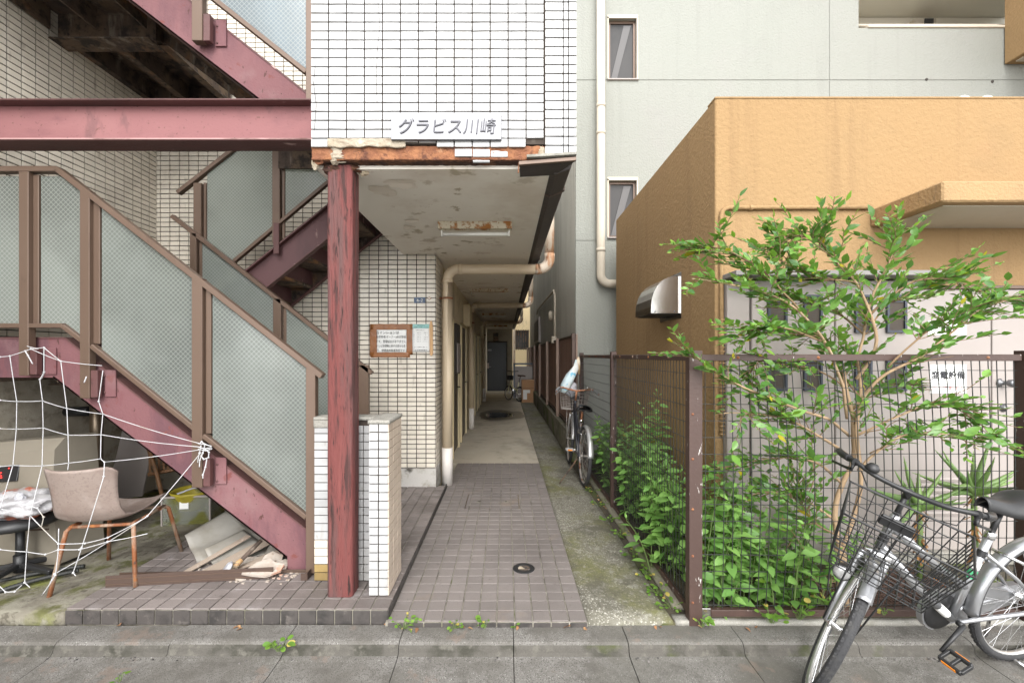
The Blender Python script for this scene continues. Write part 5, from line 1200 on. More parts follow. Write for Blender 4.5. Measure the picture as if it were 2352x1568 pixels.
g = MB(); g.lathe([(0, .012), (.04, .012), (.055, .0), (.052, -.01), (0, -.012)], Mh, 18); obj('head', g, m_bag, bs)
g = MB()
for i in range(70):
    a = rng.uniform(0, 2*PI); r_ = .05*math.sqrt(rng.random()); p0 = Mh @ Vector((r_*math.cos(a), r_*math.sin(a), -.008)); p1 = Mh @ Vector((r_*1.25*math.cos(a), r_*1.25*math.sin(a), -.045)); g.tube([p0, p1], .002, 4, cap=False)
stuff(obj('bristles', g, m_mortar, bs))
m_plas = mk('broken_plaster', (.4, .34, .285, 1), [(8, .45, .62, (.46, .41, .36, 1)), (6, .58, .66, (.5, .28, .2, 1)), (25, .6, .72, (.25, .19, .15, 1)), (5, .62, .7, (.55, .42, .22, 1))], rough=.95, bump=[(50, .6, 5)])
def chunk(label, x, y, Y, w_, d_, h_, rz, rx, seed):
    c = at(x, y, Y); Mx = Matrix.Translation(c) @ Matrix.Rotation(rz, 4, 'Z') @ Matrix.Rotation(rx, 4, 'X')
    n = 9; out = []
    for i in range(n):
        a = 2*PI*i/n; k_ = 1+.5*mnoise.noise(Vector((math.cos(a)*2+seed, math.sin(a)*2, seed))); out.append((w_*k_*math.cos(a), d_*k_*math.sin(a)))
    g = MB(); g.prism(out, 'xy', -h_/2, h_/2); g.v = [(x_+.004*mnoise.noise(Vector((x_*40, y_*40, z_*40))), y_, z_+.006*mnoise.noise(Vector((x_*30, y_*30, seed)))) for x_, y_, z_ in g.v]
    return tag(obj('plaster_chunk', g.xf(Mx), m_plas), label, 'plaster')
chunk('largest flat slab of fallen plaster, lying on the metal channel', 607, 1303, 2.86, .12, .07, .014, .3, .35, 2)
chunk('ochre and pink plaster lump beside the stringer foot', 645, 1300, 2.93, .06, .05, .03, 1, .2, 5)
chunk('plaster flake standing against the stringer foot', 625, 1282, 2.98, .07, .04, .01, .8, .9, 7)
chunk('plaster slab sticking out behind the brush', 575, 1290, 3.0, .11, .05, .01, .2, .3, 9)
chunk('thin plaster piece left of the brush head', 495, 1318, 2.89, .09, .04, .012, -.1, .1, 12)
chunk('small plaster piece in front of the brush', 560, 1325, 2.83, .045, .04, .012, .5, .2, 14)
dz = MB()
for i in range(260):
    x, y = rng.uniform(-2.1, -1.35), rng.gauss(2.92, .06); s_ = rng.uniform(.003, .012)
    dz.obox((x, y, PZ+s_*.3), Vector((s_, s_*.3*rng.uniform(-1, 1), 0)), Vector((0, s_*rng.uniform(.4, 1), 0)), Vector((0, 0, s_*.35)))
tag(obj('rubble_crumbs', dz, m_plas), 'crumbs of plaster scattered below the stair stringer', 'rubble', kind='stuff')
# bronze channels lying on the platform
def channel(label, a, b_, h_=.05, d_=.03):
    a, b_ = Vector(a), Vector(b_); d = (b_-a).normalized(); s_ = Vector((-d.y, d.x, 0)); t = thing('metal_channel', label, 'metal channel', a, 'bronze channels left on the platform')
    g = MB(); L = (b_-a).length/2; c = (a+b_)/2+Vector((0, 0, h_/2))
    g.obox(c, d*L, s_*.002, Vector((0, 0, h_/2)), .001); g.obox(c+s_*d_/2+Vector((0, 0, -h_/2+.002)), d*L, s_*(d_/2-.003), Vector((0, 0, .002)))
    obj('web', g, m_brown_d, t)
    g = MB(); g.obox(c+Vector((0, 0, h_*.22))-s_*.0035, d*L, s_*.0015, Vector((0, 0, .002))); g.obox(c-Vector((0, 0, h_*.25))-s_*.0035, d*L, s_*.0015, Vector((0, 0, .002))); obj('rib', g, m_brown, t)
channel('longer bronze channel lying in front, across the platform', (-2.46, 2.715, PZ+.001), (-1.49, 2.83, PZ+.001), .072)
channel('thin bronze channel lying behind, just under the stringer foot', (-2.50, 2.86, PZ+.001), (-1.26, 2.905, PZ+.001), .022)
g = MB(); g.box(-1.30, -1.262, 2.80, 2.805, PZ+.001, PZ+.045); g.box(-1.2615, -1.258, 2.80, 2.90, PZ+.001, PZ+.05); tag(obj('metal_angle', g, m_brown_d), 'small bronze angle bracket at the foot of the stair post', 'bracket')

# ================================================================ plastic shell chair
ch = thing('shell_chair', 'stained pink plastic shell chair with rusty legs, its back to the street', 'chair', (-2.543, 2.96, 0))
fo = Vector((-.16, .987, 0)).normalized(); ri = Vector((fo.y, -fo.x, 0)); O_ = Vector((-2.555, 2.93, 0))
prf = [(-.335, .800), (-.315, .74), (-.288, .66), (-.262, .58), (-.235, .51), (-.19, .455), (-.11, .432), (0, .428), (.12, .438), (.20, .452), (.245, .452), (.265, .435)]
def shell(u, v):
    t = v*(len(prf)-1); i = min(int(t), len(prf)-2); fr = t-i
    f_, z_ = lerp(prf[i][0], prf[i+1][0], fr), lerp(prf[i][1], prf[i+1][1], fr)
    s_ = (u-.5)*2; wd = .20*(1-.03*max(0, 1-v/.08)**2)*(1-.10*math.sin(PI*min(1, v/.5)))*(1-.12*max(0, (v-.85)/.15)**2)
    wd *= 1-.06*v
    back = max(0, 1-v/.5)
    f_ += .075*back*abs(s_)**2.2; z_ += .035*(1-back)*abs(s_)**3 + .012*max(0, 1-v/.2)*(s_*.5+abs(s_)**3) - .045*max(0, (s_-.72)/.28)**2*max(0, 1-v/.1)
    return O_ - ri*.045 + ri*(s_*wd) + fo*f_ + Vector((0, 0, z_))
g = MB(); g.slab(shell, 18, 40, .011); obj('shell', g, m_shell, ch)
for (fx0, fz0, x_) in ((-.22, .0, -1), (-.22, .0, 1), (.23, .0, -1), (.23, .0, 1)):
    zb_ = PZ if x_ > 0 else -.005
    top = O_ + ri*(.17*x_) + fo*(fx0*.72) + Vector((0, 0, .415)); bot = O_ + ri*(.235*x_) + fo*(fx0*1.12) + Vector((0, 0, zb_))
    knee = O_ + ri*(.185*x_) + fo*(fx0*.82) + Vector((0, 0, .395))
    g = MB(); g.tube([top - fo*fx0*.3, top, knee, bot], .0125, 10); obj('leg', g, m_legrust, ch)
g = MB(); g.tube([O_+ri*-.17+fo*-.16+Vector((0, 0, .412)), O_+ri*.17+fo*-.16+Vector((0, 0, .412))], .011, 8); obj('cross_tube', g, m_legrust, ch)
g = MB(); g.tube([O_+ri*-.17+fo*.16+Vector((0, 0, .412)), O_+ri*.17+fo*.16+Vector((0, 0, .412))], .011, 8); obj('cross_tube', g, m_legrust, ch)
g = MB(); g.tube([O_+ri*.17+fo*-.16+Vector((0, 0, .412)), O_+ri*.172+fo*.16+Vector((0, 0, .418))], .011, 8); obj('side_tube', g, m_legrust, ch)

# ================================================================ rope net
def NY(y): return 2.835 if y < 985 else lerp(2.835, 2.545, min(1, (y-985)/130))
def npt(p, Y=None): return at(p[0], p[1], Y or NY(p[1]))
net = MB()
def strand(pts, r_=.0023, Ys=None):
    P = [npt(p, Ys[i] if Ys else None) for i, p in enumerate(pts)]; Q = []
    for i in range(len(P)-1):
        for k_ in range(5):
            t = k_/5; q_ = P[i].lerp(P[i+1], t); q_.z -= .02*(P[i+1]-P[i]).length*math.sin(PI*t)*.6; Q.append(q_)
    Q.append(P[-1]); net.tube(Q, r_, 6)
    for q_ in P[1:-1]: net.lathe([(0, -.0065), (.006, -.003), (.0065, .002), (0, .0065)], Matrix.Translation(q_), 7)
K = (462, 1024)
strand([Z1(-300, 190), Z1(0, 165), Z1(105, 155), Z1(330, 80), Z1(470, 65), Z1(650, 210), Z1(1090, 258)])
strand([Z1(330, 80), Z1(650, 210)]); strand([Z1(290, 50), Z1(410, 80)])
strand([Z1(-300, 640), Z1(0, 628), Z1(180, 640), Z1(455, 635), Z1(715, 715), Z1(1100, 775), (K[0]-3, K[1]-6)])
strand([Z1(-300, 940), Z1(0, 930), Z1(175, 935), Z1(462, 922), Z1(728, 1000), Z1(1080, 995), (K[0]-2, K[1]+2)])
strand([Z1(-300, 1345), Z1(0, 1335), Z1(138, 1322), Z1(450, 1328), Z1(735, 1298), Z1(1075, 1252), Z1(1118, 1288), (K[0]-2, K[1]+8)], Ys=[None]*6+[2.75, 2.835])
strand([Z1(105, 155), Z1(180, 640), Z1(175, 935), Z1(138, 1322), Z2(0, 485), Z2(-100, 800)])
strand([Z1(470, 65), Z1(470, 330), Z1(425, 405), Z1(455, 635), Z1(462, 922), Z1(450, 1328), Z2(265, 545), Z2(235, 865), Z2(218, 1135), Z2(265, 1180)])
strand([Z1(650, 210), Z1(715, 715), Z1(728, 1000), Z1(735, 1298), Z1(725, 1370)])
strand([Z1(1100, 310), Z1(1055, 640), Z1(1100, 775), Z1(1080, 995), Z1(1075, 1252), Z1(1118, 1288), Z2(915, 200), Z2(720, 830), Z2(645, 1050), Z2(670, 1078)])
strand([Z2(-120, 470), Z2(0, 485), Z2(265, 545), Z2(515, 795), Z2(750, 790), Z2(950, 740), Z2(1290, 560)])
strand([Z2(-120, 840), Z2(0, 845), Z2(235, 865), Z2(400, 888), Z2(515, 845), Z2(700, 845), Z2(950, 775), Z2(1300, 705)])
strand([Z2(518, 660), Z2(515, 850), Z2(490, 1070), Z2(370, 1250)])
strand([(K[0], K[1]+14), Z2(1300, 550), Z2(950, 780), Z2(480, 1060), Z2(440, 1140)], Ys=[2.835, 2.62, 2.56, 2.55, 2.55])
strand([Z2(0, 1170), Z2(50, 1220), Z2(130, 1215), Z2(190, 1160)])
strand([Z2(230, 455), Z2(330, 480), Z2(385, 560), Z2(365, 650)])
# knot and loose ends at the post
for (pts) in ([(455, 1018), (470, 1020), (486, 1024)], [(455, 1026), (470, 1030), (486, 1027)], [(455, 1031), (472, 1034), (487, 1030)], [(458, 1020), (463, 1014), (471, 1020), (466, 1040), (459, 1056), (458, 1072)], [(470, 1030), (480, 1038), (479, 1050), (468, 1054), (462, 1046), (468, 1034)], [(475, 1054), (472, 1072), (466, 1090), (466, 1098)], [(462, 1022), (458, 1040), (454, 1062)], [Z1(265, 95), Z1(300, 150), Z1(350, 240)], [Z1(925, 375), Z1(900, 440)], [Z1(480, 320), Z1(440, 400)]):
    strand(pts, .0034, Ys=[2.835+.008*rng.uniform(-1, 1)]*len(pts))
tag(obj('rope_net', net, m_rope), 'white knotted rope net hung from the stair railing in front of the chair', 'net')

# ================================================================ things along the alley
cb = thing('cardboard_box', 'brown cardboard box with a white label standing beside the folding bicycle', 'box', (.69, 14.05, 0))
g = MB(); g.box(.50, .885, 13.85, 14.3, 0, .70, .006); obj('carton', g, m_card, cb)
g = MB(); g.box(.54, .66, 13.842, 13.849, .10, .40); obj('label', g, m_paper, cb)
g = MB(); g.box(.66, .76, 13.842, 13.849, .30, .40); obj('label', g, m_paper, cb)
g = MB(); g.box(.50, .885, 13.844, 13.849, .452, .46); obj('flap_seam', g, m_brown_d, cb)
fp = thing('framed_panel', 'pale panel in a dark frame leaning on the fence behind the cardboard box', 'panel', (.6, 15.2, 0))
def lean(mb): return mb.xf(Matrix.Translation((.62, 15.3, .0)) @ Matrix.Rotation(R(-6), 4, 'X'))
g = MB(); g.box(-.30, .30, -.01, .01, .02, 1.10); obj('sheet', lean(g), m_panel, fp)
for (x0, x1, z0, z1) in ((-.36, -.301, 0, 1.16), (.301, .36, 0, 1.16), (-.36, .36, 1.161, 1.22)):
    g = MB(); g.box(x0, x1, -.02, .02, z0, z1); obj('frame_bar', lean(g), mk('blue_grey_frame', (.1, .12, .15, 1), rough=.4), fp)
# carrier bags tied to the fence end
bg_ = thing('carrier_bag', 'pale blue and clear plastic bag tied to the end of the mesh fence', 'bag', (.98, 6.0, 1.2))
pts = [at(1327, 826, 6.05), at(1322, 846, 6.0), at(1308, 868, 5.95), at(1298, 890, 5.93), at(1293, 902, 5.93)]
g = MB(); g.tube(pts, [.016, .036, .062, .064, .022], 18)
g.v = [tuple(Vector(p)+Vector((mnoise.noise(Vector(p)*14), mnoise.noise(Vector(p)*14+Vector((5, 0, 0))), mnoise.noise(Vector(p)*14+Vector((0, 7, 0)))))*.03) for p in g.v]
obj('bag', g, mk('pale_blue_plastic', (.5, .63, .68, 1), [(5, .45, .6, (.68, .7, .68, 1)), (9, .56, .62, (.15, .45, .62, 1))], rough=.3, bump=[(20, .5, 4)]), bg_)
g = MB(); g.tube([at(1329, 820, 6.06), at(1327, 832, 6.05), at(1330, 860, 6.04)], [.012, .035, .012], 10); obj('tied_neck', g, mk('tan_plastic', (.6, .42, .24, 1), [(9, .5, .6, (.7, .62, .5, 1))], rough=.4), bg_)
wb = thing('carrier_bag', 'white plastic bag hanging behind the basket of the old bicycle', 'bag', (.93, 6.0, .9))
obj('bag', blob(at(1312, 893, 6.0), .08, .07, .10, 21, .3, 2.2, 30, 20), m_bag, wb)
g = MB(); g.tube([at(1316, 880, 5.97), at(1320, 862, 6.0), at(1326, 842, 6.05)], .006, 6); obj('bag_handle', g, m_bag, wb)

# ================================================================ bicycles
def ring(c, R_, r_, n=44, m=10, M=None, squash=1.0):
    g = MB(); vs = []
    for i in range(n):
        a = 2*PI*i/n
        for k in range(m):
            b_ = 2*PI*k/m; rr = R_ + r_*math.cos(b_); vs.append(Vector((c[0]+rr*math.cos(a), c[1]+r_*squash*math.sin(b_), c[2]+rr*math.sin(a))))
    g.add(vs, [(i*m+k, i*m+(k+1)%m, ((i+1)%n)*m+(k+1)%m, ((i+1)%n)*m+k) for i in range(n) for k in range(m)], True)
    return g
def wheel(root, c, R_, S, mats, spokes=36, tyre_r=.021, tread=False):
    "S: 4x4 applied to everything (steering); returns the wheel part"
    tm, rm, sm_ = mats
    g = ring(c, R_-.032, .013, 48, 8, squash=1.15); wo = obj('wheel', g.xf(S), rm, root, True)
    g = ring(c, R_-tyre_r+.001, tyre_r, 56, 12)
    if tread:
        for i in range(120):
            a = 2*PI*i/120; s_ = 1 if i % 2 else -1
            for yo in (-.011, .0, .011):
                aa = a+yo*.9*s_; rr = R_+.0005-abs(yo)*.28
                p = Vector((c[0]+rr*math.cos(aa), c[1]+yo, c[2]+rr*math.sin(aa))); t = Vector((-math.sin(aa), 0, math.cos(aa))); n_ = Vector((math.cos(aa), 0, math.sin(aa)))
                g.obox(p, t*.0045, Vector((0, .0042, 0)), n_*.0014)
    obj('tyre', g.xf(S), tm, wo, True)
    g = MB()
    for i in range(spokes):
        a = 2*PI*i/spokes; sd = 1 if i % 2 else -1; a2 = a + (.55 if (i//2) % 2 else -.55)
        p0 = Vector((c[0]+.022*math.cos(a2), c[1]+.032*sd, c[2]+.022*math.sin(a2))); p1 = Vector((c[0]+(R_-.044)*math.cos(a), c[1]+.003*sd, c[2]+(R_-.044)*math.sin(a)))
        g.tube([p0, p1], .0012, 4, cap=False)
    stuff(obj('spokes', g.xf(S), sm_, wo, True))
    g = MB(); Mx = Matrix.Translation(c) @ Matrix.Rotation(R(90), 4, 'X')
    g.lathe([(0, -.055), (.006, -.055), (.006, -.042), (.022, -.036), (.022, -.030), (.012, -.026), (.012, .026), (.022, .030), (.022, .036), (.006, .042), (.006, .055), (0, .055)], Mx, 14); obj('hub', g.xf(S), sm_, wo, True)
    return wo
def fender(c, R_, a0, a1, wd, S, mat, root, name='mudguard'):
    def f(u, v):
        a = R(lerp(a0, a1, v)); s_ = (u-.5)*2; rr = R_ - .014*s_*s_
        return Vector((c[0]+rr*math.cos(a), c[1]+s_*wd/2, c[2]+rr*math.sin(a)))
    g = MB(); g.slab(f, 6, 36, .0022); return obj(name, g.xf(S), mat, root, True)

def city_bike(name, label, loc, yaw, lean_, steer, frame_m, basket_m, fork_m, opt):
    root = thing(name, label, 'bicycle', loc)
    root.rotation_mode = 'XYZ'
    Mw = Matrix.Translation(loc) @ Matrix.Rotation(yaw, 4, 'Z') @ Matrix.Rotation(lean_, 4, 'X')
    root.matrix_basis = Mw
    RW = .335; L = opt.get('wb', 1.13)
    I = Matrix.Identity(4); rc = Vector((0, 0, RW)); fc = Vector((L, 0, RW))
    ha = R(68); d = Vector((-math.cos(ha), 0, math.sin(ha)))
    crown = fc + d*opt.get('fl', .40) - Vector((.048, 0, 0)); htop = crown + d*.20; stem = htop + d*opt.get('stemh', .12)
    S = Matrix.Translation(crown) @ Matrix.Rotation(steer, 4, d) @ Matrix.Translation(-crown)
    mats = (opt['tyre'], opt['rim'], opt['spoke'])
    wheel(root, rc, RW, I, mats, tread=opt.get('tread', False)); wheel(root, fc, RW, S, mats, tread=opt.get('tread', False))
    fender(rc, RW+.016, -8, 172, .062, I, fork_m, root); fender(fc, RW+.016, 62, 172, .055, S, fork_m, root)
    bb = Vector((.455, 0, .285)); sd = Vector((-.30, 0, .954)); scl = bb + sd*opt.get('seat', .44)
    hb = crown + d*.035; hm = crown + d*.15
    g = MB(); g.tube([hb, hm, htop], .019, 14); obj('head_tube', g, frame_m, root, True)
    g = MB(); g.tube([hb+d*.01, lerp(hb, bb, .5)+Vector((0, 0, -.01)), bb], .0195, 14); obj('down_tube', g, frame_m, root, True)
    g = MB(); e = bb + sd*.17; g.tube([hm, lerp(hm, e, .5)+Vector((0, 0, -.012)), e], .0165, 14); obj('top_tube', g, frame_m, root, True)
    g = MB(); g.tube([bb, scl], .0175, 14); stt = obj('seat_tube', g, frame_m, root, True)
    if opt.get('decals'):
        for (t0, t1, mt) in ((.50, .60, mk('green_label', (.05, .32, .14, 1), rough=.5)), (.76, .84, m_black), (.62, .70, m_paper)):
            g = MB(); g.tube([bb+sd*.44*t0, bb+sd*.44*t1], .0180, 14, cap=False); obj('frame_sticker', g, mt, stt, True)
        g = MB(); p_ = lerp(hb, bb, .80); q_ = lerp(hb, bb, .93); g.tube([p_+Vector((0, 0, -.004)), q_+Vector((0, 0, -.001))], .0200, 14, cap=False); obj('frame_sticker', g, m_paper, stt, True)
        g = MB(); g.tube([hb+d*.03, hb+d*.06], .0196, 14, cap=False); obj('frame_sticker', g, m_black, stt, True)
    for s_ in (-1, 1):
        g = MB(); g.tube([bb+Vector((0, .03*s_, 0)), Vector((.12, .055*s_, RW-.02)), rc+Vector((0, .062*s_, 0))], .0105, 10); obj('chain_stay', g, frame_m, root, True)
        g = MB(); g.tube([bb+sd*.36+Vector((0, .018*s_, 0)), Vector((.18, .05*s_, .50)), rc+Vector((0, .062*s_, 0))], .0085, 10); obj('seat_stay', g, frame_m, root, True)
        g = MB(); g.tube([crown+Vector((0, .045*s_, 0)), crown+Vector((0, .048*s_, 0))-d*.06, fc+d*.14+Vector((-.035, .052*s_, 0)), fc+Vector((0, .052*s_, 0))], [.0145, .0145, .0115, .008], 12); obj('fork_blade', g.xf(S), fork_m, root, True)
    g = MB(); g.tube([crown+Vector((0, -.055, 0)), crown+Vector((0, .055, 0))], .017, 12); obj('fork_crown', g.xf(S), m_chrome, root, True)
    # stem and handlebar
    g = MB(); g.tube([htop-d*.01, stem], .0115, 12); g.tube([stem-d*.02, stem+Vector((.03, 0, .02))], .016, 12); obj('stem', g.xf(S), opt['bar'], root, True)
    bc = stem + Vector((.035, 0, .018)); hw = opt.get('hw', .29)
    pts = [bc+Vector((x, y, z)) for (x, y, z) in ((-.17, -hw, -.015), (-.08, -hw*.93, .01), (.0, -hw*.72, .03), (.02, -hw*.42, .015), (.0, 0, 0), (.02, hw*.42, .015), (.0, hw*.72, .03), (-.08, hw*.93, .01), (-.17, hw, -.015))]
    sm = []
    for i in range(len(pts)-1):
        p0, p1, p2, p3 = pts[max(0, i-1)], pts[i], pts[i+1], pts[min(len(pts)-1, i+2)]
        for k in range(6):
            t = k/6; sm.append(.5*((2*p1)+(p2-p0)*t+(2*p0-5*p1+4*p2-p3)*t*t+(3*p1-p0-3*p2+p3)*t**3))
    sm.append(pts[-1])
    g = MB(); g.tube(sm, .0112, 10); hb_ = obj('handlebar', g.xf(S), opt['bar'], root, True)
    for (i0, i1) in ((0, 9), (len(sm)-10, len(sm)-1)):
        seg = sm[i0:i1+1]; g = MB(); g.tube(seg, .0165, 12); obj('grip', g.xf(S), opt['grip'], hb_, True)
        s_ = -1 if i0 == 0 else 1; inner = sm[11] if s_ < 0 else sm[-12]; end = sm[1] if s_ < 0 else sm[-2]
        g = MB(); g.tube([inner+Vector((.01, 0, -.01)), inner+Vector((.045, 0, -.025)), lerp(inner, end, .5)+Vector((.05, 0, -.035)), end+Vector((.045, .008*s_, -.045))], [.011, .009, .0065, .006], 8); obj('brake_lever', g.xf(S), opt['lever'], hb_, True)
        g = MB(); g.tube([inner-(end-inner)*.08, inner+(end-inner)*.03], .0165, 10); obj('lever_clamp', g.xf(S), opt['lever'], hb_, True)
    # bell
    bp = sm[len(sm)-17] if opt.get('bell_left') else sm[16]
    g = MB(); g.lathe([(0, .034), (.016, .031), (.026, .018), (.028, .006), (.024, 0), (0, 0)], Matrix.Translation(bp+Vector((0, 0, .012))), 16); obj('bell', g.xf(S), opt['bell'], hb_, True)
    # brake cables
    g = MB(); a = sm[14]+Vector((.02, 0, -.015)); g.tube([a, a+Vector((.10, .04, -.02)), crown+d*.30+Vector((.10, .02, 0)), crown+d*.12+Vector((.05, .0, 0)), crown+Vector((.03, 0, -.02))], .0028, 6)
    obj('brake_cable', g.xf(S), m_black, hb_, True)
    g = MB(); a = sm[-15]+Vector((.02, 0, -.015)); g.tube([a, a+Vector((.12, -.03, .0)), crown+d*.28+Vector((.08, .07, 0)), hb+Vector((-.05, .03, -.05)), lerp(hb, bb, .6)+Vector((0, .022, 0))], .0028, 6)
    obj('brake_cable', g.xf(S), m_black, hb_, True)
    # basket of wires on the front
    bx0, bz0, bz1 = crown.x+.085, crown.z+.04, crown.z+.315
    def bp_(u, v, side):    # rectangular ring point; v height, u around
        wt, wb_ = opt.get('bw', .205), opt.get('bw', .205)*.80; dt, db = .31, .235
        wd = lerp(wb_, wt, v); dp = lerp(db, dt, v); x0 = bx0
        per = [(x0, -wd), (x0+dp, -wd*.94), (x0+dp, wd*.94), (x0, wd)]; t = u*4; i = int(t) % 4; fr = t-int(t); p, q = per[i], per[(i+1) % 4]
        return Vector((lerp(p[0], q[0], fr), lerp(p[1], q[1], fr), lerp(bz0, bz1, v)))
    g = MB(); wr = opt.get('wire', .0017)
    for j in range(7): g.tube([bp_(i/40, j/6, 0) for i in range(40)], wr*(1.9 if j == 6 else 1), 5, closed=True)
    for i in range(36): g.tube([bp_(i/36, k/4, 0) for k in range(5)], wr, 4, cap=False)
    for i in range(6):
        t = (i+.5)/6; g.tube([bp_(.25*t, 0, 0), bp_(.75-.25*t, 0, 0)], wr, 4, cap=False); g.tube([bp_(.25+.25*t, 0, 0), bp_(1-.25*t if t > 0 else .999, 0, 0)], wr, 4, cap=False)
    bk = obj('basket', g.xf(S), basket_m, root, True); bk['kind'] = 'stuff'
    g = MB(); g.obox((bx0-.012, 0, lerp(bz0, bz1, .62)), (.007, 0, 0), (0, .06, 0), (0, 0, .026), .006); obj('basket_bracket', g.xf(S), m_black, root, True)
    for s_ in (-1, 1):
        g = MB(); g.tube([fc+Vector((0, .06*s_, 0)), Vector((bx0+.10, .08*s_, bz0))], .004, 6); obj('basket_stay', g.xf(S), opt['stay'], root, True)
    # lamp on the fork
    if opt.get('lamp'):
        lc = crown + Vector((.085, -.075, -.12)); g = MB(); Ml = Matrix.Translation(lc) @ Matrix.Rotation(R(80), 4, 'Y')
        g.lathe([(0, -.07), (.02, -.068), (.032, -.03), (.036, .0), (.036, .012)], Ml, 20); lo = obj('front_lamp', g.xf(S), m_black, root, True)
        g = MB(); g.lathe([(0, .018), (.02, .016), (.034, .010), (.035, .002)], Ml, 20); obj('lamp_lens', g.xf(S), m_lens, lo, True)
        g = MB(); g.tube([lc+Vector((-.04, 0, .03)), lc+Vector((.01, -.03, .06)), lc+Vector((.035, -.045, 0)), lc+Vector((-.01, -.015, -.12)), fc+Vector((-.02, -.06, .10))], .0035, 6); obj('lamp_cable', g.xf(S), m_black, lo, True)
    # saddle
    sp = scl + sd*.13
    g = MB(); g.tube([scl-sd*.03, sp], .0125, 12); obj('seat_post', g, opt['bar'], root, True)
    g = MB(); g.tube([scl-sd*.03, scl+sd*.004], .0215, 14); obj('seat_clamp', g, m_chrome, root, True)
    def sad(u, v):
        x = lerp(-.14, .14, v); wd = .10*(1-max(0, (v-.25)/.75)**.8*.72)*(.75+.25*min(1, v/.12)); a = PI*u
        y = wd*math.cos(a); z = .05*math.sin(a)**.6*(1-.25*v)-.02*(abs(math.cos(a))**3)+ .012*math.cos(2*PI*v)
        return sp+Vector((x-.01, y, .01+z))
    g = MB(); g.slab(sad, 14, 18, .004); g.slab(lambda u, v: sp+Vector((lerp(-.14, .13, v)-.01, (u-.5)*2*.09*(1-max(0, (v-.25)/.75)**.8*.75), .012)), 4, 10, .004); obj('saddle', g, opt['saddle'], root, True)
    g = MB(); g.tube([sp+Vector((-.10, .0, -.0)), sp+Vector((0, 0, -.012)), sp+Vector((.08, 0, 0))], .012, 8); obj('saddle_rails', g, m_black, root, True)
    # cranks, pedals, chain case
    ca = opt.get('crank', R(-40)); cv = Vector((math.cos(ca), 0, math.sin(ca)))*.165
    for s_ in (-1, 1):
        p0 = bb+Vector((0, .055*s_, 0)); p1 = p0 + cv*s_ + Vector((0, .012*s_, 0)); g = MB(); g.tube([bb+Vector((0, .03*s_, 0)), p0], .013, 10); g.tube([p0, p1], [.0115, .0085], 8); co = obj('crank', g, opt['crankm'], root, True)
        pc = p1 + Vector((0, .06*s_, 0)); pr = R(opt.get('ptilt', 18)); ux = Vector((math.cos(pr), 0, -math.sin(pr))); uz = Vector((math.sin(pr), 0, math.cos(pr)))
        g = MB(); g.obox(pc+ux*.032, ux*.007, Vector((0, .046, 0)), uz*.012, .003); g.obox(pc-ux*.032, ux*.007, Vector((0, .046, 0)), uz*.012, .003)
        for yy in (-.044, .0, .044): g.obox(pc+Vector((0, yy, 0)), ux*.03, Vector((0, .006, 0)), uz*.009, .002)
        po = obj('pedal', g, opt['pedal'], co, True)
        for q_ in (-1, 1):
            g = MB(); g.obox(pc+ux*.0405*q_, ux*.0018, Vector((0, .028, 0)), uz*.007); obj('reflector', g, m_orange_refl, po, True)
    def case(off, r0, r1, y0, y1, mat, nm):
        A_, B_ = bb, rc; n = 14; pl = []
        for i in range(n+1): a = R(lerp(-75, 75, i/n)); pl.append((A_.x+r0*math.cos(a), A_.z+r0*math.sin(a)))
        for i in range(n+1): a = R(lerp(100, 260, i/n)); pl.append((B_.x+r1*math.cos(a), B_.z+r1*math.sin(a)))
        g = MB(); g.prism(pl, 'xz', y0, y1); return obj(nm, g, mat, root, True)
    case(0, .105, .055, -.075, -.045, frame_m if opt.get('case', True) else m_black, 'chain_case')
    g = MB(); g.lathe([(0, 0), (.095, 0), (.095, .004), (.03, .006), (0, .006)], Matrix.Translation(bb+Vector((0, -.044, 0))) @ Matrix.Rotation(R(-90), 4, 'X'), 28); obj('chain_ring', g, m_black, root, True)
    # rear carrier
    if opt.get('rack', True):
        g = MB()
        for s_ in (-1, 1):
            g.tube([bb+sd*.40+Vector((0, .03*s_, 0)), Vector((.12, .06*s_, .76)), Vector((-.22, .06*s_, .76)), Vector((-.27, .02*s_, .76))], .005, 6)
            g.tube([Vector((-.12, .06*s_, .76)), rc+Vector((-.01, .065*s_, 0))], .005, 6)
        g.tube([(.0, -.06, .76), (.0, .06, .76)], .004, 6); g.tube([(-.2, -.06, .76), (-.2, .06, .76)], .004, 6)
        obj('carrier', g, opt['stay'], root, True)
    # stand
    k0 = opt.get('stand', None)
    if k0 == 'double':
        g = MB()
        for s_ in (-1, 1): g.tube([rc+Vector((.0, .075*s_, 0)), Vector((.05, .09*s_, .20)), Vector((.02, .11*s_, .012))], .008, 8)
        g.tube([(.02, -.11, .012), (.02, .11, .012)], .008, 8); obj('stand', g, m_chrome, root, True)
    elif k0 == 'side':
        g = MB(); g.tube([(.13, .05, .30), (.10, .10, .22), (.03, .27, .0)], .008, 8); obj('stand', g, m_dark_steel, root, True)
    if opt.get('lock'):
        g = MB(); Mq = Matrix.Translation((.17, 0, .585)) @ Matrix.Rotation(R(-25), 4, 'Y'); pts = [Mq @ Vector((.06*math.cos(R(a)), .058*math.sin(R(a)), 0)) for a in range(-160, 161, 16)]
        g.tube(pts, .007, 8); obj('wheel_lock', g, m_chrome, root, True)
    return root
new = dict(tyre=m_rubber, rim=m_rim, spoke=m_chrome, bar=m_black, grip=m_black, lever=m_black, bell=m_black, saddle=m_black, pedal=m_black, crankm=m_black, stay=m_black, lamp=True, decals=True, tread=True, crank=R(-42), ptilt=28, wire=.0025, hw=.284, wb=1.139, seat=.463, stemh=.116, fl=.3575, bell_left=False, lock=True, rack=False, stand='double')
yaw_f = math.atan2(-.246, -1.127)
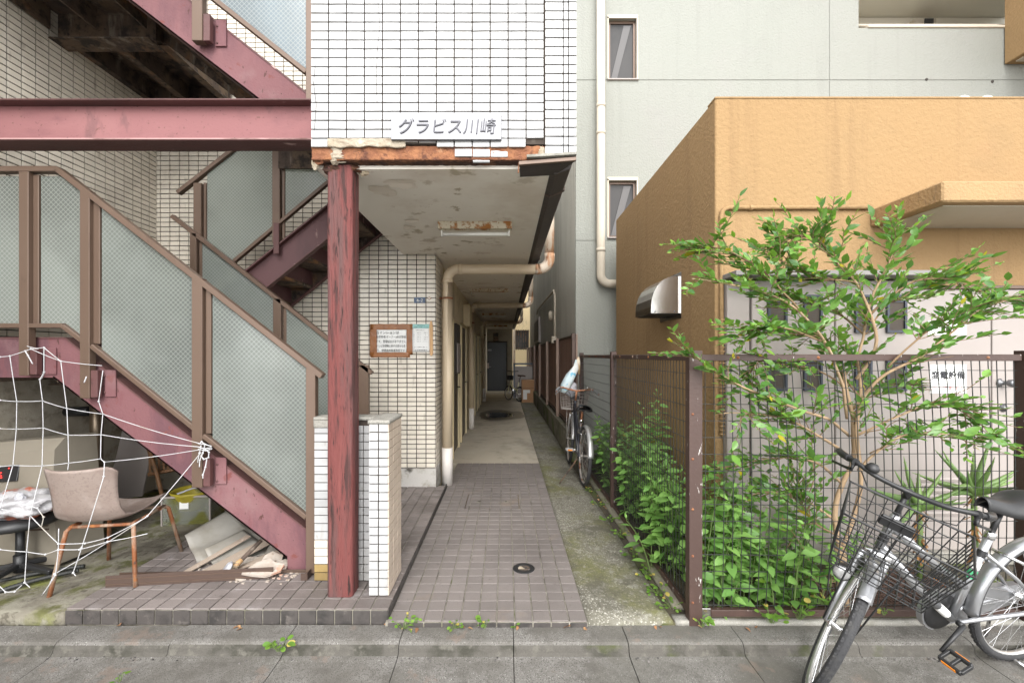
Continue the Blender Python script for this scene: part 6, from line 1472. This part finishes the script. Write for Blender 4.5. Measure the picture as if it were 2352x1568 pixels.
city_bike('city_bicycle', 'silver city bicycle with black wire basket parked at the kerb', (2.621, 2.285, -.088), -2.9802, R(-9.2), R(41), m_silver, m_black, m_silver, new)
m_navy = mk('worn_black_frame', (.03, .032, .04, 1), [(9, .6, .72, (.15, .1, .07, 1))], rough=.35)
m_old_chrome = mk('rust_pitted_chrome', (.5, .47, .44, 1), [(8, .5, .62, (.25, .1, .04, 1)), (30, .55, .7, (.35, .16, .07, 1))], rough=.4, metal=.5)
m_rust_bar = mk('rusted_handlebar', (.36, .15, .07, 1), [(12, .5, .7, (.5, .3, .2, 1))], rough=.6)
m_grip_g = mk('grey_grip', (.2, .21, .22, 1), rough=.6)
m_fend = mk('dull_steel_mudguard', (.5, .5, .5, 1), [(6, .55, .7, (.35, .32, .3, 1))], rough=.35, metal=.6)
old = dict(tyre=m_rubber, rim=m_old_chrome, spoke=m_old_chrome, bar=m_rust_bar, grip=m_grip_g, lever=m_fend, bell=m_chrome, saddle=m_black, pedal=m_fend, crankm=m_old_chrome, stay=m_old_chrome, crank=R(160), ptilt=0, wire=.0036, hw=.27, wb=1.08, rack=False, stand='side', lock=True)
city_bike('old_bicycle', 'old black bicycle with rusty handlebar leaning along the mesh fence', (.885, 5.06, -.008), R(90.5), R(3), R(-4), m_navy, mk('tarnished_wire', (.4, .36, .33, 1), rough=.5, metal=.3), m_fend, old)
# small folding bicycle far down the passage
fb = thing('folding_bicycle', 'cream folding bicycle with small wheels, parked far down the passage', 'bicycle', (.2, 14.4, 0))
fb.matrix_basis = Matrix.Translation((.43, 14.15, 0)) @ Matrix.Rotation(R(124), 4, 'Z') @ Matrix.Rotation(R(4), 4, 'X')
m_cream_f = mk('pale_cream_paint', (.66, .62, .36, 1), rough=.35)
I4 = Matrix.Identity(4); c0, c1 = Vector((0, 0, .235)), Vector((.62, 0, .235))
wheel(fb, c0, .235, I4, (m_rubber, m_rim, m_chrome), 20); wheel(fb, c1, .235, I4, (m_rubber, m_rim, m_chrome), 20)
for (pts, r_, nm, mt) in (([(.56, 0, .58), (.42, 0, .42), (.22, 0, .36), (.12, 0, .40)], .024, 'main_tube', m_cream_f), ([(.17, 0, .28), (.08, 0, .62)], .019, 'seat_tube', m_cream_f), ([(.08, 0, .6), (.02, 0, .80)], .014, 'seat_post', m_black), ([(.56, 0, .52), (.545, 0, .66)], .02, 'head_tube', m_cream_f), ([(.545, 0, .66), (.50, 0, .95)], .014, 'stem', m_black), ([(.50, -.25, .97), (.52, 0, .95), (.50, .25, .97)], .012, 'handlebar', m_black), ([(.17, 0, .28), (.0, .05, .235)], .011, 'chain_stay', m_cream_f), ([(.56, .04, .52), (.62, .05, .235)], .012, 'fork_blade', m_cream_f), ([(.56, -.04, .52), (.62, -.05, .235)], .012, 'fork_blade', m_cream_f), ([(.17, .05, .28), (.30, .06, .2)], .01, 'crank', m_black)):
    g = MB(); g.tube(pts, r_, 10); obj(nm, g, mt, fb, True)
g = MB(); g.slab(lambda u, v: Vector((lerp(-.12, .13, v), (u-.5)*.2*(1-.7*v), .82+.02*math.sin(PI*u))), 6, 10, .03); obj('saddle', g, mk('dark_red_saddle', (.07, .025, .02, 1), rough=.5), fb, True)
g = MB(); g.box(.52, .66, -.09, .09, .66, .82, .02); obj('front_bag', g, m_black, fb, True)
for (c, a0, a1) in ((c0, 20, 150), (c1, 40, 150)): fender(c, .252, a0, a1, .05, I4, m_black, fb)

# ================================================================ plants
def leaf_mat(name, c1, c2, yellow=(.45, .38, .02, 1), yp=.97, gloss=.35, trans=.3):
    b = NB(name); oi = b.t.nodes.new('ShaderNodeObjectInfo')
    r_ = b.math('FRACT', b.math('ADD', oi.outputs['Random'], b.geo.outputs['Random Per Island']))
    col = b.mix(b.ramp(r_, .0, 1.0, False), c1, c2); r2 = b.math('FRACT', b.math('MULTIPLY', r_, 7.31))
    col = b.mix(b.math('GREATER_THAN', r2, yp), col, yellow)
    col = b.mix(b.math('MULTIPLY', b.ramp(b.noise(40, 3), .45, .7), .35), col, tuple(x*.7 for x in c1[:3])+(1,))
    b.set(b.bsdf.inputs['Base Color'], col); b.bsdf.inputs['Roughness'].default_value = gloss
    bp = b.t.nodes.new('ShaderNodeBump'); bp.inputs['Strength'].default_value = .25; bp.inputs['Distance'].default_value = .003
    b.set(bp.inputs['Height'], b.noise(90, 2)); b.set(b.bsdf.inputs['Normal'], bp.outputs[0])
    tr = b.t.nodes.new('ShaderNodeBsdfTranslucent'); b.set(tr.inputs['Color'], b.mix(.6, col, (.25, .42, .03, 1)))
    ms = b.t.nodes.new('ShaderNodeMixShader'); ms.inputs[0].default_value = trans
    b.t.links.new(b.bsdf.outputs[0], ms.inputs[1]); b.t.links.new(tr.outputs[0], ms.inputs[2]); b.t.links.new(ms.outputs[0], b.out.inputs['Surface']); return b.m
m_tleaf = leaf_mat('glossy_tree_leaf', (.055, .15, .04, 1), (.19, .37, .07, 1), yp=.992, gloss=.24)
m_tleaf_y = leaf_mat('young_tree_leaf', (.14, .3, .03, 1), (.24, .42, .05, 1), yp=.95, gloss=.3, trans=.4)
m_sleaf = leaf_mat('soft_herb_leaf', (.14, .3, .07, 1), (.27, .48, .12, 1), yp=.996, gloss=.5, trans=.35)
m_wleaf = leaf_mat('small_weed_leaf', (.10, .22, .03, 1), (.18, .31, .045, 1), yellow=(.5, .4, .1, 1), yp=.9, gloss=.5)
m_aloe = leaf_mat('aloe_leaf', (.14, .24, .07, 1), (.22, .33, .10, 1), yp=1.1, gloss=.4, trans=.1)
m_bark = mk('pale_tan_bark', (.36, .25, .15, 1), [(6, .45, .65, (.28, .19, .11, 1), (1, 1, .4)), (30, .55, .7, (.2, .14, .09, 1)), (5, .58, .68, (.42, .33, .22, 1))], rough=.85, bump=[(70, .5, 5)])
m_twig = mk('brown_twig', (.2, .13, .07, 1), rough=.85)
m_stem = mk('green_stem', (.12, .18, .05, 1), rough=.7)

def leaf_geo(L, W, fold=.25, curl=.2, shape='ovate'):
    "12-triangle leaf: base at origin, along +x, face up +z"
    st_ = {'ovate': [(0, 0), (.14, .55), (.38, 1.0), (.68, .72), (1, 0)], 'lance': [(0, 0), (.15, .6), (.45, 1.0), (.75, .55), (1, 0)], 'round': [(0, 0), (.15, .7), (.5, 1.0), (.82, .75), (1, 0)]}[shape]
    vs = []; fs = []
    for (t, k) in st_:
        z = -curl*L*t*t; w_ = W/2*k
        vs += [(t*L, -w_, z+fold*w_), (t*L, 0, z), (t*L, w_, z+fold*w_)]
    n = len(st_)
    for i in range(n-1):
        a = i*3; b_ = a+3
        if i == 0: fs += [(1, 3, 4), (1, 4, 5)]
        elif i == n-2: fs += [(a, b_+1, a+1), (a+1, b_+1, a+2)]
        else: fs += [(a, b_, b_+1, a+1), (a+1, b_+1, b_+2, a+2)]
    return vs, fs
def frame(pos, d, up, roll=0.0, s=1.0):
    d = d.normalized(); y = up.cross(d)
    if y.length < 1e-3: y = Vector((0, 1, 0)).cross(d)
    y.normalize(); z = d.cross(y); M = Matrix((d, y, z)).transposed().to_4x4() @ Matrix.Rotation(roll, 4, 'X') @ Matrix.Scale(s, 4)
    M.translation = pos; return M
def leaves_out(root, items, mats_geo, ind, rest='foliage', name='leaf'):
    """items: (matrix, kind); kind indexes mats_geo [(verts, faces, material)]; the nearest become parts, the rest one stuff part per material"""
    def rank(it):
        p = it[0].translation; return -(it[0].to_scale().x/max(.3, (p-Vector((0, 0, H))).length))*inview(p)
    items = sorted(items, key=rank); meshes = []
    for (v, f, m) in mats_geo:
        g = MB(); g.add(v, f, True); me = g.mesh(name); me.materials.append(m); meshes.append(me)
    rs = {}
    for q, (M, k) in enumerate(items):
        if q < ind:
            o = obj(name, meshes[k], None); o.parent = root; o.matrix_parent_inverse = root.matrix_basis.inverted(); o.matrix_basis = M
        else:
            v, f, m = mats_geo[k]; rs.setdefault(m.name, (m, MB()))[1].add([M @ Vector(p) for p in v], f, True)
    for m, g in rs.values(): stuff(obj(rest, g, m, root))

# ---- the small tree behind the street fence; branches followed from the photograph, with their own depths
tree = thing('small_tree', 'small glossy-leaved tree with several pale stems growing through the mesh fence', 'tree', (1.94, 2.56, 0))
TY = 2.57
def bp2(*pts): return [at(x, y, Y) for (x, y, Y) in pts]
trunk = bp2((1936, 1412, 2.57), (1934, 1330, 2.57), (1930, 1262, 2.57))
limbs = [ # points, r0, r1
 (bp2((1930, 1262, 2.57), (1915, 1180, 2.58), (1935, 1110, 2.6), (1962, 1050, 2.6), (1958, 960, 2.6), (1942, 890, 2.6), (1938, 850, 2.58)), .015, .010),
 (bp2((1932, 1268, 2.57), (1958, 1190, 2.56), (1975, 1120, 2.56), (1972, 1050, 2.56), (1968, 985, 2.56), (1976, 910, 2.57), (1972, 830, 2.58), (1985, 770, 2.58), (1990, 700, 2.57)), .013, .006),
 (bp2((1945, 960, 2.6), (1935, 885, 2.55), (1895, 790, 2.5), (1850, 730, 2.45), (1800, 690, 2.42), (1740, 668, 2.40), (1660, 650, 2.38), (1590, 640, 2.36)), .009, .003),
 (bp2((1965, 870, 2.57), (2010, 800, 2.52), (2000, 720, 2.5), (1965, 650, 2.5), (1920, 600, 2.5), (1890, 555, 2.5), (1880, 520, 2.5)), .010, .003),
 (bp2((1985, 760, 2.58), (2000, 690, 2.55), (2035, 620, 2.55), (2050, 575, 2.55), (2060, 540, 2.56)), .008, .003),
 (bp2((1958, 940, 2.6), (2010, 880, 2.5), (2060, 845, 2.46), (2120, 815, 2.42), (2180, 770, 2.4), (2240, 720, 2.38), (2310, 690, 2.36), (2350, 680, 2.35)), .009, .003),
 (bp2((2000, 720, 2.5), (2080, 655, 2.48), (2160, 640, 2.46), (2230, 660, 2.45), (2290, 690, 2.44), (2345, 690, 2.43)), .007, .002),
 (bp2((2040, 840, 2.46), (2130, 760, 2.44), (2200, 720, 2.42), (2260, 700, 2.4)), .006, .002),
 (bp2((1968, 1000, 2.56), (2050, 960, 2.5), (2130, 930, 2.46), (2200, 940, 2.44), (2250, 975, 2.42)), .008, .002),
 (bp2((1972, 1080, 2.56), (2020, 1030, 2.5), (2080, 1000, 2.48), (2150, 995, 2.45), (2260, 1010, 2.42)), .008, .002),
 (bp2((1950, 1000, 2.6), (1900, 960, 2.52), (1830, 940, 2.48), (1760, 910, 2.45), (1690, 880, 2.42), (1620, 835, 2.40), (1590, 815, 2.40)), .009, .003),
 (bp2((1955, 1050, 2.6), (1880, 1000, 2.55), (1800, 960, 2.52), (1720, 950, 2.5), (1650, 950, 2.5)), .009, .002),
 (bp2((1935, 1110, 2.6), (1870, 1060, 2.62), (1800, 1050, 2.64), (1720, 1060, 2.66), (1650, 1080, 2.68)), .009, .002),
 (bp2((1912, 1190, 2.58), (1850, 1150, 2.62), (1790, 1130, 2.66), (1720, 1140, 2.68), (1660, 1180, 2.7)), .008, .002),
 (bp2((1934, 1335, 2.57), (1860, 1330, 2.62), (1790, 1290, 2.68), (1720, 1240, 2.72), (1650, 1190, 2.74)), .010, .003),
 (bp2((1925, 1230, 2.58), (1860, 1190, 2.6), (1835, 1130, 2.62), (1840, 1060, 2.62)), .006, .002),
 (bp2((1895, 790, 2.5), (1830, 760, 2.42), (1770, 750, 2.38), (1720, 760, 2.36)), .006, .002),
 (bp2((1850, 730, 2.45), (1780, 650, 2.42), (1720, 600, 2.42), (1665, 575, 2.42), (1625, 565, 2.42)), .006, .002),
 (bp2((1965, 650, 2.5), (1900, 640, 2.46), (1840, 625, 2.44), (1780, 590, 2.44)), .005, .002),
 (bp2((1920, 600, 2.5), (1870, 560, 2.48), (1840, 540, 2.48), (1800, 560, 2.48)), .004, .002),
 (bp2((1990, 700, 2.57), (2060, 690, 2.52), (2130, 650, 2.5), (2190, 630, 2.5)), .006, .002),
 (bp2((1985, 770, 2.58), (1930, 720, 2.66), (1860, 690, 2.7), (1790, 680, 2.72)), .006, .002),
 (bp2((1976, 910, 2.57), (1930, 850, 2.66), (1900, 780, 2.7), (1840, 770, 2.7)), .006, .002),
 (bp2((1958, 960, 2.6), (2000, 900, 2.7), (2050, 880, 2.74), (2110, 880, 2.76)), .006, .002),
 (bp2((1942, 890, 2.6), (1880, 850, 2.56), (1820, 840, 2.52), (1750, 830, 2.5), (1730, 850, 2.5)), .006, .002),
]
def smooth(P, sub=4, wob=.006, seed=0):
    out = []
    for i in range(len(P)-1):
        p0, p1, p2, p3 = P[max(0, i-1)], P[i], P[i+1], P[min(len(P)-1, i+2)]
        for k in range(sub):
            t = k/sub; q = .5*((2*p1)+(p2-p0)*t+(2*p0-5*p1+4*p2-p3)*t*t+(3*p1-p0-3*p2+p3)*t**3)
            out.append(q+Vector((mnoise.noise(q*7+Vector((seed, 0, 0))), mnoise.noise(q*7+Vector((0, seed, 3))), mnoise.noise(q*7+Vector((5, 0, seed)))))*wob)
    out.append(P[-1]); return out
g = MB(); g.tube(smooth(trunk, 5, .008), [lerp(.036, .029, i/10) for i in range(11)], 12); obj('trunk', g, m_bark, tree)
tw_items = []; tr_ = random.Random(21)
tgeo = [leaf_geo(.064, .033, .25, .10, 'ovate')+(m_tleaf,), leaf_geo(.056, .032, .15, .22, 'ovate')+(m_tleaf,), leaf_geo(.072, .032, .32, -.06, 'lance')+(m_tleaf,), leaf_geo(.045, .018, .3, .05, 'lance')+(m_tleaf_y,)]
CAMP = Vector((0, 0, H))
def leafy(pts, t0, gap, sc0=1.0, tipy=True):
    "leaves alternate along a twig"
    L = 0; nxt = 0; tot = sum((pts[i+1]-pts[i]).length for i in range(len(pts)-1)); side = 1; n_ = 0
    for i in range(len(pts)-1):
        a, b_ = pts[i], pts[i+1]; l = (b_-a).length; d = (b_-a).normalized() if l > 0 else Vector((1, 0, 0))
        while nxt <= L+l:
            t = nxt/tot; p = a.lerp(b_, (nxt-L)/max(l, 1e-6)); nxt += gap*tr_.uniform(.7, 1.3)
            if t < t0: continue
            sidev = d.cross(Vector((0, 0, 1)));
            if sidev.length < .1: sidev = Vector((1, 0, 0))
            sidev.normalize(); dr = (d*tr_.uniform(.5, 1.1)+sidev*side*tr_.uniform(.5, 1.0)+Vector((tr_.gauss(0, .25), tr_.gauss(0, .25), tr_.uniform(-.1, .55)))).normalized()
            upv = (Vector((0, -.35, 1))+Vector((tr_.gauss(0, .5), tr_.gauss(0, .5), tr_.gauss(0, .3)))).normalized()
            k = tr_.choice((0, 0, 1, 2)); s_ = sc0*tr_.choice((.5, .65, .75, .85, .95, 1.15))*tr_.uniform(.85, 1.15)
            if tipy and ((t > .88 and tr_.random() < .75) or tr_.random() < .06): k = 3; s_ *= tr_.uniform(.7, 1.3)
            tw_items.append((frame(p, dr, upv, tr_.gauss(0, .4), s_), k)); side = -side
        L += l
for i, (P, r0, r1) in enumerate(limbs):
    Q = smooth(P, 4, .008, i*3.1); n_ = len(Q)
    g = MB(); g.tube(Q, [lerp(r0, r1, k/(n_-1)) for k in range(n_)], 8); obj('branch', g, m_bark if r0 > .007 else m_twig, tree)
    big = i < 2
    if not big: leafy(Q, .5, .036)
    ntw = 14 if big else 25
    tg = MB()
    for q in range(ntw):
        t = tr_.uniform(.6 if big else .25, .98); k = min(n_-2, int(t*(n_-1))); a = Q[k]; d = (Q[k+1]-Q[k]).normalized()
        sv = Vector((tr_.uniform(-1, 1), tr_.uniform(-.8, .7), tr_.uniform(-.35, .32))); dr = (d*.9+sv).normalized(); ln = tr_.uniform(.10, .32)*(1.0 if not big else .9)
        tw = [a]; 
        for s_ in range(5):
            dr = (dr+Vector((tr_.gauss(0, .15), tr_.gauss(0, .12), tr_.gauss(-.01, .10)))).normalized(); tw.append(tw[-1]+dr*ln/5)
        tw = [Vector((p.x, max(2.05, p.y), p.z)) for p in tw]
        tg.tube(tw, [lerp(.0028, .0012, s_/5) for s_ in range(6)], 5, cap=False); leafy(tw, .12, .021)
    stuff(obj('twigs', tg, m_twig, tree))
# bare dead twigs low down
tg = MB()
for (x0, y0, x1, y1) in ((1880, 1320, 1790, 1180), (1790, 1290, 1840, 1200), (1890, 1350, 1880, 1440), (1830, 1310, 1760, 1250), (1860, 1180, 1800, 1110), (1985, 1000, 2080, 960), (2000, 1040, 2060, 1010), (1870, 1070, 1850, 1190)):
    a, b_ = at(x0, y0, 2.58), at(x1, y1, 2.62); P = [a.lerp(b_, k/6)+Vector((tr_.gauss(0, .008), tr_.gauss(0, .008), tr_.gauss(0, .008))) for k in range(7)]; tg.tube(P, [lerp(.004, .0015, k/6) for k in range(7)], 5)
stuff(obj('dead_twigs', tg, m_twig, tree))
def clear_of_sign(M):
    q = M.translation; x, y = CX+q.x*F/q.y, CY-(q.z-H)*F/q.y
    return not (2118 < x < 2236 and 815 < y < 912)
leaves_out(tree, [it for it in tw_items if clear_of_sign(it[0])], tgeo, 300, 'crown')

# ---- leafy herbs in the bed
hr = random.Random(5)
hgeo = [leaf_geo(.105, .052, .12, .16, 'ovate')+(m_sleaf,), leaf_geo(.085, .045, .18, .30, 'ovate')+(m_sleaf,), leaf_geo(.060, .032, .2, .1, 'ovate')+(m_sleaf,)]
def herb(label, x, y, h_, n, spread, ls=1.0, seed=0, ind=24, lean_=(0, 0)):
    hr.seed(seed); t = thing('leafy_herb', label, 'plant', (x, y, 0), 'leafy herbs in the fenced bed'); items = []
    for i in range(n):
        bx, by = x+hr.gauss(0, spread*.45), y+hr.gauss(0, spread*.45); a = hr.uniform(0, 2*PI); hh = h_*hr.uniform(.55, 1.0)
        top = Vector((bx+spread*hr.uniform(.2, .9)*math.cos(a)+lean_[0], by+spread*hr.uniform(.2, .9)*math.sin(a)+lean_[1], hh)); base = Vector((bx, by, -.01)); ctl = Vector((lerp(bx, top.x, .25), lerp(by, top.y, .25), hh*.62))
        P = [base.lerp(ctl, k/7).lerp(ctl.lerp(top, k/7), k/7) for k in range(8)]
        g = MB(); g.tube(P, [lerp(.005, .002, k/7) for k in range(8)], 5, cap=False); obj('stem', g, m_stem, t)
        nn_ = max(4, int(hh/.052)); az = hr.uniform(0, PI)
        for k in range(nn_):
            f = lerp(.16, 1.0, k/(nn_-1)); j = min(6, int(f*7)); p = P[j].lerp(P[j+1], f*7-j) if j < 7 else P[7]; az += PI/2+hr.gauss(0, .25)
            for s_ in (0, PI):
                el = hr.uniform(-.25, .35) if f < .93 else hr.uniform(.2, .9)
                d = Vector((math.cos(az+s_)*math.cos(el), math.sin(az+s_)*math.cos(el), math.sin(el)))
                kk = 2 if f > .95 else hr.choice((0, 0, 1)); sc_ = ls*hr.uniform(.7, 1.15)*(1 if f < .9 else .7)
                p2 = p + d*.012; items.append((frame(p2, d, Vector((hr.gauss(0, .3), hr.gauss(-.15, .3), 1)), hr.gauss(0, .25), sc_), kk))
                if hr.random() < .35: items.append((frame(p+d*.03+Vector((0, 0, .012)), (d+Vector((hr.gauss(0, .5), hr.gauss(0, .5), .4))).normalized(), Vector((0, 0, 1)), hr.gauss(0, .4), sc_*.55), 2))
    leaves_out(t, items, hgeo, ind)
herb('dense leafy herb right behind the corner post', 1.26, 2.62, .74, 13, .15, 1.05, 1, 60)
herb('leafy herb spilling over the bottom rail, right of the corner post', 1.50, 2.62, .56, 13, .14, 1.0, 2, 60)
herb('low leafy herb nearest the bare tree stem', 1.70, 2.64, .38, 10, .13, 1.0, 3, 40)
herb('tall leafy herb leaning on the vent side of the bed, behind the small tree', 1.48, 2.92, 1.0, 8, .16, .95, 4, 40)
herb('leafy herb pressed to the side fence just past the corner post', 1.20, 2.84, .70, 9, .13, 1.0, 5, 50, (-.04, 0))
herb('second leafy herb along the side fence, counting from the corner post', 1.21, 3.22, .74, 9, .14, 1.0, 6, 40, (-.04, 0))
herb('third leafy herb along the side fence, counting from the corner post', 1.24, 3.62, .86, 9, .15, 1.0, 7, 30)
herb('tall pale herb showing against the orange side wall', 1.34, 3.95, 1.18, 8, .14, .95, 8, 24)
herb('leafy herb beside the middle post of the side fence', 1.24, 4.32, .84, 8, .15, 1.0, 9, 20)
herb('leafy herb behind the old bicycle saddle', 1.22, 4.85, .80, 9, .16, 1.0, 10, 12)
herb('farthest leafy herb, at the foot of the green wall', 1.28, 5.5, .82, 10, .2, 1.0, 11, 10)
herb('bushy herb pushing through the side fence mesh near the corner post', 1.12, 3.03, .62, 10, .12, 1.0, 21, 50, (-.06, 0))
herb('bushy herb pushing through the side fence mesh before the middle post', 1.12, 3.9, .66, 10, .13, 1.0, 22, 40, (-.06, 0))
herb('low herb at the foot of the corner post, on its street side bed', 1.18, 2.58, .36, 8, .1, 1.0, 23, 40)
herb('leafy herb between the tree and the metal doors', 1.92, 2.95, .55, 7, .16, .95, 12, 16)
herb('low green herb behind the silver bicycle basket', 2.25, 2.9, .42, 7, .15, .95, 13, 16)
# ---- small weeds in cracks and along the strip
wgeo = [leaf_geo(.030, .022, .15, .2, 'round')+(m_wleaf,), leaf_geo(.022, .018, .1, .1, 'round')+(m_wleaf,)]
def weed(label, x, y, z, n, sp, ls=1.0, seed=0, group='small weeds in the joints'):
    hr.seed(seed+100); t = thing('small_weed', label, 'weed', (x, y, z), group); items = []
    g = MB()
    for i in range(n):
        a = hr.uniform(0, 2*PI); r_ = sp*math.sqrt(hr.random()); tip = Vector((x+r_*math.cos(a), y+r_*math.sin(a)*.6, z+hr.uniform(.008, .045)*ls)); b0 = Vector((x+r_*.2*math.cos(a), y+.1*r_*math.sin(a), z-.004))
        g.tube([b0, b0.lerp(tip, .5)+Vector((0, 0, .008)), tip], .0012, 4, cap=False); d = Vector((math.cos(a), math.sin(a), hr.uniform(-.2, .5)))
        items.append((frame(tip, d, Vector((0, -.3, 1)), hr.gauss(0, .3), ls*hr.uniform(.6, 1.2)), hr.randint(0, 1)))
    obj('stems', g, m_stem, t); stuff(t.children[-1]); leaves_out(t, items, wgeo, 14)
for i, (lb, x, y, Y, n, sp, ls) in enumerate((
 ('yellowing weed row at the left front edge of the tiled walkway', 925, 1440, 2.45, 26, .10, .9), ('tiny pale weed at the walkway edge, right of the yellowing row', 1045, 1440, 2.45, 10, .05, .8), ('bright green weed at the middle of the walkway edge', 1113, 1440, 2.45, 14, .035, 1.1),
 ('smallest sprig at the walkway edge above the kerb joint', 1181, 1442, 2.45, 5, .02, .7), ('bright weed growing from the gutter joint below the platform', 641, 1493, 2.29, 16, .055, 1.3), ('green weed at the foot of the corner post', 1612, 1436, 2.44, 16, .05, 1.2),
 ('tiny weed in the gutter slab joint at the left', 275, 1562, 2.12, 6, .03, .9), ('weed growing on the bed edging left of the front wheel', 1770, 1428, 2.44, 22, .07, 1.5), ('weed clump on the edging next to the front wheel', 1835, 1420, 2.45, 20, .07, 1.5), ('yellow-green weed standing by the front wheel rim', 1885, 1385, 2.47, 16, .06, 1.5), ('tiny weed under the bottom rail behind the bicycle', 2030, 1410, 2.46, 8, .03, .8))):
    p = at(x, y, Y); weed(lb, p.x, p.y, p.z, n, sp, ls, i)
sr = random.Random(77); k_ = 0
for (yy, xx, n, nm) in ((2.62, .985, 22, 'nearest the corner post'), (2.78, .965, 20, 'second from the corner post'), (3.0, .955, 22, 'third from the corner post'), (3.3, .955, 18, 'fourth from the corner post'), (3.65, .95, 20, 'fifth from the corner post'), (4.0, .945, 16, 'sixth from the corner post'), (4.4, .94, 18, 'seventh from the corner post'), (4.85, .94, 16, 'just behind the old bicycle wheel')):
    weed('weed clump in the strip beside the path, ' + nm, xx, yy, -.02, n, .09, 1.1, 40+k_, 'weeds between path and fence'); k_ += 1
# fallen leaves and pebbles
lt = MB(); v, f = leaf_geo(.035, .022, .3, .3, 'ovate')
for i in range(46):
    x, y, z = sr.uniform(.88, 1.05), sr.uniform(2.5, 5.2), -.012
    if i > 26: x, y, z = sr.uniform(-2.3, 2.6), 2.455+sr.uniform(-.02, .01), -.022
    M = frame(Vector((x, y, z)), Vector((sr.uniform(-1, 1), sr.uniform(-1, 1), 0)), Vector((sr.gauss(0, .3), sr.gauss(0, .3), 1)), 0, sr.uniform(.5, 1.1)); lt.add([M @ Vector(p) for p in v], f)
m_dead = mk('dead_leaf', (.26, .13, .06, 1), [(9, .5, .6, (.4, .25, .12, 1))], rough=.9, isl=.4)
tag(obj('fallen_leaves', lt, m_dead), 'scattered dead leaves along the bed and walkway edge', 'leaves', kind='stuff')
# ---- aloes by the service door
def aloe(label, x, y, z, n, ln, seed):
    ar = random.Random(seed); t = thing('aloe_plant', label, 'plant', (x, y, 0), 'aloes beside the service door')
    g = MB(); g.tube([(x, y, -.02), (x+.01, y, z*.5), (x, y, z)], [.018, .016, .014], 8); obj('stalk', g, m_stem, t)
    hk = MB()
    for i in range(40):
        a = ar.uniform(0, 2*PI); zz = ar.uniform(z*.35, z); p = Vector((x+.014*math.cos(a), y+.014*math.sin(a), zz)); q = p+Vector((.03*math.cos(a), .03*math.sin(a), -ar.uniform(.02, .06))); hk.bar(p, q, .010, .002)
    stuff(obj('dry_husks', hk, mk('dry_husk', (.28, .14, .05, 1), rough=.9, isl=.4), t))
    for i in range(n):
        a = 2*PI*i/n*2.4+ar.uniform(-.3, .3); el = lerp(1.2, .15, i/n)+ar.uniform(-.15, .2); L = ln*ar.uniform(.7, 1.15); p = Vector((x, y, z)); d = Vector((math.cos(a)*math.cos(el), math.sin(a)*math.cos(el)*.6, math.sin(el))); P = [p]
        cv = ar.uniform(-.62, .05)
        for k in range(8):
            d = (d+Vector((0, 0, (cv if k < 4 else ar.uniform(-.1, .5))*.45))).normalized(); P.append(P[-1]+d*L/8)
        g = MB(); sd = d.cross(Vector((0, 0, 1))).normalized()
        rr = [.016, .020, .0185, .0165, .014, .011, .008, .0045, .001]
        g.tube(P, rr, 8, cap=False)
        for k in range(1, 8):
            for s_ in (-1, 1): q = P[k]+sd*s_*rr[k]*.9; g.add([q+(P[k+1]-P[k])*.15, q-(P[k+1]-P[k])*.15, q+sd*s_*.006+(P[k+1]-P[k])*.1], [(0, 1, 2)])
        obj('leaf', g, m_aloe, t)
aloe('aloe with long curved leaves, left of the pair by the service door', 2.58, 2.76, .52, 15, .30, 3)
aloe('larger aloe at the right end of the fence behind the saddle', 2.90, 2.74, .62, 16, .32, 9)
# brown ribbed mat on the ground under the tree
mt_ = thing('rubber_mat', 'dark brown ribbed mat on the ground behind the bottom rail', 'mat', (2.1, 2.75, 0))
g = MB(); g.box(1.55, 2.75, 2.53, 2.99, .015, .032, .004); obj('base', g, mk('brown_rubber_mat', (.085, .05, .038, 1), rough=.85), mt_)
g = MB()
for i in range(26):
    for j in range(10):
        x, y = 1.57+i*.0455, 2.545+j*.0455
        if (i+j) % 2: g.box(x, x+.036, y+.006, y+.014, .0325, .040); g.box(x, x+.036, y+.024, y+.032, .0325, .040)
        else: g.box(x+.006, x+.014, y, y+.036, .0325, .040); g.box(x+.024, x+.032, y, y+.036, .0325, .040)
stuff(obj('mat_ribs', g, mk('brown_mat_rib', (.11, .065, .05, 1), rough=.85), mt_))
